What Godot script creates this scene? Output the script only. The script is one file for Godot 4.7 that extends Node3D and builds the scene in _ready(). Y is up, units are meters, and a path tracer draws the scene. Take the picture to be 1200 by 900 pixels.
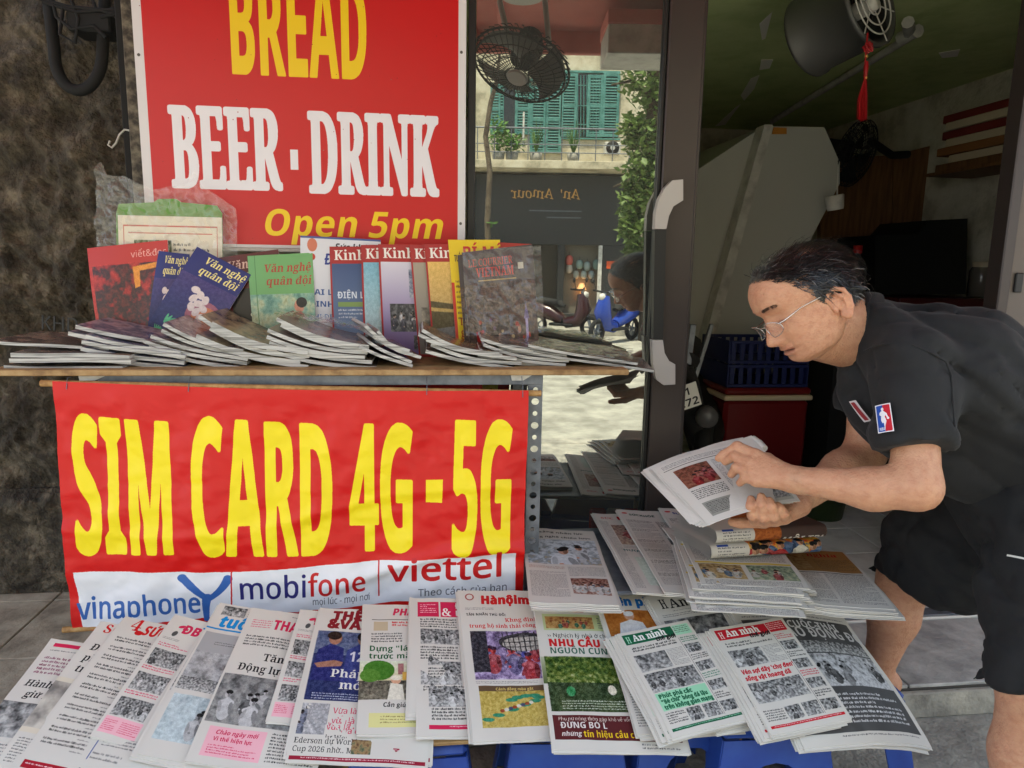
extends Node3D
# A newspaper stall in front of a small shop: the street side, the shop front and the room behind it.

const F := 832.0                       # focal length in pixels of the 1200 x 900 photograph
const EYE := Vector3(0, 1.5, 0)
const ORD := ["first", "second", "third", "fourth", "fifth", "sixth", "seventh", "eighth", "ninth", "tenth", "eleventh", "twelfth", "thirteenth"]
const WALL := -2.35                    # the plane of the shop front
const DOOR := Vector3(0.13, 0.22, -2.33) # hinge of the glazed leaf, which stands a little open
const LEAF := 0.061
const SLAB := 0.22                     # tiled landing
const WALK := 0.12                     # pavement
var B := Basis.from_euler(Vector3(deg_to_rad(-9.6), deg_to_rad(-7.0), deg_to_rad(1.0)))
var rng := RandomNumberGenerator.new()
var M := {}
var taken := {}
var ts = TextServerManager.get_primary_interface()
var fonts := {}
var glyphs := {}

func _ready() -> void:
	rng.seed = 7
	set_light()
	make_materials()
	build_ground()
	build_shop()
	build_room()
	build_street()
	build_front()
	build_rack()
	build_magazines()
	build_papers()
	build_person()

func set_light() -> void:
	var cam := Camera3D.new()
	cam.name = "camera"
	cam.position = EYE
	cam.basis = B
	cam.fov = rad_to_deg(2.0 * atan(450.0 / F))
	cam.near = 0.05
	cam.far = 300.0
	add_child(cam)
	cam.current = true
	var env := Environment.new()
	env.background_mode = Environment.BG_SKY
	var sky := Sky.new()
	var sm := ProceduralSkyMaterial.new()
	sm.sky_top_color = Color(0.62, 0.70, 0.80)
	sm.sky_horizon_color = Color(0.86, 0.87, 0.87)
	sm.sky_curve = 0.2
	sm.ground_bottom_color = Color(0.35, 0.34, 0.32)
	sm.ground_horizon_color = Color(0.6, 0.6, 0.58)
	sm.energy_multiplier = 1.3
	sky.sky_material = sm
	env.sky = sky
	env.tonemap_mode = Environment.TONE_MAPPER_LINEAR
	env.tonemap_exposure = 2.9
	env.sdfgi_enabled = true
	env.ssao_enabled = true
	env.ssil_enabled = true
	var we := WorldEnvironment.new()
	we.name = "world_environment"
	we.environment = env
	add_child(we)
	var sun := DirectionalLight3D.new()
	sun.name = "sun"
	sun.light_energy = 1.6
	sun.light_color = Color(1.0, 0.96, 0.88)
	sun.light_angular_distance = 0.6
	sun.shadow_enabled = true
	add_child(sun)
	sun.look_at_from_position(Vector3(-1.6, 9, -2.9), Vector3(0, 0, 0))

# ------------------------------------------------------------------ naming
func numbered(parent: Node, called: String) -> String:
	var key := str(parent.get_instance_id()) + called
	var n: int = taken.get(key, 0)
	taken[key] = n + 1
	return called if n == 0 else "%s_%03d" % [called, n]

func tag(o: Node, label: String, category := "", group := "", kind := "") -> Node:
	if label: o.set_meta("label", label)
	if category: o.set_meta("category", category)
	if group: o.set_meta("group", group)
	if kind: o.set_meta("kind", kind)
	return o

func thing(called: String, label: String, category: String, at := Vector3.ZERO, group := "") -> Node3D:
	var o := Node3D.new()
	o.name = numbered(self, called)
	o.position = at
	add_child(o, true)
	tag(o, label, category, group)
	return o

func mi(called: String, mesh: Mesh, mat: Material, parent: Node = null, world := true) -> MeshInstance3D:
	if parent == null: parent = self
	var o := MeshInstance3D.new()
	o.name = numbered(parent, called)
	o.mesh = mesh
	if mat: o.material_override = mat
	parent.add_child(o, true)
	if world and parent != self:               # meshes are written in world places; parents only move
		var p: Node = parent
		var t := Transform3D.IDENTITY
		while p != self and p is Node3D:
			t = p.transform * t
			p = p.get_parent()
		o.transform = t.affine_inverse()
	return o

func structure(called: String, mesh: Mesh, mat: Material, label := "") -> MeshInstance3D:
	var o := mi(called, mesh, mat)
	tag(o, label, "", "", "structure")
	return o

# ------------------------------------------------------------------ pixels of the photograph to places
func ray(px: float, py: float) -> Vector3:
	return B * Vector3((px - 600.0) / F, (450.0 - py) / F, -1.0)
func pz(px: float, py: float, z: float) -> Vector3:
	var d := ray(px, py)
	return EYE + d * ((z - EYE.z) / d.z)
func ph(px: float, py: float, h: float) -> Vector3:
	var d := ray(px, py)
	return EYE + d * ((h - EYE.y) / d.y)
func pd(px: float, py: float, depth: float) -> Vector3:
	return EYE + ray(px, py) * depth
func mirrored(px: float, py: float, z: float) -> Vector3:   # the place seen in the door's glass
	var d := ray(px, py)
	var o := Vector3(DOOR.x, 0, DOOR.z - 0.012)
	var n := Vector3(-sin(LEAF), 0, cos(LEAF))
	var hit := EYE + d * ((o - EYE).dot(n) / d.dot(n))
	var r := d - n * 2.0 * d.dot(n)
	return hit + r * ((z - hit.z) / r.z)

# ------------------------------------------------------------------ shapes
func st_new() -> SurfaceTool:
	var st := SurfaceTool.new()
	st.begin(Mesh.PRIMITIVE_TRIANGLES)
	return st

func done(st: SurfaceTool, into: ArrayMesh = null) -> ArrayMesh:
	st.generate_normals()
	return st.commit(into) if into else st.commit()

func vt(st: SurfaceTool, p: Vector3, uv := Vector2.ZERO) -> void:
	st.set_uv(uv)
	st.add_vertex(p)

func tri_out(st: SurfaceTool, a: Vector3, b: Vector3, c: Vector3, centre: Vector3) -> void:
	if (b - a).cross(c - a).dot((a + b + c) / 3.0 - centre) > 0.0:
		vt(st, a); vt(st, c); vt(st, b)
	else:
		vt(st, a); vt(st, b); vt(st, c)

func quad(st: SurfaceTool, a: Vector3, b: Vector3, c: Vector3, d: Vector3, flat := true) -> void:
	st.set_smooth_group(-1 if flat else 0)
	vt(st, a, Vector2(0, 0)); vt(st, b, Vector2(1, 0)); vt(st, c, Vector2(1, 1))
	vt(st, a, Vector2(0, 0)); vt(st, c, Vector2(1, 1)); vt(st, d, Vector2(0, 1))

func rbox(st: SurfaceTool, xf: Transform3D, size: Vector3, bev := 0.004) -> void:
	st.set_smooth_group(-1)
	var h := size * 0.5
	bev = minf(bev, minf(h.x, minf(h.y, h.z)) * 0.9)
	var v := {}
	for sx in [-1, 1]:
		for sy in [-1, 1]:
			for sz in [-1, 1]:
				for ax in 3:
					var p := Vector3(sx * h.x, sy * h.y, sz * h.z)
					for k in 3:
						if k != ax: p[k] -= signf(p[k]) * bev
					v[[sx, sy, sz, ax]] = xf * p
	var c := xf.origin
	for ax in 3:
		var u := (ax + 1) % 3
		var w := (ax + 2) % 3
		for s in [-1, 1]:
			var q := []
			for uv in [[-1, -1], [1, -1], [1, 1], [-1, 1]]:
				var k := [0, 0, 0]
				k[ax] = s; k[u] = uv[0]; k[w] = uv[1]
				q.append(v[[k[0], k[1], k[2], ax]])
			tri_out(st, q[0], q[1], q[2], c); tri_out(st, q[0], q[2], q[3], c)
		if bev > 0.0:
			for su in [-1, 1]:
				for sw in [-1, 1]:
					var q2 := []
					for e in [[-1, u], [1, u], [1, w], [-1, w]]:
						var k2 := [0, 0, 0]
						k2[ax] = e[0]; k2[u] = su; k2[w] = sw
						q2.append(v[[k2[0], k2[1], k2[2], e[1]]])
					tri_out(st, q2[0], q2[1], q2[2], c); tri_out(st, q2[0], q2[2], q2[3], c)
	if bev > 0.0:
		for sx in [-1, 1]:
			for sy in [-1, 1]:
				for sz in [-1, 1]:
					tri_out(st, v[[sx, sy, sz, 0]], v[[sx, sy, sz, 1]], v[[sx, sy, sz, 2]], c)

func bx(st: SurfaceTool, a: Vector3, b: Vector3, bev := 0.003) -> void:     # box between two corners
	rbox(st, Transform3D(Basis(), (a + b) * 0.5), (b - a).abs(), bev)

func one_box(a: Vector3, b: Vector3, bev := 0.003) -> ArrayMesh:
	var st := st_new()
	bx(st, a, b, bev)
	return done(st)

func bar(st: SurfaceTool, a: Vector3, b: Vector3, w: float, t: float, up := Vector3.UP, bev := 0.002) -> void:
	var d := (b - a).normalized()
	var s := d.cross(up).normalized()
	var n := s.cross(d)
	rbox(st, Transform3D(Basis(s, n, d), (a + b) * 0.5), Vector3(w, t, (b - a).length()), bev)

func tube(st: SurfaceTool, pts: Array, r, seg := 8, caps := true, squash := 1.0) -> void:
	st.set_smooth_group(0)
	var n := pts.size()
	var rings := []
	var side := Vector3.ZERO
	for i in n:
		var d: Vector3 = (pts[mini(i + 1, n - 1)] - pts[maxi(i - 1, 0)]).normalized()
		if side == Vector3.ZERO:
			side = d.cross(Vector3.UP if absf(d.y) < 0.9 else Vector3.RIGHT).normalized()
		side = (side - d * side.dot(d)).normalized()
		var up := side.cross(d)
		var rr: float = r[i] if r is Array else r
		var ring := []
		for k in seg:
			var a := TAU * k / seg
			ring.append(pts[i] + side * cos(a) * rr + up * sin(a) * rr * squash)
		rings.append(ring)
	for i in n - 1:
		for k in seg:
			var k2 := (k + 1) % seg
			var a: Vector3 = rings[i][k]; var b: Vector3 = rings[i][k2]; var c: Vector3 = rings[i + 1][k2]; var d2: Vector3 = rings[i + 1][k]
			var u0 := Vector2(float(k) / seg, float(i) / (n - 1)); var u1 := Vector2(float(k + 1) / seg, float(i + 1) / (n - 1))
			vt(st, a, u0); vt(st, b, Vector2(u1.x, u0.y)); vt(st, c, u1)
			vt(st, a, u0); vt(st, c, u1); vt(st, d2, Vector2(u0.x, u1.y))
	if caps:
		st.set_smooth_group(-1)
		for e in [[0, 1], [n - 1, -1]]:
			for k in seg:
				var a2: Vector3 = rings[e[0]][k]; var b2: Vector3 = rings[e[0]][(k + 1) % seg]
				if e[1] == 1:
					vt(st, pts[e[0]]); vt(st, b2); vt(st, a2)
				else:
					vt(st, pts[e[0]]); vt(st, a2); vt(st, b2)

func grid(st: SurfaceTool, nu: int, nv: int, fn: Callable, smooth := true) -> void:
	st.set_smooth_group(0 if smooth else -1)
	var p := []
	for j in nv + 1:
		for i in nu + 1:
			p.append(fn.call(float(i) / nu, float(j) / nv))
	for j in nv:
		for i in nu:
			var a := j * (nu + 1) + i
			var q := [a, a + 1, a + nu + 2, a, a + nu + 2, a + nu + 1]
			for k in q:
				vt(st, p[k], Vector2(float(k % (nu + 1)) / nu, float(k / (nu + 1)) / nv))

func lathe(st: SurfaceTool, prof: Array, xf := Transform3D.IDENTITY, seg := 24) -> void:   # prof: Vector2(radius, height)
	st.set_smooth_group(0)
	for i in prof.size() - 1:
		for k in seg:
			var a0 := TAU * k / seg; var a1 := TAU * (k + 1) / seg
			var p := []
			for e in [[i, a0], [i, a1], [i + 1, a1], [i + 1, a0]]:
				var q: Vector2 = prof[e[0]]
				p.append(xf * Vector3(cos(e[1]) * q.x, q.y, sin(e[1]) * q.x))
			vt(st, p[0]); vt(st, p[1]); vt(st, p[2]); vt(st, p[0]); vt(st, p[2]); vt(st, p[3])

func prism(st: SurfaceTool, poly: PackedVector2Array, xf: Transform3D, depth: float) -> void:   # extruded along local -z
	st.set_smooth_group(-1)
	var t := Geometry2D.triangulate_polygon(poly)
	var cw := Geometry2D.is_polygon_clockwise(poly)
	for i in range(0, t.size(), 3):
		var a := poly[t[i]]; var b := poly[t[i + 1]]; var c := poly[t[i + 2]]
		vt(st, xf * Vector3(a.x, a.y, 0)); vt(st, xf * Vector3(c.x, c.y, 0)); vt(st, xf * Vector3(b.x, b.y, 0))
		vt(st, xf * Vector3(a.x, a.y, -depth)); vt(st, xf * Vector3(b.x, b.y, -depth)); vt(st, xf * Vector3(c.x, c.y, -depth))
	for i in poly.size():
		var a := poly[i]; var b := poly[(i + 1) % poly.size()]
		if cw:
			var s := a; a = b; b = s
		quad(st, xf * Vector3(a.x, a.y, 0), xf * Vector3(a.x, a.y, -depth), xf * Vector3(b.x, b.y, -depth), xf * Vector3(b.x, b.y, 0))

func pixel_prism(st: SurfaceTool, pix: Array, z: float, depth: float) -> void:   # an outline standing parallel to the shop front
	var poly := PackedVector2Array()
	for q in pix:
		var p := pz(q[0], q[1], z)
		poly.append(Vector2(p.x, p.y))
	prism(st, poly, Transform3D(Basis(), Vector3(0, 0, z)), depth)

# a sheet or block with a printed face (surface 0) and plain edges and back (surface 1)
func block(fn: Callable, nu: int, nv: int, thick: float, ring_waves := 0.0) -> ArrayMesh:
	var p := []
	for j in nv + 1:
		for i in nu + 1:
			p.append(fn.call(float(i) / nu, float(j) / nv))
	var nrm := []
	for j in nv + 1:
		for i in nu + 1:
			var du: Vector3 = p[j * (nu + 1) + mini(i + 1, nu)] - p[j * (nu + 1) + maxi(i - 1, 0)]
			var dv: Vector3 = p[mini(j + 1, nv) * (nu + 1) + i] - p[maxi(j - 1, 0) * (nu + 1) + i]
			nrm.append(dv.cross(du).normalized())
	var st := st_new()
	st.set_smooth_group(0)
	for j in nv:
		for i in nu:
			var a := j * (nu + 1) + i
			for k in [a, a + 1, a + nu + 2, a, a + nu + 2, a + nu + 1]:
				vt(st, p[k], Vector2(float(k % (nu + 1)) / nu, float(k / (nu + 1)) / nv))
	var mesh := done(st)
	st = st_new()
	st.set_smooth_group(0)
	for j in nv:
		for i in nu:
			var a := j * (nu + 1) + i
			for k in [a, a + nu + 2, a + 1, a, a + nu + 1, a + nu + 2]:
				vt(st, p[k] - nrm[k] * thick)
	st.set_smooth_group(-1)
	var rim := []
	for i in nu: rim.append(i)
	for j in nv: rim.append(j * (nu + 1) + nu)
	for i in nu: rim.append(nv * (nu + 1) + nu - i)
	for j in nv: rim.append((nv - j) * (nu + 1))
	for i in rim.size():
		var a: int = rim[i]; var b: int = rim[(i + 1) % rim.size()]
		var wa := 1.0; var wb := 1.0
		quad(st, p[a], p[a] - nrm[a] * thick * wa, p[b] - nrm[b] * thick * wb, p[b])
	return done(st, mesh)

# ------------------------------------------------------------------ print: lettering and pictures drawn on images
func font_rid(called: String) -> RID:
	if not fonts.has(called):
		var f := SystemFont.new()
		f.font_names = PackedStringArray(["Droid Serif" if called.begins_with("serif") else "Droid Sans"])
		f.font_weight = 700 if called.ends_with("bold") else 400
		fonts[called] = f
	return fonts[called].get_rids()[0]

const VI := {"ơ": "o'", "ư": "u'", "Ơ": "O'", "Ư": "U'", "ả": "a?", "ạ": "a.", "ấ": "â1", "ầ": "â2", "ẩ": "â?", "ậ": "â.", "ắ": "ă1", "ằ": "ă2", "ặ": "ă.", "ẻ": "e?", "ẽ": "e~", "ẹ": "e.", "ế": "ê1", "ề": "ê2", "ể": "ê?", "ệ": "ê.", "ỉ": "i?", "ĩ": "i~", "ị": "i.", "ỏ": "o?", "ọ": "o.", "ố": "ô1", "ồ": "ô2", "ổ": "ô?", "ộ": "ô.", "ớ": "o'1", "ờ": "o'2", "ở": "o'?", "ợ": "o'.", "ủ": "u?", "ũ": "u~", "ụ": "u.", "ứ": "u'1", "ừ": "u'2", "ử": "u'?", "ữ": "u'~", "ự": "u'.", "ỹ": "y~", "ỳ": "y2", "Ạ": "A.", "Ả": "A?", "Ấ": "Â1", "Ầ": "Â2", "Ậ": "Â.", "Ế": "Ê1", "Ề": "Ê2", "Ể": "Ê?", "Ệ": "Ê.", "Ị": "I.", "Ỏ": "O?", "Ọ": "O.", "Ố": "Ô1", "Ồ": "Ô2", "Ổ": "Ô?", "Ộ": "Ô.", "Ớ": "O'1", "Ờ": "O'2", "Ợ": "O'.", "Ụ": "U.", "Ủ": "U?", "Ứ": "U'1", "Ừ": "U'2", "Ữ": "U'~", "Ự": "U'."}

func glyph(ch: String, font: String) -> Dictionary:      # outlines for a letter 100 units high, baseline 0, y down
	var key := ch + font
	if glyphs.has(key): return glyphs[key]
	var base := ch
	var marks := ""
	if VI.has(ch):
		base = VI[ch][0]
		marks = VI[ch].substr(1)
	var r := font_rid(font)
	var gi: int = ts.font_get_glyph_index(r, 200, base.unicode_at(0), 0)
	var c: Dictionary = ts.font_get_glyph_contours(r, 200, gi)
	var adv: float = ts.font_get_glyph_advance(r, 200, gi).x
	var polys := []
	var from := 0
	var s := 100.0 / 143.0
	for e in c["contours"]:
		var poly := PackedVector2Array()
		for i in range(from, e + 1):
			poly.append(Vector2(c["points"][i].x, c["points"][i].y) * s)
		polys.append(poly)
		from = e + 1
	var mid := adv * s * 0.5
	var wide := adv * s
	var cap := base == base.to_upper()
	var top := -104.0 if cap else -80.0
	var hat := base in ["â", "ê", "ô", "ă", "Â", "Ê", "Ô"]
	for m in marks:
		var q := []
		var tx := mid + (16.0 if hat else 0.0)
		var ty := top - (22.0 if hat else 0.0)
		if m == "'":
			q = [[wide - 14, top + 6], [wide + 2, top - 8], [wide + 6, top + 12], [wide - 10, top + 26]]
		elif m == "1":
			q = [[tx - 4, ty], [tx + 8, ty - 22], [tx + 22, ty - 22], [tx + 6, ty]]
		elif m == "2":
			q = [[tx + 4, ty], [tx - 8, ty - 22], [tx - 22, ty - 22], [tx - 6, ty]]
		elif m == "?":
			q = [[tx - 5, ty], [tx + 6, ty], [tx + 10, ty - 16], [tx - 8, ty - 26], [tx - 8, ty - 18], [tx, ty - 12]]
		elif m == "~":
			q = [[tx - 18, ty - 4], [tx - 8, ty - 18], [tx + 8, ty - 10], [tx + 18, ty - 20], [tx + 14, ty - 2], [tx - 4, ty - 8]]
		elif m == ".":
			q = [[mid - 7, 10], [mid + 7, 10], [mid + 7, 24], [mid - 7, 24]]
		var pp := PackedVector2Array()
		for k in q: pp.append(Vector2(k[0], k[1]))
		polys.append(pp)
	glyphs[key] = {"polys": polys, "adv": wide}
	return glyphs[key]

func fill_polys(im: Image, polys: Array, col: Color) -> void:
	var h := im.get_height()
	var rows := {}
	for poly in polys:
		var n: int = poly.size()
		for i in n:
			var a: Vector2 = poly[i]
			var b: Vector2 = poly[(i + 1) % n]
			if a.y == b.y: continue
			if a.y > b.y:
				var s := a; a = b; b = s
			var y0 := maxi(0, ceili(a.y - 0.5))
			var y1 := mini(h - 1, ceili(b.y - 0.5) - 1)
			var k := (b.x - a.x) / (b.y - a.y)
			for y in range(y0, y1 + 1):
				if not rows.has(y): rows[y] = []
				rows[y].append(a.x + (y + 0.5 - a.y) * k)
	for y in rows:
		var xs: Array = rows[y]
		xs.sort()
		for i in range(0, xs.size() - 1, 2):
			var x0 := roundi(xs[i]); var x1 := roundi(xs[i + 1])
			if x1 > x0: im.fill_rect(Rect2i(x0, y, x1 - x0, 1), col)

func text_width(s: String, font: String) -> float:
	var w := 0.0
	for ch in s: w += glyph(ch, font).adv
	return w

# x0..x1 in pixels (x1 <= x0 keeps the font's own width times wide), base line y, capital height h
func text(im: Image, s: String, x0: float, x1: float, y: float, h: float, col: Color, font := "sans_bold", shear := 0.0, wide := 1.0, fat := 0.0, slope := 0.0) -> float:
	var sy := h / 100.0
	var sx := (x1 - x0) / maxf(1.0, text_width(s, font)) if x1 > x0 else sy * wide
	var x := x0
	for ch in s:
		var g := glyph(ch, font)
		var polys := []
		for poly in g.polys:
			var q := PackedVector2Array()
			for p in poly:
				q.append(Vector2(x + p.x * sx - p.y * shear * sy, y + p.y * sy + (x + p.x * sx - x0) * slope))
			polys.append(q)
		if polys.size():
			fill_polys(im, polys, col)
			if fat > 0.0:
				for o in [Vector2(fat, 0), Vector2(-fat, 0), Vector2(0, fat), Vector2(0, -fat), Vector2(fat, fat) * 0.7, Vector2(-fat, fat) * 0.7, Vector2(fat, -fat) * 0.7, Vector2(-fat, -fat) * 0.7]:
					var moved := []
					for q in polys:
						var w := PackedVector2Array()
						for p in q: w.append(p + o)
						moved.append(w)
					fill_polys(im, moved, col)
		x += g.adv * sx
	return x

func rect(im: Image, x: float, y: float, w: float, h: float, c: Color) -> void:
	im.fill_rect(Rect2i(roundi(x), roundi(y), maxi(1, roundi(w)), maxi(1, roundi(h))), c)

func poly(im: Image, pts: Array, c: Color) -> void:
	var q := PackedVector2Array()
	for p in pts: q.append(Vector2(p[0], p[1]))
	fill_polys(im, [q], c)

func ellipse(im: Image, x: float, y: float, rx: float, ry: float, c: Color, turn := 0.0) -> void:
	var q := PackedVector2Array()
	for k in 24:
		var a := TAU * k / 24
		q.append(Vector2(x, y) + Vector2(cos(a) * rx, sin(a) * ry).rotated(turn))
	fill_polys(im, [q], c)

func body_text(im: Image, x: float, y: float, w: float, h: float, step: float, c: Color, weight := 0.45) -> void:   # columns of print too small to read
	var yy := y
	while yy + step * weight < y + h:
		var xx := x
		var end := x + w * (1.0 if rng.randf() > 0.15 else rng.randf_range(0.4, 0.95))
		while xx < end:
			var ww := minf(rng.randf_range(step * 0.5, step * 1.9), end - xx)
			var lx := xx
			var tone := c.lerp(Color.WHITE, rng.randf_range(0.0, 0.2))
			while lx < xx + ww:
				var lw := maxf(1.0, step * rng.randf_range(0.16, 0.34))
				var t := step * weight * rng.randf_range(0.6, 1.15)
				rect(im, lx, yy + step * 0.6 - t, minf(lw, xx + ww - lx), t, tone)
				lx += lw + maxf(1.0, step * rng.randf_range(0.06, 0.16))
			xx += ww + step * rng.randf_range(0.22, 0.4)
		yy += step

func noise_img(w: int, h: int, freq: float, sd: int, oct := 4) -> Image:
	var n := FastNoiseLite.new()
	n.seed = sd
	n.frequency = freq
	n.fractal_octaves = oct
	n.noise_type = FastNoiseLite.TYPE_SIMPLEX_SMOOTH
	return n.get_image(maxi(1, w), maxi(1, h), false, false, true)

func picture(im: Image, x: float, y: float, w: float, h: float, ramp: Array, sd: int, freq := 0.03, heads := 0, head_c: Array = [], body_c: Array = []) -> void:   # a printed photograph: mottled ground with figures
	var W := maxi(2, roundi(w)); var H := maxi(2, roundi(h))
	var n := noise_img(W, H, freq, sd)
	var n2 := noise_img(W, H, freq * 4.0, sd + 9)
	var p := Image.create(W, H, false, Image.FORMAT_RGB8)
	var m := ramp.size() - 1
	for j in H:
		for i in W:
			var t := clampf(n.get_pixel(i, j).r * 0.8 + n2.get_pixel(i, j).r * 0.2 + (float(j) / H - 0.5) * 0.25, 0.0, 0.999) * m
			p.set_pixel(i, j, ramp[int(t)].lerp(ramp[int(t) + 1], t - int(t)))
	var r := RandomNumberGenerator.new()
	r.seed = sd * 13 + 5
	for k in heads * 2:      # a group, the far ones small and high
		var near := float(k) / (heads * 2)
		var hx := W * r.randf_range(0.04, 0.96)
		var s := H * lerpf(0.05, 0.095, near) * (1.5 if heads < 3 else 1.0)
		var hy := H * (lerpf(0.28, 0.52, near) + r.randf_range(-0.06, 0.06))
		var cb: Color = body_c[r.randi() % body_c.size()]
		cb = cb.lerp(Color(0.5, 0.5, 0.5), r.randf_range(0.0, 0.35))
		var lean := r.randf_range(-0.5, 0.5) * s
		ellipse(p, hx + lean, hy + s * 3.4, s * r.randf_range(1.3, 1.8), s * 2.6, cb)
		ellipse(p, hx + lean * 0.6, hy + s * 2.0, s * 1.7, s * 0.8, cb.lightened(0.12), r.randf_range(-0.2, 0.2))
		ellipse(p, hx + lean + s * 1.2, hy + s * 3.2, s * 0.5, s * 1.5, cb.darkened(0.3), r.randf_range(-0.9, 0.3))
		ellipse(p, hx + lean - s * 1.2, hy + s * 3.0, s * 0.4, s * 1.4, cb.darkened(0.15), r.randf_range(-0.3, 0.9))
		ellipse(p, hx + lean - s * 1.5 + r.randf() * s * 2.0, hy + s * 4.0, s * 0.32, s * 0.32, head_c[0])
		ellipse(p, hx, hy, s * 0.68, s * 0.9, head_c[0].lerp(cb, 0.12))
		ellipse(p, hx + s * r.randf_range(-0.2, 0.2), hy - s * 0.5, s * 0.74, s * 0.5, head_c[1])
		ellipse(p, hx + s * 0.25, hy + s * 0.25, s * 0.3, s * 0.5, head_c[0].darkened(0.3))
	if heads > 0: soften(p, Rect2i(0, 0, W, H), sd, 0.5)
	im.blit_rect(p, Rect2i(0, 0, W, H), Vector2i(roundi(x), roundi(y)))

func soften(im: Image, q: Rect2i, sd: int, keep := 0.45, grain := 0.13) -> void:      # press photo: slightly out of register and grained
	q = q.intersection(Rect2i(0, 0, im.get_width(), im.get_height()))
	var p := im.get_region(q)
	var W := p.get_width(); var H := p.get_height()
	p.resize(maxi(2, int(W * keep)), maxi(2, int(H * keep)), Image.INTERPOLATE_BILINEAR)
	p.resize(W, H, Image.INTERPOLATE_CUBIC)
	var n3 := noise_img(W, H, 0.22, sd + 31, 2)
	var n4 := noise_img(W, H, 0.05, sd + 47, 3)
	for j in H:
		for i in W:
			var g := (n3.get_pixel(i, j).r - 0.5) * grain + (n4.get_pixel(i, j).r - 0.5) * grain * 0.9
			var c := p.get_pixel(i, j)
			p.set_pixel(i, j, Color(c.r + g, c.g + g, c.b + g))
	im.blit_rect(p, Rect2i(0, 0, W, H), q.position)

func tex(im: Image) -> ImageTexture:
	return ImageTexture.create_from_image(im)

func mat(c: Color, rough := 0.8, metal := 0.0, spec := 0.5) -> StandardMaterial3D:
	var m := StandardMaterial3D.new()
	m.albedo_color = c
	m.roughness = rough
	m.metallic = metal
	m.metallic_specular = spec
	return m

func printed(im: Image, rough := 0.85, spec := 0.4) -> StandardMaterial3D:
	var m := mat(Color.WHITE, rough, 0.0, spec)
	m.albedo_texture = tex(im)
	m.texture_repeat = false
	return m

# a mottled colour texture from two noises, laid on by world place
func mottled(a: Color, b: Color, c: Color, scale: float, sd: int, rough := 0.9, bump := 0.0, size := 512) -> StandardMaterial3D:
	var n := FastNoiseLite.new()
	n.seed = sd
	n.frequency = 0.008
	n.fractal_octaves = 6
	n.fractal_gain = 0.62
	var t := NoiseTexture2D.new()
	t.width = size; t.height = size
	t.seamless = true
	t.noise = n
	var g := Gradient.new()
	g.set_color(0, a); g.set_color(1, c)
	g.set_offset(0, 0.2); g.set_offset(1, 0.85)
	g.add_point(0.5, b)
	t.color_ramp = g
	var m := mat(Color.WHITE, rough)
	m.albedo_texture = t
	m.uv1_triplanar = true
	m.uv1_world_triplanar = true
	m.uv1_scale = Vector3.ONE * scale
	if bump > 0.0:
		var t2 := NoiseTexture2D.new()
		t2.width = size; t2.height = size
		t2.seamless = true
		var n2 := FastNoiseLite.new()
		n2.seed = sd + 3
		n2.frequency = 0.02
		n2.fractal_octaves = 6
		n2.fractal_gain = 0.65
		t2.noise = n2
		t2.as_normal_map = true
		t2.bump_strength = bump
		m.normal_enabled = true
		m.normal_texture = t2
	return m
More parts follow.
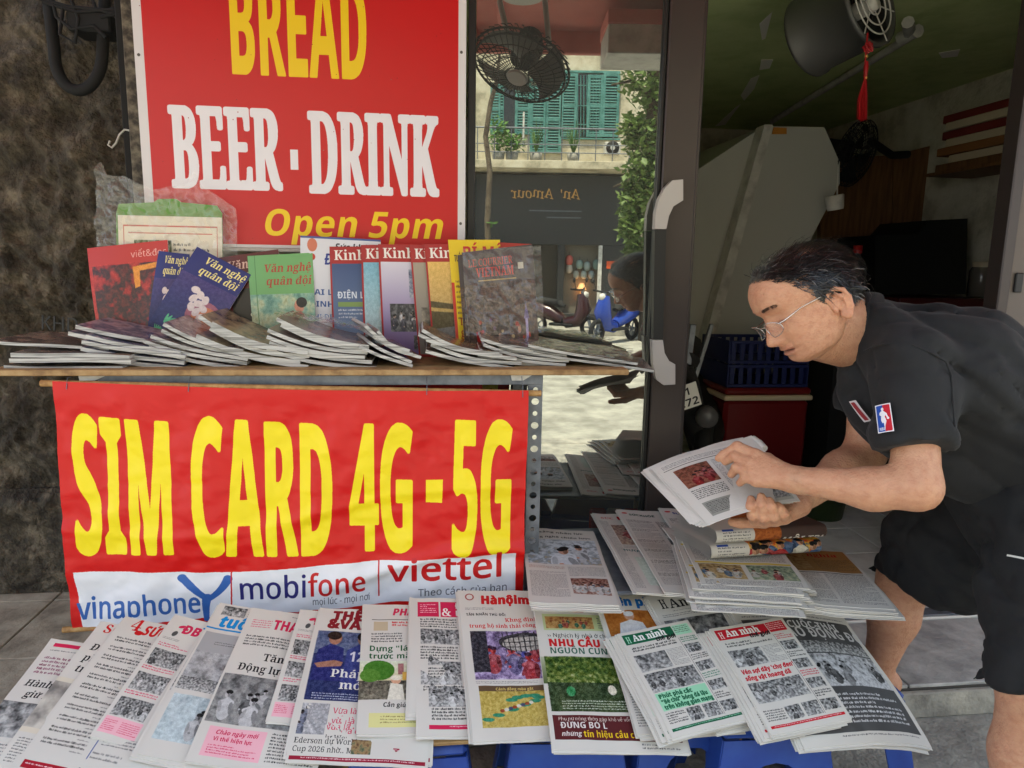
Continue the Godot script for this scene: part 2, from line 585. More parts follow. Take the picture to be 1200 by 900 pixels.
# ------------------------------------------------------------------ materials
func make_materials() -> void:
	M.asphalt = mottled(Color(0.52, 0.51, 0.47), Color(0.60, 0.59, 0.55), Color(0.68, 0.67, 0.62), 0.5, 11, 0.9, 3.0)
	M.concrete = mottled(Color(0.50, 0.49, 0.46), Color(0.60, 0.59, 0.55), Color(0.69, 0.67, 0.62), 0.9, 12, 0.92, 4.0)
	M.slate = mottled(Color(0.58, 0.58, 0.57), Color(0.67, 0.67, 0.655), Color(0.74, 0.74, 0.72), 1.7, 13, 0.55, 2.0)
	M.old_tile = mottled(Color(0.50, 0.46, 0.40), Color(0.62, 0.575, 0.50), Color(0.69, 0.645, 0.57), 1.4, 14, 0.7, 2.0)
	M.white_tile = mottled(Color(0.80, 0.80, 0.78), Color(0.86, 0.86, 0.84), Color(0.89, 0.89, 0.87), 1.2, 15, 0.25)
	M.grout = mat(Color(0.25, 0.24, 0.22), 0.95)
	M.plaster = mottled(Color(0.19, 0.17, 0.14), Color(0.30, 0.275, 0.235), Color(0.46, 0.425, 0.365), 0.47, 16, 0.95, 14.0, 1024)
	var pn: NoiseTexture2D = M.plaster.albedo_texture
	pn.noise.frequency = 0.011
	pn.noise.fractal_gain = 0.76
	pn.noise.fractal_octaves = 8
	pn.color_ramp.offsets = PackedFloat32Array([0.22, 0.40, 0.47, 0.58, 0.64, 0.8])
	pn.color_ramp.colors = PackedColorArray([Color(0.15, 0.13, 0.105), Color(0.21, 0.185, 0.15), Color(0.265, 0.24, 0.195), Color(0.295, 0.265, 0.22), Color(0.36, 0.325, 0.27), Color(0.45, 0.41, 0.345)])
	M.render_wall = mottled(Color(0.60, 0.57, 0.48), Color(0.74, 0.70, 0.60), Color(0.80, 0.77, 0.68), 0.35, 17, 0.9, 1.0)
	M.room_wall = mottled(Color(0.68, 0.66, 0.58), Color(0.80, 0.78, 0.70), Color(0.84, 0.82, 0.75), 0.7, 18, 0.9, 3.0)
	M.green = mottled(Color(0.70, 0.77, 0.52), Color(0.75, 0.81, 0.57), Color(0.78, 0.83, 0.60), 0.6, 19, 0.75, 1.0)
	M.awning = mottled(Color(0.72, 0.38, 0.35), Color(0.80, 0.44, 0.40), Color(0.83, 0.50, 0.46), 0.3, 20, 0.8)
	M.frame = mat(Color(0.235, 0.205, 0.195), 0.38, 0.35)
	M.black = mat(Color(0.035, 0.035, 0.037), 0.5)
	M.dull_black = mat(Color(0.06, 0.06, 0.06), 0.8)
	M.glass = mat(Color(0.68, 0.69, 0.66, 0.0), 0.006, 0.92)
	M.glass.transparency = BaseMaterial3D.TRANSPARENCY_ALPHA
	M.grey_plastic = mat(Color(0.66, 0.64, 0.62), 0.45)
	M.door_panel = mat(Color(0.40, 0.37, 0.35), 0.6)
	M.steel = mottled(Color(0.34, 0.36, 0.39), Color(0.40, 0.42, 0.45), Color(0.45, 0.47, 0.50), 3.0, 21, 0.45)
	M.steel.metallic = 0.35
	M.white_metal = mottled(Color(0.68, 0.67, 0.64), Color(0.77, 0.76, 0.73), Color(0.82, 0.81, 0.78), 1.5, 22, 0.5)
	M.wood_rod = mottled(Color(0.58, 0.42, 0.24), Color(0.68, 0.52, 0.31), Color(0.75, 0.60, 0.40), 6.0, 23, 0.7)
	M.plywood = mottled(Color(0.50, 0.38, 0.24), Color(0.62, 0.49, 0.32), Color(0.68, 0.56, 0.39), 3.0, 24, 0.7)
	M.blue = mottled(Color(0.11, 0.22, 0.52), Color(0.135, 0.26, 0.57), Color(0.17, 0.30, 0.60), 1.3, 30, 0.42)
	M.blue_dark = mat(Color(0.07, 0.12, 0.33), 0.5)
	M.red = mat(Color(0.62, 0.06, 0.09), 0.4)
	M.cream = mat(Color(0.80, 0.74, 0.62), 0.5)
	M.teal = mottled(Color(0.20, 0.42, 0.39), Color(0.27, 0.49, 0.46), Color(0.34, 0.55, 0.52), 0.6, 25, 0.7)
	M.dark_shop = mat(Color(0.14, 0.145, 0.145), 0.5)
	M.gold = mat(Color(0.83, 0.63, 0.33), 0.4)
	M.bark = mottled(Color(0.22, 0.18, 0.14), Color(0.33, 0.28, 0.22), Color(0.44, 0.39, 0.32), 1.0, 26, 0.95, 6.0)
	M.leaf = mat(Color(0.36, 0.44, 0.22), 0.6)
	M.leaf.backlight_enabled = true
	M.leaf.backlight = Color(0.24, 0.32, 0.12)
	M.leaf2 = mat(Color(0.30, 0.45, 0.18), 0.6)
	M.leaf2.backlight_enabled = true
	M.leaf2.backlight = Color(0.22, 0.34, 0.10)
	M.rubber = mat(Color(0.04, 0.04, 0.04), 0.85)
	M.wood_panel = mottled(Color(0.36, 0.23, 0.12), Color(0.43, 0.29, 0.16), Color(0.47, 0.33, 0.19), 0.9, 27, 0.6)
	M.wood_panel.uv1_scale = Vector3(6.0, 0.5, 6.0)
	M.page_edge = mottled(Color(0.50, 0.495, 0.48), Color(0.72, 0.715, 0.70), Color(0.80, 0.795, 0.775), 1.0, 28, 0.9)
	M.page_edge.uv1_scale = Vector3(0.8, 30.0, 0.8)
	M.news_edge = mottled(Color(0.75, 0.735, 0.70), Color(0.785, 0.77, 0.74), Color(0.81, 0.795, 0.765), 1.0, 29, 0.95)
	M.news_edge.uv1_scale = Vector3(1.0, 40.0, 1.0)
	var pl := mat(Color(1, 1, 1, 0.03), 0.03, 0.0, 0.6)
	pl.transparency = BaseMaterial3D.TRANSPARENCY_ALPHA
	M.film = pl
	var pl2 := mat(Color(0.95, 0.95, 0.93, 0.11), 0.10, 0.0, 0.65)
	pl2.transparency = BaseMaterial3D.TRANSPARENCY_ALPHA
	M.bag_film = pl2

# ------------------------------------------------------------------ ground
func tiles(parent: Node, m: Material, x0: float, x1: float, z0: float, z1: float, top: float, sx: float, sz: float, gap: float, called := "tile") -> void:
	var shape := one_box(Vector3(-sx * 0.5 + gap, -0.012, -sz * 0.5 + gap), Vector3(sx * 0.5 - gap, 0, sz * 0.5 - gap), 0.0025)
	var nx := roundi((x1 - x0) / sx); var nz := roundi((z1 - z0) / sz)
	for j in nz:
		for i in nx:
			var o := mi(called, shape, m, parent, false)
			o.position = Vector3(x0 + (i + 0.5) * sx, top + rng.randf_range(-0.001, 0.001), z0 + (j + 0.5) * sz) - parent.position
			o.rotation = Vector3(rng.randf_range(-0.003, 0.003), 0, rng.randf_range(-0.003, 0.003))

func build_ground() -> void:
	var st := st_new()
	bx(st, Vector3(-90, -0.3, 0.9), Vector3(90, 0.0, 10.6), 0.0)
	structure("road", done(st), M.asphalt)
	st = st_new()
	bx(st, Vector3(-90, -0.3, -1.865), Vector3(90, WALK, 0.72), 0.0)
	structure("pavement", done(st), M.concrete)
	st = st_new()
	for i in 40:
		bx(st, Vector3(-20 + i, -0.3, 0.723), Vector3(-19.006 + i, WALK + 0.004, 0.897), 0.012)
	structure("kerb", done(st), M.concrete)
	st = st_new()
	bx(st, Vector3(-90, -0.3, 10.6), Vector3(90, 0.12, 90), 0.0)
	structure("far_pavement", done(st), M.concrete)
	st = st_new()
	bx(st, Vector3(-90, -0.35, -90), Vector3(90, -0.301, 90), 0.0)
	structure("ground", done(st), M.concrete)
	# tiled landing before the shop
	var landing := structure("landing", one_box(Vector3(-6, -0.3, -3.2), Vector3(6, SLAB - 0.011, -1.866), 0.004), M.grout)
	tiles(landing, M.old_tile, -3.9, -0.9, -3.1, -1.868, SLAB, 0.5, 0.411, 0.003)
	tiles(landing, M.slate, -0.9, 3.9, -2.26, -1.868, SLAB, 0.6, 0.392, 0.003)
	var nose := mi("edge_strip", one_box(Vector3(-6, 0.121, -1.864), Vector3(6, SLAB - 0.013, -1.845), 0.004), M.concrete, landing)
	nose.name = "edge_strip"
	var room_floor := structure("room_floor", one_box(Vector3(-0.3, 0.0, -7.2), Vector3(3.9, SLAB - 0.009, -2.263), 0.0).duplicate(), M.grout)
	room_floor.position.y = 0.001
	tiles(room_floor, M.white_tile, 0.0, 3.6, -6.462, -2.262, SLAB + 0.004, 0.3, 0.3, 0.0022)

# ------------------------------------------------------------------ the building the stall stands before
func rough_wall(x0: float, x1: float, y0: float, y1: float, z: float, deep: float, sd: int, nu: int, nv: int) -> ArrayMesh:
	var n := FastNoiseLite.new()
	n.seed = sd
	n.frequency = 1.6
	n.fractal_octaves = 5
	var n2 := FastNoiseLite.new()
	n2.seed = sd + 1
	n2.frequency = 7.0
	n2.fractal_octaves = 3
	var n3 := FastNoiseLite.new()
	n3.seed = sd + 2
	n3.frequency = 2.3
	n3.fractal_octaves = 5
	n3.fractal_gain = 0.6
	var st := st_new()
	grid(st, nu, nv, func(u: float, v: float) -> Vector3:
		var x := lerpf(x0, x1, u); var y := lerpf(y1, y0, v)
		var edge := clampf(minf(minf(u, 1.0 - u), minf(v, 1.0 - v)) * 14.0, 0.0, 1.0)
		var k := n.get_noise_2d(x, y)
		return Vector3(x, y, z + (k * deep + (0.5 - absf(n2.get_noise_2d(x, y))) * deep * 0.5 * clampf(k * 3.0 + 0.6, 0.0, 1.0)
			+ 0.016 * smoothstep(-0.03, 0.03, n3.get_noise_2d(x, y)) + 0.012 * smoothstep(0.16, 0.2, n3.get_noise_2d(x + 9.0, y * 1.2))) * edge))
	return done(st)

func build_shop() -> void:
	# masonry beside the shop front
	var w := thing("old_wall", "rough dark plastered masonry wall beside the red sign", "wall", Vector3(-2.4, SLAB, -2.9))
	mi("plaster", rough_wall(-3.9, -0.76, SLAB + 0.36, 3.2, -2.80, 0.095, 31, 290, 250), M.plaster, w)
	mi("plinth", rough_wall(-3.9, -0.93, SLAB + 0.001, SLAB + 0.40, -2.755, 0.03, 35, 120, 24), M.plaster, w)
	mi("core", one_box(Vector3(-3.9, SLAB - 0.1, -3.3), Vector3(-0.795, 5.2, -2.87), 0.0), M.plaster, w)
	mi("ledge", one_box(Vector3(-3.9, SLAB + 0.37, -2.86), Vector3(-0.94, SLAB + 0.41, -2.765), 0.012), M.plaster, w)
	# the rest of the front
	var f := thing("shop_building", "rendered shop building with an open doorway behind the stall", "building", Vector3(1.0, SLAB, -2.5))
	mi("wall", one_box(Vector3(-0.79, 0.0, -2.75), Vector3(0.10, 2.749, -2.41), 0.0), M.room_wall, f)
	mi("wall", one_box(Vector3(2.36, 0.0, -2.75), Vector3(7.0, 2.749, -2.41), 0.0), M.room_wall, f)
	mi("upper_wall", one_box(Vector3(-0.93, 2.952, -2.75), Vector3(7.0, 5.2, -2.41), 0.0), M.render_wall, f)
	mi("roof_slab", one_box(Vector3(-3.9, 5.201, -9.0), Vector3(7.0, 5.4, -2.3), 0.0), M.concrete, f)
	var aw := thing("awning", "red painted sheet awning over the stall", "awning", Vector3(0, 2.9, -2.3))
	var st := st_new()
	var c := Vector3(1.0, 2.80, -1.53)
	rbox(st, Transform3D(Basis(Vector3.RIGHT, 0.09), c), Vector3(9.5, 0.03, 1.70), 0.0)
	mi("sheet", done(st), M.awning, aw)
	for i in 6:
		st = st_new()
		bar(st, Vector3(-3.0 + i * 1.6, 2.845, -2.38), Vector3(-3.0 + i * 1.6, 2.70, -0.69), 0.04, 0.04)
		mi("strut", done(st), M.awning, aw)
	mi("front_beam", one_box(Vector3(-3.7, 2.60, -0.70), Vector3(5.7, 2.735, -0.66), 0.004), M.awning, aw)
	# things on the masonry
	var cb := thing("cable_loop", "thick black cables looped high on the rough wall", "cable", pz(95, 60, -2.75))
	st = st_new()
	var pts := []
	for k in 21:
		var a := PI * k / 20.0
		pts.append(pz(92 - cos(a) * 28, 62 + sin(a) * 44, -2.70))
	pts.push_front(pz(52, -40, -2.72)); pts.append(pz(126, -60, -2.70))
	tube(st, pts, 0.019, 10)
	mi("cable", done(st), M.dull_black, cb)
	for q in [[[40, -4], [80, 8], [125, 12], [152, 6]], [[102, -20], [112, 10], [130, 16], [150, 2]], [[118, 20], [140, 15], [155, 22]], [[60, -6], [66, 20], [84, 34], [110, 30], [124, 44]], [[80, -10], [92, 22], [88, 50], [70, 40], [74, 8]], [[50, 2], [90, 14], [150, 10]]]:
		st = st_new()
		pts = []
		for e in q: pts.append(pz(e[0], e[1], -2.66))
		tube(st, pts, 0.006, 8)
		mi("wire", done(st), M.dull_black, cb)
	mi("junction_box", one_box(pz(98, 48, -2.78), pz(128, 14, -2.66), 0.006), M.dull_black, cb)
	st = st_new()
	var hook := thing("wire_hook", "bent steel wire hook on the pole beside the sign", "hook", pz(140, 165, -2.5))
	pts = []
	for e in [[152, 153], [146, 152], [140, 158], [136, 168], [131, 173], [127, 170], [129, 165]]: pts.append(pz(e[0], e[1], -2.5))
	tube(st, pts, 0.0035, 6)
	mi("wire", done(st), M.white_metal, hook)
	st = st_new()
	var p0 := pz(148, -40, -2.5); var p1 := pz(166, 240, -2.5)
	var pole := thing("steel_pole", "weathered square steel pole at the edge of the red sign", "pole", Vector3(p1.x, SLAB, -2.5))
	bx(st, Vector3(p1.x - 0.018, SLAB, -2.52), Vector3(p1.x + 0.018, 2.6, -2.485), 0.003)
	mi("tube", done(st), mottled(Color(0.2, 0.18, 0.15), Color(0.36, 0.33, 0.28), Color(0.5, 0.47, 0.4), 4.0, 41, 0.7), pole)
	mi("strip", one_box(Vector3(p1.x - 0.042, 1.4, -2.53), Vector3(p1.x - 0.021, 2.6, -2.50), 0.003), M.dull_black, pole)
	mi("strip", one_box(Vector3(p1.x + 0.021, 1.2, -2.53), Vector3(p1.x + 0.028, 2.6, -2.50), 0.001), M.wood_rod, pole)
	var im := TextMesh.new()
	im.text = "KHD"
	im.font_size = 16
	im.pixel_size = 0.0042
	im.depth = 0.003
	var fnt := SystemFont.new()
	fnt.font_names = PackedStringArray(["Droid Sans"])
	im.font = fnt
	var gr := mi("wall_lettering", im, M.black, null)
	gr.position = pz(70, 380, -2.742)
	gr.rotation.z = -0.08
	tag(gr, "small dark hand lettering on the rough wall", "lettering")
# ------------------------------------------------------------------ the room behind the doorway
func build_room() -> void:
	var cy := 2.75
	structure("ceiling", one_box(Vector3(-0.3, cy, -7.2), Vector3(3.9, cy + 0.2, -2.412), 0.0), M.green)
	structure("room_back_wall", one_box(Vector3(-0.3, 0.0, -7.2), Vector3(3.9, cy - 0.001, -6.5), 0.0), M.room_wall)
	structure("room_side_wall", one_box(Vector3(3.62, 0.0, -6.499), Vector3(3.9, cy - 0.001, -2.76), 0.0), M.room_wall)
	structure("room_near_wall", one_box(Vector3(-0.3, 0.0, -6.499), Vector3(0.0, cy - 0.001, -2.76), 0.0), M.room_wall)
	var st: SurfaceTool
	# peeling paint flakes on ceiling and wall
	var fl := thing("peeling_paint", "pale flakes of peeling paint on the green ceiling", "paint")
	for q in [[[890, 28], [905, 14], [897, 45], [893, 47]], [[868, 112], [880, 92], [890, 88], [884, 104], [872, 118]], [[838, 148], [862, 126], [868, 122], [850, 146]], [[892, 70], [906, 70], [902, 80], [890, 82]], [[1100, 62], [1125, 58], [1122, 66], [1104, 68]]]:
		st = st_new()
		var po := PackedVector2Array()
		for e in q:
			var p := ph(e[0], e[1], cy - 0.004)
			po.append(Vector2(p.x, p.z))
		prism(st, po, Transform3D(Basis(Vector3.RIGHT, Vector3.BACK, Vector3.UP), Vector3(0, cy - 0.002, 0)), 0.003)
		mi("flake", done(st), mat(Color(0.93, 0.92, 0.88), 0.8), fl)
	var shelf := thing("wall_shelf", "small shelf of folded red and cream cartons high on the side wall", "shelf", Vector3(3.5, 2.0, -4.0))
	var yt := (EYE + ray(1165, 126) * (3.45 / ray(1165, 126).x)).y; var yl := (EYE + ray(1165, 196) * (3.45 / ray(1165, 196).x)).y
	mi("board", one_box(Vector3(3.28, yl - 0.02, -4.5), Vector3(3.619, yl, -3.5), 0.002), M.wood_panel, shelf)
	for k in 7:
		var y0 := lerpf(yl, yt, k / 7.0) + 0.001
		var y1 := lerpf(yl, yt, (k + 1) / 7.0) - 0.001
		var sh := rng.randf_range(0.0, 0.08)
		mi("carton", one_box(Vector3(3.30 + sh, y0, -4.42 + rng.randf_range(-0.06, 0.06)), Vector3(3.60, y1, -3.6 + rng.randf_range(-0.1, 0.1)), 0.004), [M.wood_panel, M.cream, mat(Color(0.55, 0.36, 0.18), 0.8), M.cream, mat(Color(0.45, 0.13, 0.09), 0.8), M.cream, mat(Color(0.45, 0.13, 0.09), 0.8)][k], shelf)
	# boxed stair
	var sb := thing("stair_box", "grey panelled underside of a boxed-in staircase", "staircase", Vector3(2.2, SLAB, -4.8))
	st = st_new()
	pixel_prism(st, [[905, 148], [966, 149], [984, 190], [984, 215], [940, 300], [905, 395], [880, 432], [822, 432]], -4.3, 1.4)
	mi("panel", done(st), mat(Color(0.72, 0.72, 0.69), 0.6), sb)
	st = st_new()
	pixel_prism(st, [[816, 200], [893, 149], [802, 470], [790, 470], [790, 215]], -4.36, 1.3)
	mi("side_panel", done(st), mat(Color(0.72, 0.72, 0.69), 0.6), sb)
	st = st_new()
	pixel_prism(st, [[896, 146], [906, 146], [818, 470], [806, 470]], -4.24, 0.11)
	mi("trim", done(st), M.white_metal, sb)
	st = st_new()
	pixel_prism(st, [[907, 149], [922, 150], [922, 157], [905, 157]], -4.29, 0.008)
	mi("tape", done(st), mat(Color(0.75, 0.48, 0.14), 0.7), sb)
	# conduit
	var co := thing("conduit", "white plastic conduit pipe across the green ceiling", "pipe", ph(1000, 90, cy))
	st = st_new()
	tube(st, [ph(1072, 40, cy - 0.03), ph(905, 142, cy - 0.03)], 0.022, 8)
	mi("pipe", done(st), M.white_metal, co)
	st = st_new()
	tube(st, [ph(1056, 44, cy - 0.03), ph(1076, 36, cy - 0.035)], 0.034, 8)
	tube(st, [ph(1066, 40, cy - 0.03), ph(1064, 26, cy - 0.03)], 0.03, 8)
	mi("tee_joint", done(st), M.white_metal, co)
	st = st_new()
	tube(st, [ph(815, 155, cy - 0.03), ph(860, 157, cy - 0.03)], 0.014, 8)
	mi("spur_pipe", done(st), M.white_metal, co)
	# duct fan under the ceiling
	var a := pd(1022, 4, 2.95); var b := pd(948, 44, 3.2)
	var ax := (b - a).normalized()
	var r := 0.165
	var side := ax.cross(Vector3.UP).normalized()
	var bas := Basis(side, ax, side.cross(ax))
	var fan := thing("duct_fan", "round grey metal duct fan hanging under the green ceiling", "fan", a)
	st = st_new()
	var L := (b - a).length()
	lathe(st, [Vector2(r * 0.86, 0.02), Vector2(r, 0.0), Vector2(r * 1.07, 0.0), Vector2(r * 1.07, 0.02), Vector2(r, 0.025), Vector2(r, L - 0.02), Vector2(r * 1.07, L - 0.015), Vector2(r * 1.07, L), Vector2(r * 0.95, L), Vector2(r * 0.94, 0.03), Vector2(r * 0.86, 0.02)], Transform3D(bas, a), 40)
	mi("casing", done(st), mat(Color(0.33, 0.33, 0.32), 0.5, 0.3), fan)
	st = st_new()
	for rr in [0.3, 0.55, 0.78]:
		var ring := []
		for k in 33: ring.append(Transform3D(bas, a) * Vector3(cos(TAU * k / 32) * r * rr, -0.005, sin(TAU * k / 32) * r * rr))
		tube(st, ring, 0.0035, 5, false)
	for k in 6:
		var e := Vector3(cos(TAU * k / 6), 0, sin(TAU * k / 6)) * r
		tube(st, [Transform3D(bas, a) * (e * 0.2), Transform3D(bas, a) * e], 0.003, 5)
	mi("guard", done(st), M.white_metal, fan)
	st = st_new()
	lathe(st, [Vector2(0.0, -0.02), Vector2(0.03, -0.018), Vector2(0.036, 0.0), Vector2(0.036, 0.1), Vector2(0.0, 0.1)], Transform3D(bas, a), 20)
	mi("motor_hub", done(st), M.white_metal, fan)
	for k in 5:
		st = st_new()
		var an := TAU * k / 5
		grid(st, 4, 4, func(u: float, v: float) -> Vector3: return Transform3D(bas, a) * (Basis(Vector3.UP, an + (u - 0.5) * 0.7) * Vector3(lerpf(0.03, r * 0.9, v), 0.09 + (u - 0.5) * 0.05, 0)))
		mi("blade", done(st), M.dull_black, fan)
	st = st_new()
	bar(st, a + ax * 0.15 + Vector3(0, r, 0), Vector3((a + ax * 0.15).x, cy, (a + ax * 0.15).z), 0.03, 0.004)
	bar(st, a + ax * 0.28 + Vector3(0, r, 0), Vector3((a + ax * 0.28).x, cy, (a + ax * 0.28).z), 0.03, 0.004)
	mi("hanger", done(st), M.steel, fan)
	# tassel
	var ta := pd(1016, 48, 2.9)
	var tas := thing("tassel", "red knotted good luck tassel hanging from the duct fan", "tassel", ta)
	st = st_new()
	tube(st, [ta + Vector3(0, 0.03, 0), pd(1014, 70, 2.9), pd(1013, 95, 2.9)], 0.0035, 6)
	mi("cord", done(st), M.red, tas)
	st = st_new()
	for k in 4:
		var pts := []
		for j in 9:
			var an2 := TAU * j / 8.0
			pts.append(pd(1017, 56, 2.9) + Basis(Vector3.BACK, k * PI / 4) * Vector3(cos(an2) * 0.022, sin(an2) * 0.008, 0.003 * k))
		tube(st, pts, 0.004, 5, false)
	mi("knot", done(st), M.red, tas)
	st = st_new()
	lathe(st, [Vector2(0.006, 0.02), Vector2(0.010, 0.0), Vector2(0.008, -0.035), Vector2(0.005, -0.045)], Transform3D(Basis(), pd(1015, 78, 2.9)), 10)
	mi("bead", done(st), M.red, tas)
	for q in [66, 91]:
		st = st_new()
		lathe(st, [Vector2(0.0, 0.006), Vector2(0.006, 0.003), Vector2(0.006, -0.003), Vector2(0.0, -0.006)], Transform3D(Basis(), pd(1015, q, 2.9)), 10)
		mi("gold_bead", done(st), M.gold, tas)
	st = st_new()
	for k in 40:
		var an3 := rng.randf() * TAU; var rr2 := sqrt(rng.randf()) * 0.018
		var top := pd(1014, 93, 2.9)
		tube(st, [top + Vector3(cos(an3), 0, sin(an3)) * 0.004, top + Vector3(cos(an3) * rr2 - 0.004, -0.08, sin(an3) * rr2), pd(1010, 139 + rng.randf() * 2, 2.9) + Vector3(cos(an3) * rr2, 0, sin(an3) * rr2)], 0.0022, 4)
	mi("fringe", done(st), M.red, tas)
	# black wall fan
	var fc := pd(1003, 180, 4.5)
	var wf := thing("wall_fan", "black wall fan hanging beside the boxed staircase", "fan", fc)
	var fb := Basis(Vector3.UP, 0.55) * Basis(Vector3.RIGHT, 0.30)
	st = st_new()
	for rr in [0.06, 0.10, 0.14, 0.18, 0.205]:
		for s in [-1.0, 1.0]:
			var ring2 := []
			for k in 29:
				var an4 := TAU * k / 28
				ring2.append(Transform3D(fb, fc) * Vector3(cos(an4) * rr, sin(an4) * rr, s * 0.06 * sqrt(maxf(0.0, 1.0 - pow(rr / 0.21, 2)))))
			tube(st, ring2, 0.003, 4, false)
	for k in 40:
		var an5 := TAU * k / 40
		for s in [-1.0, 1.0]:
			var sp := []
			for rr in [0.04, 0.12, 0.18, 0.208]:
				sp.append(Transform3D(fb, fc) * Vector3(cos(an5) * rr, sin(an5) * rr, s * 0.06 * sqrt(maxf(0.0, 1.0 - pow(rr / 0.21, 2)))))
			tube(st, sp, 0.0022, 4)
	mi("cage", done(st), M.dull_black, wf)
	for k in 4:
		st = st_new()
		grid(st, 4, 4, func(u: float, v: float) -> Vector3: return Transform3D(fb, fc) * (Basis(Vector3.BACK, TAU * k / 4 + (u - 0.5) * 1.1 * v) * Vector3(lerpf(0.03, 0.18, v), 0, (u - 0.5) * 0.05)))
		mi("blade", done(st), M.dull_black, wf)
	st = st_new()
	tube(st, [Transform3D(fb, fc) * Vector3(0, 0, -0.05), Transform3D(fb, fc) * Vector3(0, 0, -0.22)], [0.07, 0.055], 14)
	mi("motor", done(st), M.dull_black, wf)
	st = st_new()
	tube(st, [pd(1020, 165, 4.6), pd(1045, 182, 4.7), pd(1064, 181, 4.75)], 0.025, 8)
	mi("bracket", done(st), M.dull_black, wf)
	# pull-cord cup
	var pc := thing("hanging_cup", "small white plastic cup hanging from a string", "cup", pd(979, 238, 4.2))
	st = st_new()
	var t2 := Transform3D(Basis(Vector3.BACK, 0.2), pd(979, 246, 4.2))
	lathe(st, [Vector2(0.0, 0.0), Vector2(0.044, 0.0), Vector2(0.048, 0.015), Vector2(0.055, 0.08), Vector2(0.05, 0.085), Vector2(0.0, 0.085)], t2, 20)
	mi("cup", done(st), M.white_metal, pc)
	st = st_new()
	tube(st, [pd(982, 195, 4.2), pd(981, 230, 4.2)], 0.004, 5)
	mi("string", done(st), M.white_metal, pc)
	# wood panel door on the back wall
	var wp := thing("wood_panel", "brown varnished wood panel standing at the back of the room", "panel", pz(1040, 340, -4.95))
	for q in [[[962, 185], [1046, 182], [1044, 345], [962, 345]], [[1047, 182], [1105, 167], [1092, 345], [1045, 345]]]:
		st = st_new()
		pixel_prism(st, q, -4.95, 0.05)
		mi("leaf", done(st), M.wood_panel, wp)
	# goods in the dark of the room
	var cab := thing("black_cabinet", "black cabinet with a slanted lid in the dark room", "cabinet", pz(1080, 345, -4.3))
	st = st_new()
	pixel_prism(st, [[1026, 276], [1075, 275], [1090, 258], [1134, 256], [1132, 345], [1026, 345]], -4.2, 0.5)
	mi("case", done(st), M.black, cab)
	var tb := thing("dark_table", "dark red table carrying the black cabinet", "table", pz(1090, 350, -4.4))
	var tl := pz(1020, 346, -4.4)
	mi("top", one_box(Vector3(tl.x, tl.y - 0.06, -5.0), Vector3(3.55, tl.y - 0.002, -4.1), 0.004), mat(Color(0.30, 0.06, 0.05), 0.5), tb)
	for lx in [tl.x + 0.05, 3.48]:
		for lz in [-4.95, -4.17]:
			mi("leg", one_box(Vector3(lx - 0.025, SLAB + 0.005, lz - 0.025), Vector3(lx + 0.025, tl.y - 0.061, lz + 0.025), 0.003), M.dull_black, tb)
	mi("apron", one_box(Vector3(tl.x + 0.03, tl.y - 0.5, -4.13), Vector3(3.5, tl.y - 0.061, -4.11), 0.002), mat(Color(0.30, 0.06, 0.05), 0.5), tb)
	for q in [[1150, 300, 0.075, "large clear jar with a wrapped lid on the dark table", 0.17], [1166, 305, 0.05, "slim clear jar next to the wrapped jar", 0.2]]:
		var base := pz(q[0], 330, -4.3)
		base.y = tl.y - 0.001
		var jar := thing("glass_jar", q[3], "jar", base)
		st = st_new()
		lathe(st, [Vector2(0, 0.001), Vector2(q[2], 0.001), Vector2(q[2], q[4]), Vector2(q[2] * 0.8, q[4] + 0.03)], Transform3D(Basis(), base), 20)
		mi("jar", done(st), mat(Color(0.42, 0.40, 0.36), 0.2), jar)
		st = st_new()
		lathe(st, [Vector2(q[2] * 0.82, q[4] + 0.02), Vector2(q[2] * 0.85, q[4] + 0.06), Vector2(0, q[4] + 0.062)], Transform3D(Basis(), base), 20)
		mi("lid", done(st), M.cream, jar)
	var bo := thing("water_bottle", "clear bottle with a red cap standing behind the man", "bottle", pd(1000, 345, 4.4))
	var bb := pd(1000, 345, 4.3)
	st = st_new()
	lathe(st, [Vector2(0, 0), Vector2(0.06, 0), Vector2(0.065, 0.02), Vector2(0.065, 0.16), Vector2(0.05, 0.2), Vector2(0.022, 0.23), Vector2(0.022, 0.25)], Transform3D(Basis(), bb), 20)
	mi("bottle", done(st), mat(Color(0.25, 0.25, 0.25), 0.2), bo)
	st = st_new()
	lathe(st, [Vector2(0.026, 0.245), Vector2(0.026, 0.29), Vector2(0, 0.292)], Transform3D(Basis(), bb), 16)
	mi("cap", done(st), M.red, bo)
	mi("stand", one_box(Vector3(bb.x - 0.16, SLAB + 0.005, bb.z - 0.15), Vector3(bb.x + 0.12, bb.y - 0.001, bb.z + 0.13), 0.004), M.dull_black, bo)
	# red cool box with blue crates on it
	var cz := -3.75
	var q0 := pz(845, 545, cz); var q1 := pz(950, 458, cz)
	var cool := thing("cool_box", "dark red cool box with a cream rimmed lid under the blue crates", "cool box", Vector3((q0.x + q1.x) * 0.5, SLAB, cz - 0.25))
	mi("body", one_box(Vector3(q0.x, SLAB + 0.005, cz - 0.45), Vector3(q1.x, q1.y - 0.055, cz), 0.02), mat(Color(0.40, 0.04, 0.06), 0.4), cool)
	mi("rim", one_box(Vector3(q0.x - 0.012, q1.y - 0.054, cz - 0.46), Vector3(q1.x + 0.012, q1.y - 0.025, cz + 0.012), 0.006), M.cream, cool)
	mi("lid", one_box(Vector3(q0.x - 0.005, q1.y - 0.024, cz - 0.455), Vector3(q1.x + 0.005, q1.y + 0.015, cz + 0.006), 0.012), mat(Color(0.40, 0.04, 0.06), 0.4), cool)
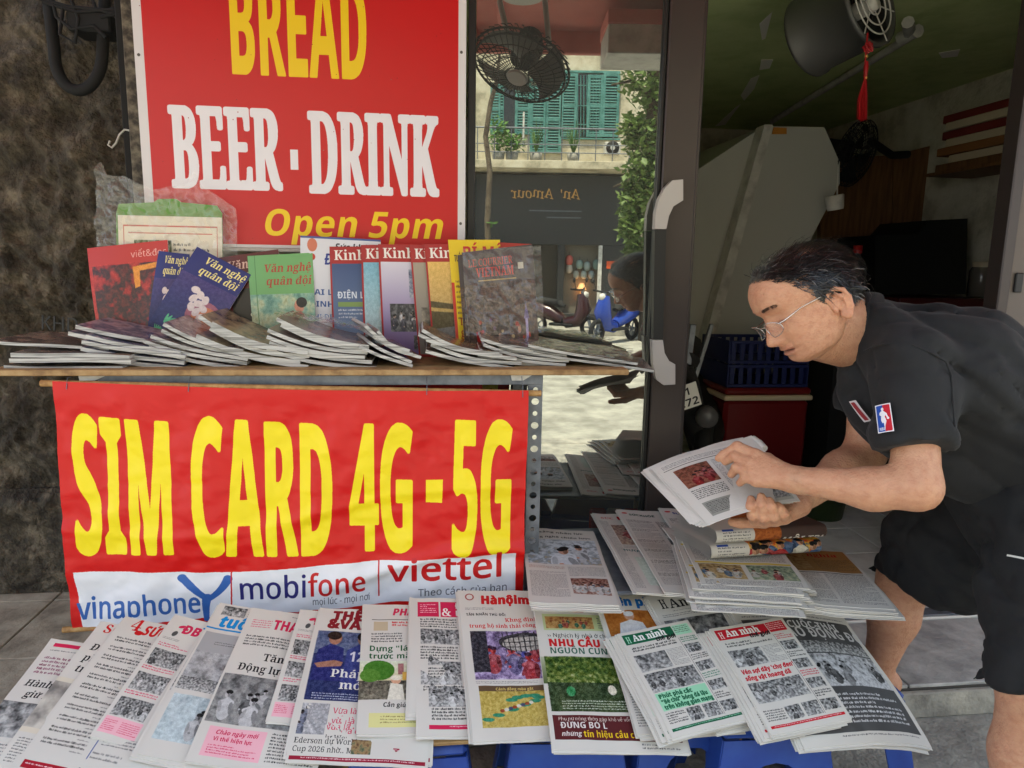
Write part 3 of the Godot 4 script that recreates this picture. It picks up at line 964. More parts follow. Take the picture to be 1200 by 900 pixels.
	for k in 2:
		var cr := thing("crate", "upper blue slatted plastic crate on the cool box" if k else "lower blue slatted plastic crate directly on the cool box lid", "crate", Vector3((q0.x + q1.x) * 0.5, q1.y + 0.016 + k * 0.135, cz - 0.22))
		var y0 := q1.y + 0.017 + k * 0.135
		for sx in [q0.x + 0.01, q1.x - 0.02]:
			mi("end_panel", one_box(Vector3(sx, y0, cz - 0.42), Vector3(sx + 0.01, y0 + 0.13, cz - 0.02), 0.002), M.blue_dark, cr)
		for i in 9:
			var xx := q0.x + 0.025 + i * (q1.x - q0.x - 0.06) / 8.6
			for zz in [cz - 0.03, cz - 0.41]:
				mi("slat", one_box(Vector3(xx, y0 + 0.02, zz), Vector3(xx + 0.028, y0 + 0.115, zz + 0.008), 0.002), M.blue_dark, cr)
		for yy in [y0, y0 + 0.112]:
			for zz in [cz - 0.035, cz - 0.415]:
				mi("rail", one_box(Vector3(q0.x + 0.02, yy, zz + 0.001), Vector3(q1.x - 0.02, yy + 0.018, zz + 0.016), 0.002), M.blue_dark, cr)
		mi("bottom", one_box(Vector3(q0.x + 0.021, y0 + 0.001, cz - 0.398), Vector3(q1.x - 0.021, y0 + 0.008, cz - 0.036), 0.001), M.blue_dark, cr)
	var gb := pz(966, 540, -3.35)
	gb.y = SLAB + 0.006
	var tub := thing("plastic_tub", "dark green plastic tub on the floor beside the cool box", "tub", gb)
	st = st_new()
	lathe(st, [Vector2(0, 0.002), Vector2(0.11, 0.002), Vector2(0.14, 0.20), Vector2(0.152, 0.20), Vector2(0.152, 0.212), Vector2(0.132, 0.212), Vector2(0.102, 0.012), Vector2(0, 0.012)], Transform3D(Basis(), gb), 28)
	mi("bowl", done(st), mat(Color(0.16, 0.24, 0.09), 0.5), tub)
	for sd in [-1, 1]:
		st = st_new()
		tube(st, [gb + Vector3(sd * 0.15, 0.205, -0.04), gb + Vector3(sd * 0.18, 0.205, 0), gb + Vector3(sd * 0.15, 0.205, 0.04)], 0.007, 6)
		mi("handle", done(st), mat(Color(0.16, 0.24, 0.09), 0.5), tub)
	# parked motorbike seen only by its tail and plate
	build_room_bike()

func wheel(parent: Node, c: Vector3, r: float, axle: Vector3) -> void:
	var side := axle.cross(Vector3.UP).normalized()
	var bas := Basis(side, axle, side.cross(axle))
	var st := st_new()
	var prof := []
	for k in 13:
		var a := TAU * k / 12
		prof.append(Vector2(r - 0.045 + cos(a) * 0.045, sin(a) * 0.045))
	lathe(st, prof, Transform3D(bas, c), 30)
	var w := mi("wheel", done(st), M.rubber, parent)
	st = st_new()
	lathe(st, [Vector2(r - 0.075, 0.025), Vector2(r - 0.06, 0.025), Vector2(r - 0.06, -0.025), Vector2(r - 0.075, -0.025), Vector2(r - 0.075, 0.025)], Transform3D(bas, c), 30)
	for k in 5:
		var e := Transform3D(bas, c) * (Basis(Vector3.UP, TAU * k / 5) * Vector3(r - 0.07, 0, 0))
		tube(st, [c, e], [0.02, 0.012], 6)
	lathe(st, [Vector2(0, 0.05), Vector2(0.035, 0.045), Vector2(0.035, -0.045), Vector2(0, -0.05)], Transform3D(bas, c), 14)
	mi("rim", done(st), M.steel, w)

func build_room_bike() -> void:
	var at := pz(812, 560, -3.3)
	var bk := thing("parked_motorbike", "dark motorbike with a white number plate parked inside the doorway", "motorbike", Vector3(at.x, SLAB, -3.5))
	var c := pz(830, 540, -3.45)
	wheel(bk, Vector3(c.x, SLAB + 0.29, -3.5), 0.28, Vector3(0.9, 0, 0.44).normalized())
	var st := st_new()
	var pl := [[791, 455], [815, 447], [822, 474], [791, 483]]
	pixel_prism(st, pl, -3.1, 0.004)
	mi("plate_backing", done(st), M.white_metal, bk)
	var im := Image.create(200, 150, false, Image.FORMAT_RGB8)
	im.fill(Color(0.80, 0.80, 0.76))
	text(im, "C1", 90, 160, 66, 46, Color(0.07, 0.07, 0.07), "sans_bold")
	text(im, "1.72", 60, 192, 136, 48, Color(0.07, 0.07, 0.07), "sans_bold")
	st = st_new()
	var e := []
	for q in [[774, 461.5], [815.3, 446.8], [822.5, 473.8], [780, 488]]: e.append(pz(q[0], q[1], -3.095))
	st.set_smooth_group(-1)
	vt(st, e[0], Vector2(0, 0)); vt(st, e[1], Vector2(1, 0)); vt(st, e[2], Vector2(1, 1)); vt(st, e[0], Vector2(0, 0)); vt(st, e[2], Vector2(1, 1)); vt(st, e[3], Vector2(0, 1))
	mi("number_plate", done(st), printed(im, 0.5), bk)
	st = st_new()
	var t0 := pz(800, 430, -3.25)
	tube(st, [Vector3(c.x, SLAB + 0.3, -3.5), t0 + Vector3(0.02, -0.1, 0), t0], [0.05, 0.07, 0.05], 10)
	tube(st, [t0, t0 + Vector3(0.02, -0.08, 0.12), pz(806, 462, -3.12)], [0.03, 0.025, 0.02], 8)
	mi("tail", done(st), M.dull_black, bk)
	st = st_new()
	lathe(st, [Vector2(0, 0.02), Vector2(0.05, 0.015), Vector2(0.055, -0.02), Vector2(0, -0.03)], Transform3D(Basis(Vector3.RIGHT, PI / 2), pz(829, 489, -3.2)), 18)
	mi("lamp", done(st), mat(Color(0.3, 0.3, 0.3), 0.3), bk)
	st = st_new()
	bar(st, pz(812, 380, -3.3), pz(800, 470, -3.3), 0.03, 0.02, Vector3.BACK)
	bar(st, pz(834, 380, -3.35), pz(812, 450, -3.3), 0.02, 0.02, Vector3.BACK)
	mi("rack_bar", done(st), M.steel, bk)
	st = st_new()
	tube(st, [t0 + Vector3(0.03, 0.02, -0.05), t0 + Vector3(0.12, 0.06, -0.35), t0 + Vector3(0.25, 0.02, -0.8)], [0.07, 0.11, 0.1], 12, true, 0.7)
	mi("seat", done(st), M.dull_black, bk)
	st = st_new()
	tube(st, [Vector3(c.x, SLAB + 0.3, -3.5), Vector3(c.x + 0.15, SLAB + 0.38, -3.9), Vector3(c.x + 0.3, SLAB + 0.6, -4.3)], [0.07, 0.13, 0.1], 12)
	mi("engine", done(st), M.dull_black, bk)
	wheel(bk, Vector3(c.x + 0.42, SLAB + 0.29, -4.55), 0.28, Vector3(0.9, 0, 0.44).normalized())
# ------------------------------------------------------------------ the street behind the camera, seen in the glass of the door
func facade_box(a: Array, b: Array, z: float, deep: float, bev := 0.005) -> ArrayMesh:
	var p := mirrored(a[0], a[1], z); var q := mirrored(b[0], b[1], z)
	return one_box(Vector3(minf(p.x, q.x), minf(p.y, q.y), z), Vector3(maxf(p.x, q.x), maxf(p.y, q.y), z + deep), bev)

func shutter(parent: Node, a: Array, b: Array, z: float) -> void:
	var p := mirrored(a[0], a[1], z); var q := mirrored(b[0], b[1], z)
	var x0 := minf(p.x, q.x); var x1 := maxf(p.x, q.x); var y0 := minf(p.y, q.y); var y1 := maxf(p.y, q.y)
	var st := st_new()
	var w := minf(0.07, (x1 - x0) * 0.2)
	bx(st, Vector3(x0, y0, z - 0.05), Vector3(x0 + w, y1, z)); bx(st, Vector3(x1 - w, y0, z - 0.05), Vector3(x1, y1, z))
	for yy in [y0, (y0 + y1) * 0.5 - 0.04, y1 - 0.08]:
		bx(st, Vector3(x0 + w, yy, z - 0.048), Vector3(x1 - w, yy + 0.08, z - 0.002))
	var s := mi("shutter", done(st), M.teal, parent)
	st = st_new()
	var n := int((y1 - y0) / 0.075)
	for i in n:
		var yc := y0 + 0.09 + (y1 - y0 - 0.18) * (i + 0.5) / n
		rbox(st, Transform3D(Basis(Vector3.RIGHT, 0.7), Vector3((x0 + x1) * 0.5, yc, z - 0.025)), Vector3(x1 - x0 - w * 2 - 0.004, 0.07, 0.008), 0.0)
	var sl := mi("louvres", done(st), M.teal, s)
	tag(sl, "", "", "", "stuff")

func leafy(st: SurfaceTool, c: Vector3, r: Vector3, count: int, size: float) -> void:
	st.set_smooth_group(-1)
	for i in count:
		var d := Vector3(rng.randfn(), rng.randfn(), rng.randfn()).normalized() * pow(rng.randf(), 0.45)
		var p := c + d * r
		var b := Basis.from_euler(Vector3(rng.randf_range(-0.9, 0.9), rng.randf() * TAU, rng.randf_range(-0.9, 0.9))).scaled(Vector3.ONE * size * rng.randf_range(0.6, 1.3))
		var a0 := p; var a1 := p + b * Vector3(0.3, 0.05, 0.5); var a2 := p + b * Vector3(0, 0, 1.1); var a3 := p + b * Vector3(-0.3, 0.05, 0.5)
		vt(st, a0); vt(st, a1); vt(st, a2); vt(st, a0); vt(st, a2); vt(st, a3)

func scooter(label: String, c: Color, at: Vector3, turn: float) -> void:
	var t := thing("parked_scooter", label, "scooter", at, "scooters parked across the street")
	var xf := Transform3D(Basis(Vector3.UP, turn), at)
	var paint := mat(c, 0.25)
	wheel(t, xf * Vector3(0.62, 0.24, 0), 0.24, xf.basis.z)
	wheel(t, xf * Vector3(-0.62, 0.24, 0), 0.24, xf.basis.z)
	var st := st_new()
	tube(st, [xf * Vector3(-0.92, 0.62, 0), xf * Vector3(-0.7, 0.62, 0), xf * Vector3(-0.3, 0.5, 0), xf * Vector3(0.0, 0.36, 0)], [0.06, 0.15, 0.16, 0.1], 14)
	mi("rear_body", done(st), paint, t)
	st = st_new()
	tube(st, [xf * Vector3(0.05, 0.30, 0), xf * Vector3(0.34, 0.36, 0), xf * Vector3(0.46, 0.62, 0), xf * Vector3(0.40, 0.92, 0)], [0.11, 0.14, 0.17, 0.10], 14)
	mi("leg_shield", done(st), paint, t)
	st = st_new()
	rbox(st, Transform3D(xf.basis, xf * Vector3(0.0, 0.27, 0)), Vector3(0.55, 0.06, 0.3), 0.02)
	mi("floorboard", done(st), M.dull_black, t)
	st = st_new()
	tube(st, [xf * Vector3(-0.85, 0.74, 0), xf * Vector3(-0.5, 0.76, 0), xf * Vector3(-0.1, 0.70, 0), xf * Vector3(0.02, 0.64, 0)], [0.06, 0.12, 0.13, 0.07], 12, true, 0.6)
	mi("seat", done(st), M.dull_black, t)
	st = st_new()
	tube(st, [xf * Vector3(0.62, 0.24, 0), xf * Vector3(0.5, 0.6, 0), xf * Vector3(0.40, 0.98, 0)], 0.035, 8)
	mi("fork", done(st), M.steel, t)
	st = st_new()
	tube(st, [xf * Vector3(0.3, 1.02, -0.34), xf * Vector3(0.39, 1.0, -0.12), xf * Vector3(0.39, 1.0, 0.12), xf * Vector3(0.3, 1.02, 0.34)], 0.02, 8)
	mi("handlebar", done(st), M.dull_black, t)
	for s in [-1, 1]:
		st = st_new()
		tube(st, [xf * Vector3(0.36, 1.0, s * 0.22), xf * Vector3(0.36, 1.18, s * 0.3)], 0.008, 6)
		lathe(st, [Vector2(0, 0.01), Vector2(0.05, 0.008), Vector2(0.05, -0.012), Vector2(0, -0.014)], Transform3D(xf.basis * Basis(Vector3.BACK, PI / 2), xf * Vector3(0.36, 1.2, s * 0.32)), 12)
		mi("mirror", done(st), M.dull_black, t)
	st = st_new()
	lathe(st, [Vector2(0, 0.05), Vector2(0.06, 0.03), Vector2(0.075, -0.03)], Transform3D(xf.basis * Basis(Vector3.BACK, -PI / 2), xf * Vector3(0.5, 0.9, 0)), 14)
	mi("headlight", done(st), M.white_metal, t)

func build_street() -> void:
	var fz := 14.0
	var top := mirrored(650, -20, fz).y + 3.5
	var h := thing("far_house", "cream two storey house with teal shutters and a balcony across the street", "house", Vector3(6, 0.12, fz))
	var xl := mirrored(500, 200, fz).x - 5.0; var xr := mirrored(800, 200, fz).x + 8.0
	mi("wall", one_box(Vector3(xl, 0.12, fz), Vector3(xr, top, fz + 1.0), 0.0), M.render_wall, h)
	mi("cornice", one_box(Vector3(xl, top - 0.3, fz - 0.35), Vector3(xr, top, fz - 0.001), 0.02), M.render_wall, h)
	# openings of the upper floor
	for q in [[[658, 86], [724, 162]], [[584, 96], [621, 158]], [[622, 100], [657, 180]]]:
		mi("dim_room_panel", facade_box(q[0], q[1], fz - 0.02, 0.019, 0.0), mat(Color(0.13, 0.15, 0.16), 0.06), h)  # flat panel, its dark colour stands in for the unlit rooms behind
	for q in [[[658, 86], [675, 161]], [[707, 86], [724, 161]], [[604, 97], [621, 158]], [[622, 101], [639, 180]], [[640, 101], [657, 180]], [[575, 97], [586, 158]]]:
		shutter(h, q[0], q[1], fz - 0.03)
	for q in [[[689, 88], [705, 161]], [[586, 98], [590, 157]]]:
		shutter(h, q[0], q[1], fz - 0.025)
	var st := st_new()
	for i in 9:
		var p := mirrored(677 + i * 3.6, 88, fz - 0.06); var q2 := mirrored(677 + i * 3.6, 160, fz - 0.06)
		tube(st, [p, q2], 0.012, 5)
	for yy in [100, 124, 146]:
		tube(st, [mirrored(676, yy, fz - 0.06), mirrored(706, yy, fz - 0.06)], 0.012, 5)
	mi("window_bars", done(st), M.teal, h)
	for q in [[[655, 82], [727, 86]], [[655, 161], [727, 164]], [[581, 92], [660, 96]]]:
		mi("window_trim", facade_box(q[0], q[1], fz - 0.07, 0.068), M.teal, h)
	# balcony
	var bz := fz - 1.1
	var s0 := mirrored(480, 185, bz); var s1 := mirrored(742, 199, bz)
	mi("balcony_slab", one_box(Vector3(s0.x, s1.y, bz), Vector3(s1.x, s0.y, fz - 0.001), 0.01), M.render_wall, h)
	st = st_new()
	var r0 := mirrored(480, 147, bz); var r1 := mirrored(738, 150, bz)
	tube(st, [Vector3(s0.x, r0.y, bz + 0.05), Vector3(s1.x - 0.1, r0.y, bz + 0.05)], 0.02, 6)
	for yy in [0.25, 0.5]:
		tube(st, [Vector3(s0.x, lerpf(s0.y, r0.y, yy), bz + 0.05), Vector3(s1.x - 0.1, lerpf(s0.y, r0.y, yy), bz + 0.05)], 0.012, 5)
	for i in 14:
		var xx := lerpf(s0.x, s1.x - 0.1, i / 13.0)
		tube(st, [Vector3(xx, s0.y, bz + 0.05), Vector3(xx, r0.y, bz + 0.05)], 0.012, 5)
	var rail := mi("balcony_rail", done(st), M.steel, h)
	rail.name = "balcony_rail"
	mi("mast", one_box(mirrored(612, 172, bz + 0.2), mirrored(615, 131, bz + 0.2) + Vector3(0, 0, 0.04), 0.002), M.white_metal, h)
	var acb := facade_box([709, 166], [727, 181], bz + 0.35, 0.3, 0.02)
	var ac := thing("air_conditioner", "pale outdoor air conditioner unit on the far balcony", "air conditioner", mirrored(718, 181, bz + 0.35))
	mi("casing", acb, M.white_metal, ac)
	st = st_new()
	var acc := mirrored(718, 173, bz + 0.34)
	lathe(st, [Vector2(0.06, 0), Vector2(0.16, 0), Vector2(0.16, 0.01), Vector2(0.06, 0.01)], Transform3D(Basis(Vector3.RIGHT, PI / 2), acc), 16)
	mi("fan_guard", done(st), M.dull_black, ac)
	for q in [[628, 178, 0.34, "spiky", "spiky potted plant by the white mast on the far balcony"], [672, 180, 0.36, "spiky", "spiky potted plant before the barred window on the far balcony"], [584, 176, 0.4, "leafy", "tall bushy potted plant on the far balcony"], [600, 177, 0.2, "leafy", "low bushy potted plant on the far balcony"]]:
		var pb := mirrored(q[0], q[1], bz + 0.25)
		pb.y = s0.y
		var pot := thing("potted_plant", q[4], "plant", pb, "potted plants on the far balcony")
		st = st_new()
		lathe(st, [Vector2(0, 0.001), Vector2(0.13, 0.001), Vector2(0.16, 0.2), Vector2(0.13, 0.2), Vector2(0, 0.18)], Transform3D(Basis(), pb), 14)
		mi("pot", done(st), M.concrete, pot)
		st = st_new()
		if q[3] == "spiky":
			for k in 26:
				var an := rng.randf() * TAU; var le := rng.randf_range(0.5, 0.95); var lean := rng.randf_range(0.15, 0.7)
				var d := Vector3(cos(an), 0, sin(an))
				tube(st, [pb + Vector3(0, 0.18, 0), pb + Vector3(0, 0.18 + le * 0.6, 0) + d * lean * 0.25, pb + Vector3(0, 0.18 + le * (1.0 - lean * 0.4), 0) + d * lean * 0.6], [0.025, 0.022, 0.003], 4, false, 0.3)
		else:
			leafy(st, pb + Vector3(0, 0.2 + q[2], 0), Vector3(0.3, q[2], 0.3), 220, 0.12)
		mi("leaves", done(st), M.leaf2, pot)
	# dark shop front on the ground floor
	var sz := fz - 0.35
	var sh := thing("dark_shopfront", "charcoal shopfront with gold script lettering across the street", "shop", mirrored(650, 385, sz))
	var a := mirrored(540, 203, sz); var b := mirrored(731, 385, sz)
	a.y = minf(a.y, s1.y - 0.01)
	var wx0 := mirrored(662, 287, sz); var wx1 := mirrored(704, 368, sz)
	var by := 0.121
	mi("fascia", one_box(Vector3(a.x, wx0.y, sz), Vector3(b.x, a.y, fz - 0.002), 0.01), M.dark_shop, sh)
	mi("pier", one_box(Vector3(wx1.x, by, sz), Vector3(b.x, wx0.y - 0.001, fz - 0.002), 0.01), M.dark_shop, sh)
	var d0 := mirrored(620, 287, sz); var d1 := mirrored(652, 368, sz)
	mi("pier", one_box(Vector3(a.x, by, sz), Vector3(d0.x, wx0.y - 0.001, fz - 0.002), 0.01), M.dark_shop, sh)
	mi("mullion", one_box(Vector3(d1.x, by, sz), Vector3(wx0.x, wx0.y - 0.001, fz - 0.002), 0.01), M.dark_shop, sh)
	mi("stall_riser", one_box(Vector3(wx0.x + 0.001, by, sz + 0.01), Vector3(wx1.x - 0.001, wx1.y, fz - 0.002), 0.01), M.dark_shop, sh)
	mi("display_back", one_box(Vector3(wx0.x + 0.001, wx1.y + 0.001, fz - 0.02), Vector3(wx1.x - 0.001, wx0.y - 0.002, fz - 0.004), 0.0), mat(Color(0.44, 0.42, 0.37), 0.8), sh)
	mi("door_leaf", one_box(Vector3(d0.x + 0.001, by, fz - 0.06), Vector3(d1.x - 0.001, wx0.y - 0.002, fz - 0.004), 0.0), mat(Color(0.22, 0.19, 0.14), 0.5), sh)
	mi("white_post", one_box(Vector3(wx1.x - 0.12, by, sz - 0.03), Vector3(wx1.x - 0.02, wx0.y, sz - 0.002), 0.005), M.white_metal, sh)
	var notice := mi("notice", facade_box([711, 306], [723, 315], sz - 0.012, 0.01, 0.0), mat(Color(0.85, 0.33, 0.12), 0.6), sh)
	notice.name = "notice"
	for q in [["An'  Amour", 639, 236, 0.0135, 78.0], ["", 0, 0, 0, 0]]:
		if q[0] == "": continue
		var tm := TextMesh.new()
		tm.text = q[0]
		var fo := SystemFont.new()
		fo.font_names = PackedStringArray(["Droid Serif"])
		var fv := FontVariation.new()
		fv.base_font = fo
		fv.variation_transform = Transform2D(Vector2(1, 0), Vector2(0.22, 1), Vector2.ZERO)
		tm.font = fv
		tm.font_size = 40
		tm.pixel_size = 0.011
		tm.depth = 0.02
		var o := mi("lettering", tm, M.gold, sh, false)
		var lp := mirrored(q[1], q[2] - 8, sz - 0.02)
		var wantw := absf(mirrored(680, 230, sz).x - mirrored(599, 230, sz).x)
		o.transform = Transform3D(Basis(Vector3.UP, PI).scaled(Vector3.ONE * wantw / tm.get_aabb().size.x), lp - sh.position)
	for q in [[620, 246, 60], [640, 254, 40]]:
		var p2 := mirrored(q[0], q[1], sz - 0.006)
		mi("small_lettering", one_box(p2, p2 + Vector3(q[2] * 0.022, -0.03, 0.005), 0.0), M.steel, sh)
	# lit table lamp and goods in the window
	var lampbase := mirrored(681, 352, fz - 0.16)
	var la := thing("table_lamp", "lit table lamp with a cone shade in the far shop window", "lamp", lampbase)
	st = st_new()
	lathe(st, [Vector2(0.0, 0.0), Vector2(0.09, 0.0), Vector2(0.03, 0.04), Vector2(0.04, 0.2), Vector2(0.02, 0.26)], Transform3D(Basis(), lampbase), 14)
	mi("stand", done(st), M.gold, la)
	st = st_new()
	lathe(st, [Vector2(0.13, 0.27), Vector2(0.06, 0.45), Vector2(0.055, 0.45), Vector2(0.125, 0.27)], Transform3D(Basis(), lampbase), 18)
	var shade := mat(Color(0.85, 0.65, 0.45), 0.8)
	shade.emission_enabled = true
	shade.emission = Color(1.0, 0.62, 0.32)
	shade.emission_energy_multiplier = 0.25
	mi("shade", done(st), shade, la)
	var ol := OmniLight3D.new()
	ol.name = "lamp_light"
	ol.light_color = Color(1.0, 0.7, 0.42)
	ol.light_energy = 0.06
	ol.light_size = 0.05
	ol.omni_range = 6.0
	ol.shadow_enabled = true
	la.add_child(ol)
	ol.position = Vector3(0, 0.36, 0)
	for q in [[667, 305, 0.10, Color(0.75, 0.35, 0.3), "coral"], [667, 315, 0.09, Color(0.7, 0.66, 0.6), "cream"], [679, 310, 0.09, Color(0.5, 0.58, 0.55), "sage green"], [688, 312, 0.09, Color(0.55, 0.6, 0.58), "pale green"], [675, 322, 0.08, Color(0.6, 0.6, 0.55), "beige"], [684, 322, 0.08, Color(0.62, 0.64, 0.6), "pale grey"], [693, 322, 0.08, Color(0.55, 0.6, 0.6), "blue grey"], [699, 310, 0.1, Color(0.4, 0.5, 0.47), "dark green"]]:
		var vp := mirrored(q[0], q[1], fz - 0.12)
		var v := thing("lantern", q[4] + " silk lantern hanging in the far shop window", "lantern", vp, "lanterns in the far shop window")
		st = st_new()
		var pr := []
		for k in 9: pr.append(Vector2(sin(PI * (0.08 + 0.84 * k / 8.0)) * q[2], cos(PI * k / 8.0) * q[2] * 1.3))
		lathe(st, pr, Transform3D(Basis(), vp), 12)
		mi("body", done(st), mat(q[3], 0.7), v)
		st = st_new()
		tube(st, [vp + Vector3(0, q[2] * 1.2, 0), vp + Vector3(0, q[2] * 2.2, 0)], 0.006, 4)
		mi("cord", done(st), M.dull_black, v)
	# street tree with a leafy crown, and a thin sapling
	var tz := 9.8
	var tb := mirrored(764, 390, tz)
	tb.y = 0.121 if tz > 10.6 else 0.0
	var tr := thing("street_tree", "street tree with a dark trunk and hanging leaves across the road", "tree", tb)
	var tx := mirrored(764, 200, tz).x
	st = st_new()
	tube(st, [Vector3(tx + 0.1, 0, tz), Vector3(tx + 0.05, 1.5, tz), Vector3(tx, 3.5, tz), Vector3(tx - 0.1, 6.5, tz)], [0.22, 0.17, 0.16, 0.11], 12)
	for k in 7:
		var y := 2.2 + k * 0.6
		var an := k * 2.4
		tube(st, [Vector3(tx, y, tz), Vector3(tx + cos(an) * 0.5, y + 0.4, tz + sin(an) * 0.5), Vector3(tx + cos(an) * 0.9, y + 0.3, tz + sin(an) * 0.9)], [0.05, 0.035, 0.015], 6)
	mi("trunk", done(st), M.bark, tr)
	st = st_new()
	for q in [[750, 95, 0.5], [742, 150, 0.3], [753, 165, 0.45], [748, 200, 0.5], [758, 215, 0.45], [742, 232, 0.4], [752, 250, 0.5], [738, 265, 0.3], [748, 280, 0.45], [755, 300, 0.4], [742, 300, 0.25], [775, 120, 0.7], [785, 200, 0.7], [790, 60, 0.9], [740, 30, 0.5]]:
		leafy(st, mirrored(q[0], q[1], tz - 0.3), Vector3(q[2] * 0.7, q[2], q[2]), 260, 0.15)
	mi("crown", done(st), M.leaf, tr)
	var sp := thing("sapling", "thin bent sapling trunk on the far pavement", "tree", Vector3(mirrored(573, 330, 8.0).x, 0, 8.0))
	st = st_new()
	var pts := []
	for q in [[574, 400], [573, 330], [571, 260], [574, 200], [569, 160], [575, 120], [582, 95], [586, 60]]: pts.append(mirrored(q[0], q[1], 8.0))
	pts[0].y = 0.0
	tube(st, pts, [0.06, 0.05, 0.05, 0.045, 0.045, 0.04, 0.035, 0.02], 8)
	mi("trunk", done(st), M.bark, sp)
	st = st_new()
	leafy(st, pts[7] + Vector3(0.1, 0.5, 0), Vector3(0.6, 0.5, 0.6), 200, 0.14)
	leafy(st, mirrored(577, 262, 8.0), Vector3(0.06, 0.03, 0.06), 14, 0.08)
	mi("crown", done(st), M.leaf2, sp)
	scooter("blue scooter parked across the street before the charcoal shopfront", Color(0.12, 0.25, 0.62), Vector3(mirrored(722, 395, 9.2).x, 0, 9.4), 2.3)
	scooter("dark maroon scooter parked across the street before the charcoal shopfront", Color(0.2, 0.07, 0.08), Vector3(mirrored(660, 380, 10.2).x, 0, 10.2), 0.5)
	# fan and light box under the awning
	var fcz := -1.30
	var fc := mirrored(611, 76, fcz)
	var wf := thing("orbit_fan", "dark ceiling orbit fan hanging under the red awning", "fan", fc)
	var fb := Basis(Vector3.BACK, 0.28) * Basis(Vector3.RIGHT, -1.0 + PI)
	var R := 0.225
	var xf := Transform3D(Basis(Vector3.BACK, -0.30) * Basis(Vector3.RIGHT, 0.42), fc)
	st = st_new()
	for rr in [0.25, 0.5, 0.75, 0.93, 1.0]:
		var ring := []
		for k in 33:
			var an := TAU * k / 32
			ring.append(xf * Vector3(cos(an) * R * rr, -0.07 * sqrt(1.0 - rr * rr * 0.98), sin(an) * R * rr))
		tube(st, ring, 0.0025 if rr < 0.9 else 0.005, 4, false)
	for k in 44:
		var an := TAU * k / 44
		for s in [-0.07, 0.07]:
			var spk := []
			for rr in [0.15, 0.6, 0.9, 1.0]: spk.append(xf * Vector3(cos(an) * R * rr, s * sqrt(1.0 - rr * rr * 0.98), sin(an) * R * rr))
			tube(st, spk, 0.0022, 4)
	mi("cage", done(st), M.dull_black, wf)
	for k in 3:
		st = st_new()
		grid(st, 6, 5, func(u: float, v: float) -> Vector3: return xf * (Basis(Vector3.UP, TAU * k / 3 + (u - 0.5) * 1.3 * (0.5 + v)) * Vector3(lerpf(0.04, R * 0.9, v), (u - 0.5) * 0.05, 0)))
		mi("blade", done(st), mat(Color(0.30, 0.29, 0.27), 0.5), wf)
	st = st_new()
	tube(st, [xf * Vector3(0, -0.07, 0), xf * Vector3(0, -0.078, 0)], [0.05, 0.045], 18)
	mi("badge", done(st), M.grey_plastic, wf)
	st = st_new()
	tube(st, [xf * Vector3(0, 0.02, 0), xf * Vector3(0, 0.10, 0), xf * Vector3(0, 0.17, 0)], [0.06, 0.075, 0.05], 14)
	mi("motor", done(st), M.dull_black, wf)
	st = st_new()
	var cp := Vector3(fc.x + 0.02, 2.79, fc.z)
	for s in [-1, 1]:
		tube(st, [xf * Vector3(s * 0.1, 0.12, 0), Vector3(fc.x + s * 0.1, fc.y + 0.26, fc.z), Vector3(fc.x + s * 0.09, 2.72, fc.z)], 0.014, 6)
	tube(st, [Vector3(fc.x, 2.775, fc.z), Vector3(fc.x, 2.68, fc.z), Vector3(fc.x, 2.66, fc.z)], [0.12, 0.12, 0.09], 20)
	mi("yoke", done(st), M.grey_plastic, wf)
	var lb := thing("light_box", "white sign box with a red edge hung under the awning", "sign box", mirrored(760, 40, -1.1))
	mi("box", one_box(mirrored(712, 62, -1.1), mirrored(860, 28, -1.1) + Vector3(0, 0, 0.3), 0.004), M.white_metal, lb)
	mi("edge", one_box(mirrored(712, 27, -1.11), mirrored(860, 12, -1.11) + Vector3(0, 0, 0.31), 0.004), M.awning, lb)
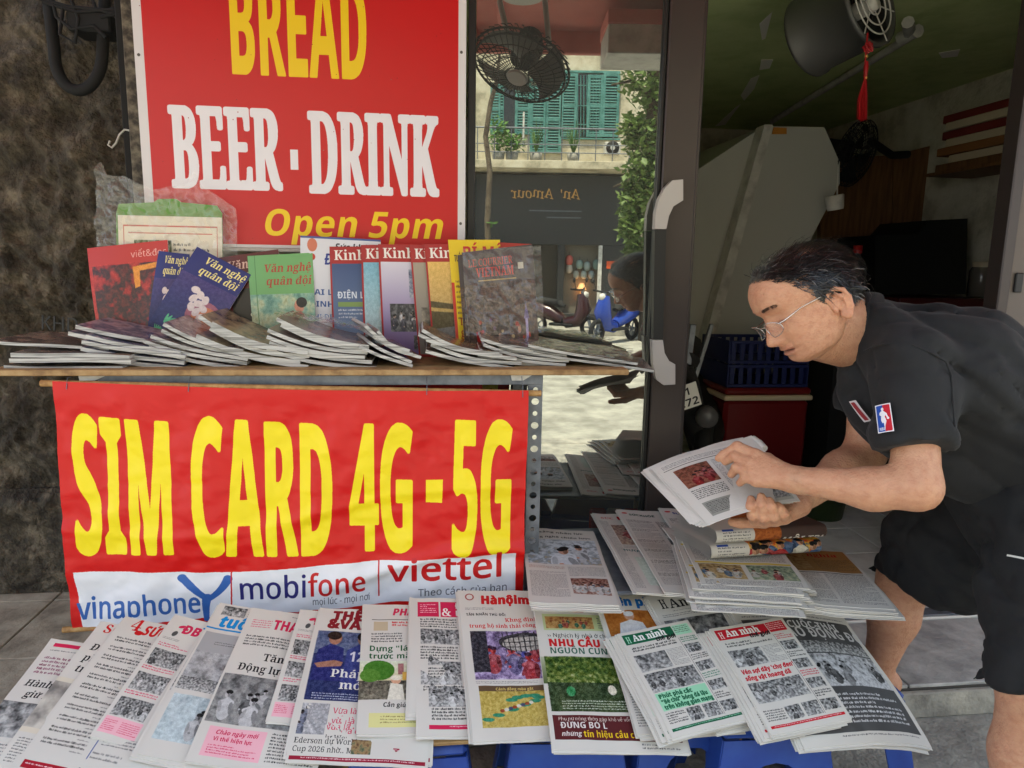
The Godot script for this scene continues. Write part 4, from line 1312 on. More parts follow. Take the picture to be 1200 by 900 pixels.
# ------------------------------------------------------------------ sign and doors
func build_front() -> void:
	# red sign: metres to texture pixels
	var z := -2.30
	var a := pz(166, 110, z); var b := pz(545, 150, z)
	var x0 := a.x - 0.012; var x1 := b.x + 0.002; var y0 := pz(400, 292, z).y; var y1 := 2.62
	var k := 1500.0 / (x1 - x0)
	var W := 1500; var H := int((y1 - y0) * k)
	var im := Image.create(W, H, false, Image.FORMAT_RGB8)
	var red := Color(0.74, 0.055, 0.075)
	var yellow := Color(0.90, 0.76, 0.05)
	im.fill(red)
	var tx := func(px: float, py: float) -> Vector2:
		var p := pz(px, py, z)
		return Vector2((p.x - x0) * k, (y1 - p.y) * k)
	var white := Color(0.82, 0.81, 0.82)
	rect(im, 0, 0, tx.call(172, 100).x - 2, H, white)
	rect(im, tx.call(537, 100).x, 0, W, H, white)
	rect(im, 0, H - 14, W, 14, white)
	var t: Vector2 = tx.call(268, 87); var u: Vector2 = tx.call(431, 91); var tt: Vector2 = tx.call(268, -32)
	text(im, "BREAD", t.x, u.x + 6, (t.y + u.y) * 0.5 + 2, t.y - tt.y, yellow, "sans_bold", 0.0, 1.0, 3.0)
	t = tx.call(202, 219); u = tx.call(330, 221); tt = tx.call(202, 122)
	text(im, "BEER", t.x, u.x, t.y - 2, (t.y - tt.y) * 0.97, Color(0.87, 0.86, 0.89), "serif_bold", 0.0, 1.0, 7.0)
	t = tx.call(363, 226); u = tx.call(513, 228)
	text(im, "DRINK", t.x, u.x, t.y - 4, (t.y - tx.call(363, 130).y) * 0.97, Color(0.87, 0.86, 0.89), "serif_bold", 0.0, 1.0, 7.0)
	t = tx.call(340, 175); u = tx.call(350, 199)
	rect(im, t.x, t.y, u.x - t.x, u.y - t.y, Color(0.87, 0.86, 0.89))
	t = tx.call(306, 275); u = tx.call(519, 279)
	text(im, "Open 5pm", t.x, u.x, t.y + 2, t.y - tx.call(306, 244).y, yellow, "sans_bold", 0.2)
	for q in [[0.985, 0.06], [0.985, 0.45], [0.985, 0.92], [0.012, 0.03], [0.012, 0.5]]:
		ellipse(im, q[0] * W, q[1] * H, 7, 7, Color(0.3, 0.28, 0.27))
	for i in 60:
		ellipse(im, rng.randf() * W, rng.randf() * H, rng.randf_range(1, 3.0), rng.randf_range(1, 3.0), im.get_pixel(5, 5).lerp(Color(0.3, 0.2, 0.15), 0.6) if rng.randf() < 0.2 else red.darkened(0.25))
	var sg := thing("shop_sign", "large red sign reading BREAD and BEER DRINK above the magazines", "sign", Vector3((x0 + x1) * 0.5, y0, z))
	var st := st_new()
	st.set_smooth_group(-1)
	grid(st, 8, 8, func(uu: float, vv: float) -> Vector3: return Vector3(lerpf(x0, x1, uu), lerpf(y1, y0, vv), z + 0.002 * sin(uu * 9.0 + vv * 4.0)))
	mi("face", done(st), printed(im, 0.35, 0.5), sg)
	mi("panel", one_box(Vector3(x0, y0, z - 0.03), Vector3(x1, y1, z - 0.004), 0.003), M.white_metal, sg)
	mi("bottom_lip", one_box(Vector3(x0, y0 - 0.012, z - 0.03), Vector3(x1, y0 - 0.001, z + 0.004), 0.002), M.white_metal, sg)
	for q in [x0 + 0.1, x1 - 0.1]:
		mi("bracket", one_box(Vector3(q - 0.02, y0 + 0.3, -2.409), Vector3(q + 0.02, y0 + 0.36, z - 0.031), 0.002), M.steel, sg)
	# glazed sliding door leaf
	var dz := -2.33
	var l0 := pz(548, 150, dz).x; var l1 := pz(557, 150, dz).x
	var r0 := pz(768, 250, dz).x; var r1 := pz(806, 250, dz).x
	var d := thing("glass_door", "dark framed mirror glass door leaf with a grey pull handle", "door", Vector3(DOOR.x, SLAB, DOOR.z))
	mi("stile", one_box(Vector3(l0, SLAB + 0.006, dz - 0.045), Vector3(l1, 2.6, dz + 0.012), 0.003), M.black, d)
	mi("stile", one_box(Vector3(r0, SLAB + 0.006, dz - 0.045), Vector3(r1, 2.6, dz + 0.02), 0.004), M.frame, d)
	mi("gasket", one_box(Vector3(r0 - 0.012, SLAB + 0.1, dz - 0.03), Vector3(r0 - 0.001, 2.5, dz + 0.008), 0.002), M.black, d)
	mi("bottom_rail", one_box(Vector3(l1 + 0.001, SLAB + 0.006, dz - 0.04), Vector3(r0 - 0.013, SLAB + 0.1, dz + 0.015), 0.003), M.frame, d)
	mi("top_rail", one_box(Vector3(l1 + 0.001, 2.5, dz - 0.04), Vector3(r0 - 0.013, 2.6, dz + 0.015), 0.003), M.frame, d)
	mi("pane", one_box(Vector3(l1 + 0.001, SLAB + 0.101, dz - 0.02), Vector3(r0 - 0.013, 2.499, dz - 0.012), 0.0), M.glass, d)
	st = st_new()
	pixel_prism(st, [[785, 213], [797, 212], [797, 236], [786, 243], [781, 254], [778, 269], [765, 269], [766, 250], [770, 234], [777, 221]], dz + 0.062, 0.035)
	var hd := mi("handle", done(st), M.grey_plastic, d)
	st = st_new()
	pixel_prism(st, [[762, 397], [774, 397], [776, 412], [781, 421], [788, 425], [788, 448], [775, 449], [767, 443], [763, 425]], dz + 0.062, 0.035)
	mi("lower_end", done(st), M.grey_plastic, hd)
	st = st_new()
	pixel_prism(st, [[765, 270], [778, 270], [774, 396], [763, 396]], dz + 0.06, 0.03)
	mi("grip", done(st), M.black, hd)
	for q in [[791, 224], [781, 438]]:
		st = st_new()
		var p := pz(q[0], q[1], dz + 0.03)
		tube(st, [Vector3(p.x, p.y, dz + 0.019), Vector3(p.x, p.y, dz + 0.04)], 0.012, 10)
		mi("mount", done(st), M.steel, hd)
	d.rotation.y = -LEAF
	# leaf stacked behind it, and the far jamb
	var e0 := pz(808, 250, dz - 0.06).x; var e1 := pz(815, 250, dz - 0.06).x
	var d2 := thing("sliding_track", "thin dark aluminium track post behind the glass door", "door frame", Vector3(e0, SLAB, dz - 0.06))
	mi("post", one_box(Vector3(e0, SLAB + 0.006, dz - 0.09), Vector3(e1, 2.6, dz - 0.052), 0.003), M.frame, d2)
	mi("groove", one_box(Vector3(e0 - 0.02, SLAB + 0.006, dz - 0.075), Vector3(e0 - 0.003, 2.6, dz - 0.055), 0.002), M.black, d2)
	var j0 := pz(1171, 300, dz).x; var j1 := pz(1184, 300, dz).x
	var d3 := thing("folded_door", "dark framed door leaf folded back at the far side of the doorway", "door", Vector3(j0, SLAB, dz))
	mi("stile", one_box(Vector3(j0, SLAB + 0.006, dz - 0.05), Vector3(j1, 2.6, dz + 0.02), 0.004), M.frame, d3)
	mi("groove", one_box(Vector3(j1 + 0.001, SLAB + 0.006, dz - 0.05), Vector3(j1 + 0.015, 2.6, dz), 0.002), M.black, d3)
	mi("panel", one_box(Vector3(j1 + 0.016, SLAB + 0.006, dz - 0.04), Vector3(j1 + 0.4, 2.6, dz - 0.005), 0.003), M.door_panel, d3)
	mi("lock", one_box(Vector3(j1 + 0.03, 1.43, dz - 0.004), Vector3(j1 + 0.06, 1.50, dz + 0.006), 0.003), M.black, d3)
	mi("head_rail", one_box(Vector3(l0, 2.601, dz - 0.1), Vector3(j1 + 0.4, 2.68, dz + 0.03), 0.003), M.frame, d3)
	mi("sill", one_box(Vector3(r1 + 0.1, SLAB + 0.006, dz + 0.005), Vector3(j0 - 0.001, SLAB + 0.012, dz + 0.06), 0.002), M.steel, d3)

# ------------------------------------------------------------------ slotted angle rack with the shelf and the banner
func slotted(st: SurfaceTool, base: Vector3, h: float, w: float, xdir: Vector3) -> void:    # a strip of steel with punched holes
	var pitch := 0.034
	var n := int(h / pitch)
	st.set_smooth_group(-1)
	for i in n:
		var y := base.y + i * pitch
		var c := base + xdir * w * 0.5
		c.y = y + pitch * 0.5
		var rx := w * (0.17 if i % 2 else 0.27); var ry := pitch * (0.28 if i % 2 == 0 else 0.2)
		var inner := []; var outer := []
		for k in 12:
			var an := TAU * (k + 0.5) / 12
			inner.append(c + xdir * cos(an) * rx + Vector3(0, sin(an) * ry, 0))
			var s := 1.0 / maxf(absf(cos(an)) / 1.0, absf(sin(an)) / 1.0)
			outer.append(c + xdir * clampf(cos(an) * s, -1, 1) * w * 0.5 + Vector3(0, clampf(sin(an) * s, -1, 1) * pitch * 0.5, 0))
		for k in 12:
			var k2 := (k + 1) % 12
			quad(st, outer[k], outer[k2], inner[k2], inner[k])
		# corners of the cell
		for sx in [-1, 1]:
			for sy in [-1, 1]:
				var p = c + xdir * sx * w * 0.5 + Vector3(0, sy * pitch * 0.5, 0)
				var near := []
				for o in outer: near.append([o.distance_to(p), o])
				near.sort_custom(func(q, r): return q[0] < r[0])
				vt(st, p); vt(st, near[0][1]); vt(st, near[1][1])

func build_rack() -> void:
	var zf := -1.92
	var top := pz(300, 432, zf).y
	var xl := pz(20, 432, zf).x - 0.06; var xr := pz(620, 432, zf).x
	var post_r := pz(617, 560, zf).x
	var rk := thing("slotted_rack", "grey slotted steel angle rack holding the magazine shelf", "rack", Vector3(-0.4, SLAB, -2.08))
	for q in [[post_r, zf, 1, -1], [post_r + 0.04, -2.27, -1, 1], [-0.86, zf, 1, -1], [-0.86, -2.27, 1, 1]]:
		var st := st_new()
		slotted(st, Vector3(q[0], SLAB + 0.002, q[1]), top - SLAB - 0.03, 0.04, Vector3(q[2], 0, 0))
		slotted(st, Vector3(q[0], SLAB + 0.002, q[1]), top - SLAB - 0.03, 0.04, Vector3(0, 0, q[3]))
		mi("post", done(st), M.steel, rk)
	for zz in [zf + 0.004, -2.27]:
		mi("beam", one_box(Vector3(-0.84, top - 0.045, zz - 0.012), Vector3(post_r + 0.04, top - 0.018, zz - 0.002), 0.001), M.steel, rk)
	mi("back_panel", one_box(Vector3(-0.66, 0.9, -2.28), Vector3(post_r - 0.1, top - 0.05, -2.274), 0.0), M.red, rk)
	for q in [[91, 131], [598, 628]]:
		var st := st_new()
		pixel_prism(st, [[q[0], 437], [q[1], 437], [(q[0] + q[1]) * 0.5, 446], [q[0] + 2, 446]], zf + 0.006, 0.003)
		mi("corner_plate", done(st), M.white_metal, rk)
	mi("lower_beam", one_box(Vector3(-0.84, 0.50, -2.28), Vector3(post_r + 0.04, 0.53, -2.272), 0.001), M.steel, rk)
	var bd := mi("shelf_board", one_box(Vector3(xl, top - 0.016, -2.275), Vector3(pz(735, 432, zf).x, top, zf + 0.02), 0.002), M.plywood)
	tag(bd, "thin plywood shelf board lying on the slotted rack", "shelf")
	# banner
	var W := 1900; var H := 980
	var im := Image.create(W, H, false, Image.FORMAT_RGB8)
	var red := Color(0.80, 0.075, 0.065)
	var yellow := Color(0.95, 0.86, 0.10)
	im.fill(red)
	var zb := zf + 0.028
	var cTL := pz(63, 446, zb); var cTR := pz(619, 457, zb); var cBL := pz(86, 739, zb); var cBR := pz(612, 702, zb)
	var put := func(px: float, py: float) -> Vector2:      # photograph to banner cloth: inverse of the bilinear patch
		var p := pz(px, py, zb)
		var u := 0.5; var v := 0.5
		for i in 12:
			var l := cTL.lerp(cBL, v); var r := cTR.lerp(cBR, v)
			u = (p.x - l.x) / (r.x - l.x)
			var t := cTL.lerp(cTR, u); var b := cBL.lerp(cBR, u)
			v = (t.y - p.y) / (t.y - b.y)
		return Vector2(u * W, v * H)
	for q in [["SIM", 86, 487, 206, 644], ["CARD", 223, 487, 392, 644], ["4G", 410, 492, 487, 642], ["5G", 529, 491, 602, 644]]:
		var s: Vector2 = put.call(q[1], (q[2] + q[4]) * 0.5); var e: Vector2 = put.call(q[3], (q[2] + q[4]) * 0.5)
		var yb: Vector2 = put.call((q[1] + q[3]) * 0.5, q[4]); var yt: Vector2 = put.call((q[1] + q[3]) * 0.5, q[2])
		text(im, q[0], s.x, e.x, yb.y, yb.y - yt.y, yellow, "sans_bold", 0.0, 1.0, 5.0, (put.call(q[3], q[4]).y - put.call(q[1], q[4]).y) / (e.x - s.x))
	var dp := []
	for q in [[499, 560], [519, 560], [518, 587], [499, 587]]:
		var e: Vector2 = put.call(q[0], q[1])
		dp.append([e.x, e.y])
	poly(im, dp, yellow)
	var strip := []
	for q in [[89, 668], [260, 669], [445, 655], [604, 645], [603, 694], [440, 706], [250, 722], [98, 738]]:
		var e: Vector2 = put.call(q[0], q[1])
		strip.append([e.x, e.y])
	var white := Color(0.88, 0.88, 0.90)
	poly(im, strip, white)
	var bl := Color(0.20, 0.38, 0.66); var navy := Color(0.16, 0.15, 0.42); var rd := Color(0.75, 0.08, 0.10)
	var line := func(s: String, xa: float, ya: float, xb: float, yb: float, hh: float, c: Color, f: String, fat := 0.0) -> void:
		var p: Vector2 = put.call(xa, ya); var q: Vector2 = put.call(xb, yb); var t: Vector2 = put.call(xa, ya - hh)
		text(im, s, p.x, q.x, p.y, p.y - t.y, c, f, 0.0, 1.0, fat, (q.y - p.y) / (q.x - p.x))
	line.call("vinaphone", 93, 725, 237, 716, 25, bl, "sans_regular", 2.0)
	line.call("mobi", 280, 701, 362, 696, 26, navy, "sans_regular", 1.5)
	line.call("fone", 362, 696, 430, 690, 25, rd, "sans_regular", 1.5)
	line.call("mọi lúc - mọi nơi", 367, 706, 434, 701, 8, Color(0.3, 0.3, 0.34), "sans_regular")
	line.call("viettel", 455, 681, 590, 672, 28, rd, "sans_regular", 3.0)
	line.call("Theo cách của bạn", 490, 697, 594, 689, 9, Color(0.3, 0.3, 0.34), "sans_regular")
	# three-armed swirl mark
	for q in [[[214, 676], [232, 692], [244, 700]], [[268, 676], [262, 690], [246, 700]], [[244, 698], [241, 708], [243, 724]]]:
		for i in 30:
			var f := i / 29.0
			var pp := Vector2(q[0][0], q[0][1]).lerp(Vector2(q[1][0], q[1][1]), f).lerp(Vector2(q[1][0], q[1][1]).lerp(Vector2(q[2][0], q[2][1]), f), f)
			var e: Vector2 = put.call(pp.x, pp.y)
			ellipse(im, e.x, e.y, lerpf(20, 12, f), lerpf(15, 11, f), bl)
	for q in [[272, 668, 700], [444, 655, 690]]:
		var p1: Vector2 = put.call(q[0], q[1]); var p2: Vector2 = put.call(q[0], q[2] + 8)
		poly(im, [[p1.x - 3, p1.y], [p1.x + 3, p1.y], [p2.x + 3, p2.y], [p2.x - 3, p2.y]], rd)
	var bn := thing("banner", "red cloth banner reading SIM CARD 4G-5G hung below the shelf", "banner", Vector3(cBL.x + 0.6, cBL.y, zb))
	var n := FastNoiseLite.new()
	n.seed = 5
	n.frequency = 1.3
	var n2 := FastNoiseLite.new()
	n2.seed = 6
	n2.frequency = 6.0
	var st := st_new()
	grid(st, 150, 90, func(u: float, v: float) -> Vector3:
		var p: Vector3 = cTL.lerp(cTR, u).lerp(cBL.lerp(cBR, u), v)
		p.y -= 0.010 * sin(PI * u) * (1.0 - v)
		var wob := n.get_noise_2d(u * 2.6, v * 1.0) * 0.020 + n2.get_noise_2d(u * 0.9 + v * 0.35, v * 0.85) * 0.007
		# creases that run from the top ties, and the fold low on the right
		wob += 0.006 * sin((u * 3.0 + v * 0.7) * 7.0) * exp(-v * 5.0)
		var f := v - (0.80 - 0.10 * (u - 0.7) - 0.05 * sin(u * 9.0))
		wob += 0.016 * exp(-f * f * 900.0) * smoothstep(0.45, 0.7, u)
		var g := v - (0.53 + 0.09 * sin(u * 5.0 + 0.4))
		wob += 0.006 * exp(-g * g * 1400.0)
		p.z += wob * smoothstep(0.0, 0.12, v) + 0.008
		return p)
	var cloth := printed(im, 0.42, 0.45)
	mi("cloth", done(st), cloth, bn)
	st = st_new()
	tube(st, [pz(48, 449, zb - 0.004), pz(634, 461, zb - 0.004)], 0.0085, 10)
	mi("rod", done(st), M.wood_rod, bn)
	st = st_new()
	tube(st, [pz(74, 738, zb - 0.002), pz(606, 701, zb - 0.012)], 0.0085, 10)
	mi("rod", done(st), M.wood_rod, bn)
	for q in [[80, 448], [222, 451], [500, 455], [612, 458]]:
		st = st_new()
		var p := pz(q[0], q[1], zb)
		tube(st, [p + Vector3(0, -0.016, 0.012), p + Vector3(0.001, 0.012, 0.004), Vector3(p.x, top - 0.02, zf + 0.012)], 0.0012, 5)
		mi("tie_wire", done(st), M.steel, bn)
# ------------------------------------------------------------------ magazines
var shelf_y := 0.0

func cover(w: int, h: int, c: Color) -> Image:
	var im := Image.create(w, h, false, Image.FORMAT_RGB8)
	im.fill(c)
	return im

func blend_v(im: Image, y0: int, y1: int, a: Color, b: Color, x0 := 0, x1 := -1) -> void:    # printed colour blend of a cover picture
	if x1 < 0: x1 = im.get_width()
	for y in range(y0, y1):
		im.fill_rect(Rect2i(x0, y, x1 - x0, 1), a.lerp(b, float(y - y0) / maxf(1.0, y1 - y0)))

func standing(label: String, q: Array, zt: float, zb: float, im: Image, rest := true, thick := 0.004) -> Node3D:
	var c := []
	for i in 4:
		var p := pz(q[i][0], q[i][1], zt if i < 2 else zb)
		if rest and i >= 2: p.y = shelf_y + 0.001
		c.append(p)
	var fn := func(u: float, v: float) -> Vector3:
		return (c[0] as Vector3).lerp(c[1], u).lerp((c[3] as Vector3).lerp(c[2], u), v) + Vector3(0, 0, 0.006 * sin(PI * v) + 0.002 * sin(u * 5.0 + v * 3.0))
	var t := thing("magazine", label, "magazine", (c[2] + c[3]) * 0.5, "magazines standing on the shelf")
	var m := block(fn, 8, 10, thick)
	var o := mi("cover", m, null, t)
	o.set_surface_override_material(0, printed(im, 0.3, 0.5))
	o.set_surface_override_material(1, M.page_edge)
	return t

# a magazine lying down; its near edge runs from pixel a to pixel b on the shelf front
func lying(label: String, a: Array, b: Array, z: float, deep: float, thick: float, sag: float, m: Material, skew := 0.0, rise := 0.0) -> void:
	var p := pz(a[0], a[1], z); var q := pz(b[0], b[1], z)
	var fn := func(u: float, v: float) -> Vector3:
		var e := p.lerp(q, u)
		e.y -= sag * sin(PI * u)
		return e + Vector3(skew * (1.0 - v), rise * (1.0 - v), -deep * (1.0 - v)) + Vector3(0, 0.001 * sin(u * 7.0 + v * 3.0), 0)
	var t := thing("magazine", label, "magazine", Vector3((p.x + q.x) * 0.5, minf(p.y, q.y), z), "magazines lying in piles on the shelf")
	var o := mi("pages", block(fn, 14, 5, thick), null, t)
	o.set_surface_override_material(0, m)
	o.set_surface_override_material(1, M.page_edge)

func build_magazines() -> void:
	var zf := -1.92
	shelf_y = pz(300, 432, zf).y
	var z := -2.24
	var im: Image
	# certificate folder in a clear bag
	var cream := Color(0.86, 0.83, 0.76)
	im = cover(420, 260, cream)
	rect(im, 20, 20, 380, 3, Color(0.75, 0.45, 0.4)); rect(im, 20, 20, 3, 240, Color(0.75, 0.45, 0.4)); rect(im, 398, 20, 3, 240, Color(0.75, 0.45, 0.4))
	rect(im, 40, 36, 340, 2, Color(0.75, 0.45, 0.4))
	picture(im, 62, 52, 150, 200, [Color(0.15, 0.2, 0.12), Color(0.45, 0.5, 0.35), Color(0.7, 0.72, 0.66), Color(0.85, 0.84, 0.8)], 3, 0.04)
	body_text(im, 220, 56, 150, 26, 12, Color(0.3, 0.3, 0.3))
	text(im, "HỒ SƠ", 236, 362, 160, 48, Color(0.70, 0.12, 0.12), "serif_bold")
	var fz := -2.262
	var folder := thing("document_folder", "green document folder with a framed certificate in a clear plastic bag", "folder", pz(200, 380, fz))
	var st := st_new()
	pixel_prism(st, [[136, 250], [139, 239], [180, 237], [186, 233], [206, 233], [212, 237], [254, 241], [260, 250], [262, 392], [138, 392]], fz, 0.006)
	mi("folder", done(st), mat(Color(0.36, 0.55, 0.22), 0.5), folder)
	st = st_new()
	var e := []
	for q in [[138, 252], [260, 255], [262, 392], [142, 392]]: e.append(pz(q[0], q[1], fz + 0.004))
	st.set_smooth_group(-1)
	vt(st, e[0], Vector2(0, 0)); vt(st, e[1], Vector2(1, 0)); vt(st, e[2], Vector2(1, 1)); vt(st, e[0], Vector2(0, 0)); vt(st, e[2], Vector2(1, 1)); vt(st, e[3], Vector2(0, 1))
	mi("certificate", done(st), printed(im, 0.7), folder)
	st = st_new()
	var nz := FastNoiseLite.new()
	nz.seed = 77
	nz.frequency = 7.0
	nz.fractal_octaves = 3
	nz.noise_type = FastNoiseLite.TYPE_CELLULAR
	nz.cellular_return_type = FastNoiseLite.RETURN_DISTANCE2_SUB
	var bagpts := [[112, 205], [150, 206], [190, 222], [225, 216], [262, 222], [276, 245]]
	grid(st, 90, 80, func(u: float, v: float) -> Vector3:
		var k := u * 5.0
		var i := mini(int(k), 4)
		var top := lerpf(bagpts[i][1], bagpts[i + 1][1], k - i) - (16.0 * exp(-pow((u - 0.03) * 30.0, 2)) + 18.0 * exp(-pow((u - 0.70) * 26.0, 2)))
		var p := pz(lerpf(111, 277, u), lerpf(top, 385, v), fz + 0.012)
		p.z += nz.get_noise_2d(p.x * 2.6, p.y * 2.2) * 0.034 + nz.get_noise_2d(p.x * 6.0, p.y * 5.0 + 3.0) * 0.010 + 0.026
		return p)
	mi("plastic_bag", done(st), M.bag_film, folder)

	# the row that stands against the sign
	im = cover(260, 340, Color(0.72, 0.17, 0.11))
	picture(im, 10, 60, 240, 280, [Color(0.75, 0.20, 0.12), Color(0.62, 0.13, 0.09), Color(0.20, 0.09, 0.07), Color(0.42, 0.14, 0.09), Color(0.12, 0.07, 0.06)], 21, 0.018)
	poly(im, [[140, 70], [230, 60], [232, 76], [162, 84], [160, 130], [142, 136]], Color(0.86, 0.55, 0.16))
	poly(im, [[60, 280], [130, 270], [140, 330], [110, 336], [104, 292], [84, 296], [80, 336], [56, 336]], Color(0.78, 0.35, 0.12))
	soften(im, Rect2i(0, 56, 260, 284), 75, 0.5, 0.14)
	rect(im, 0, 0, 260, 56, Color(0.72, 0.17, 0.11))
	text(im, "viết&đọc", 138, 254, 42, 20, Color(0.88, 0.66, 0.62), "sans_regular")
	standing("orange red magazine with a dark mountain on its cover", [[102, 291], [196, 281], [206, 392], [118, 400]], z, z + 0.05, im)
	for q in [[[[186, 294], [222, 298], [212, 396], [172, 396]], 0.012, "dark blue literary magazine mostly hidden behind its twin"], [[[231, 289], [294, 322], [242, 408], [176, 376]], 0.03, "blue literary magazine with white flowers, leaning to one side"]]:
		im = cover(260, 360, Color(0.10, 0.13, 0.42))
		blend_v(im, 110, 360, Color(0.25, 0.20, 0.45), Color(0.08, 0.16, 0.40))
		ellipse(im, 180, 250, 78, 66, Color(0.62, 0.36, 0.45))
		ellipse(im, 190, 255, 60, 50, Color(0.80, 0.48, 0.34))
		for i in 9: ellipse(im, 95 + (i % 3) * 26 + i * 3, 160 + i * 12, 20, 15, Color(0.86, 0.80, 0.80), i * 0.7)
		ellipse(im, 150, 300, 26, 16, Color(0.85, 0.80, 0.80), 0.3)
		for i in 5: ellipse(im, 50 + i * 9, 320, 5, 22, Color(0.35, 0.75, 0.55), 0.4 * i)
		soften(im, Rect2i(0, 110, 260, 250), 71, 0.5, 0.10)
		text(im, "Văn nghệ", 60, 250, 46, 30, Color(0.93, 0.87, 0.55), "serif_bold", 0.2)
		text(im, "quân đội", 60, 240, 92, 30, Color(0.93, 0.87, 0.55), "serif_bold", 0.2)
		standing(q[2], q[0], z + q[1], z + q[1] + 0.04, im, false)
	im = cover(260, 360, Color(0.34, 0.09, 0.10))
	rect(im, 40, 120, 220, 240, Color(0.13, 0.11, 0.11))
	for i in 6: ellipse(im, 125 + (i % 2) * 22, 215 + i * 7, 15, 9, Color(0.84, 0.82, 0.72), i)
	text(im, "Văn nghệ", 50, 250, 50, 30, Color(0.82, 0.68, 0.62), "serif_bold", 0.2)
	text(im, "quân đội", 56, 240, 96, 30, Color(0.82, 0.68, 0.62), "serif_bold", 0.2)
	standing("maroon literary magazine with a small pale flower on black", [[249, 303], [326, 292], [340, 398], [274, 404]], z + 0.004, z + 0.05, im)
	im = cover(260, 360, Color(0.42, 0.64, 0.40))
	picture(im, 0, 140, 260, 220, [Color(0.30, 0.48, 0.45), Color(0.48, 0.65, 0.58), Color(0.72, 0.76, 0.62), Color(0.52, 0.56, 0.40)], 33, 0.012)
	ellipse(im, 195, 185, 20, 24, Color(0.80, 0.55, 0.45)); ellipse(im, 206, 172, 22, 18, Color(0.10, 0.08, 0.08))
	poly(im, [[150, 290], [165, 220], [200, 205], [240, 230], [256, 290]], Color(0.78, 0.20, 0.36))
	soften(im, Rect2i(0, 140, 260, 220), 72, 0.5, 0.14)
	rect(im, 26, 0, 3, 360, Color(0.32, 0.50, 0.31))
	text(im, "Văn nghệ", 60, 250, 62, 28, Color(0.66, 0.22, 0.18), "serif_bold", 0.2)
	text(im, "quân đội", 66, 250, 108, 28, Color(0.66, 0.22, 0.18), "serif_bold", 0.2)
	standing("green literary magazine showing a woman in pink by water", [[290, 300], [366, 296], [372, 396], [299, 398]], z + 0.014, z + 0.06, im)
	im = cover(260, 360, Color(0.82, 0.83, 0.86))
	rect(im, 0, 0, 260, 6, Color(0.25, 0.32, 0.55)); ellipse(im, 38, 26, 16, 20, Color(0.78, 0.45, 0.35)); ellipse(im, 38, 62, 10, 10, Color(0.70, 0.2, 0.15))
	text(im, "Sức khỏe", 110, 236, 40, 22, Color(0.12, 0.14, 0.2), "sans_bold", 0.15)
	text(im, "Đời sống", 74, 244, 84, 34, Color(0.13, 0.20, 0.52), "sans_bold", 0.15)
	text(im, "SAI LẦM", 28, 150, 176, 17, Color(0.16, 0.30, 0.55), "sans_bold")
	text(im, "DINH DƯỠNG", 28, 200, 212, 17, Color(0.16, 0.30, 0.55), "sans_bold")
	text(im, "KHI ĐIỀU TRỊ", 28, 170, 250, 15, Color(0.25, 0.42, 0.66), "sans_regular")
	text(im, "BỆNH", 28, 96, 284, 13, Color(0.25, 0.42, 0.66), "sans_regular")
	standing("white health magazine with navy lettering, standing tall in the row", [[352, 276], [446, 281], [450, 394], [352, 394]], z + 0.002, z + 0.045, im)
	var kin := [
		["red framed business magazine with a dusky blue landscape", [[386, 289], [448, 289], [452, 396], [391, 398]], Color(0.22, 0.30, 0.48), Color(0.52, 0.60, 0.70)],
		["red framed business magazine with a pale car on sky blue", [[423, 287], [486, 287], [490, 396], [427, 398]], Color(0.45, 0.66, 0.75), Color(0.80, 0.84, 0.82)],
		["red framed business magazine on lilac with grey group photos", [[443, 286], [506, 287], [512, 396], [449, 398]], Color(0.80, 0.79, 0.84), Color(0.45, 0.36, 0.58)],
		["red framed business magazine with a faded grey cover", [[480, 287], [540, 287], [548, 396], [491, 398]], Color(0.62, 0.58, 0.52), Color(0.50, 0.48, 0.46)],
		["red framed business magazine with a golden bridge view", [[497, 286], [560, 286], [566, 398], [508, 400]], Color(0.86, 0.70, 0.38), Color(0.60, 0.52, 0.40)]]
	for i in kin.size():
		im = cover(240, 360, Color(0.62, 0.12, 0.14))
		blend_v(im, 56, 352, kin[i][2], kin[i][3], 8, 232)
		text(im, "Kinhtế", 18, 220, 44, 32, Color(0.90, 0.88, 0.86), "serif_bold")
		match i:
			0:
				text(im, "ĐIỆN LỰC", 28, 200, 170, 22, Color(0.85, 0.88, 0.92), "sans_bold"); rect(im, 30, 182, 150, 16, Color(0.5, 0.6, 0.35)); body_text(im, 30, 204, 150, 30, 12, Color(0.8, 0.82, 0.86))
			1:
				ellipse(im, 150, 220, 80, 60, Color(0.78, 0.80, 0.80)); ellipse(im, 120, 210, 34, 40, Color(0.16, 0.28, 0.42)); ellipse(im, 150, 290, 60, 70, Color(0.70, 0.73, 0.75)); text(im, "Xe", 100, 150, 110, 24, Color(0.7, 0.12, 0.14), "sans_bold", 0.2)
			2:
				picture(im, 130, 80, 96, 90, [Color(0.25, 0.28, 0.4), Color(0.55, 0.58, 0.65), Color(0.8, 0.8, 0.82)], 41, 0.05)
				picture(im, 40, 190, 190, 90, [Color(0.12, 0.12, 0.14), Color(0.35, 0.35, 0.36), Color(0.6, 0.6, 0.6)], 42, 0.04, 6, [Color(0.75, 0.66, 0.6), Color(0.1, 0.1, 0.1)], [Color(0.8, 0.8, 0.8), Color(0.2, 0.2, 0.25), Color(0.7, 0.7, 0.72)])
				picture(im, 140, 292, 80, 46, [Color(0.1, 0.1, 0.12), Color(0.3, 0.3, 0.32), Color(0.5, 0.5, 0.55)], 43, 0.05, 2, [Color(0.75, 0.66, 0.6), Color(0.1, 0.1, 0.1)], [Color(0.15, 0.15, 0.2)])
			3:
				picture(im, 30, 200, 200, 140, [Color(0.30, 0.28, 0.26), Color(0.5, 0.47, 0.42), Color(0.72, 0.68, 0.6)], 44, 0.03)
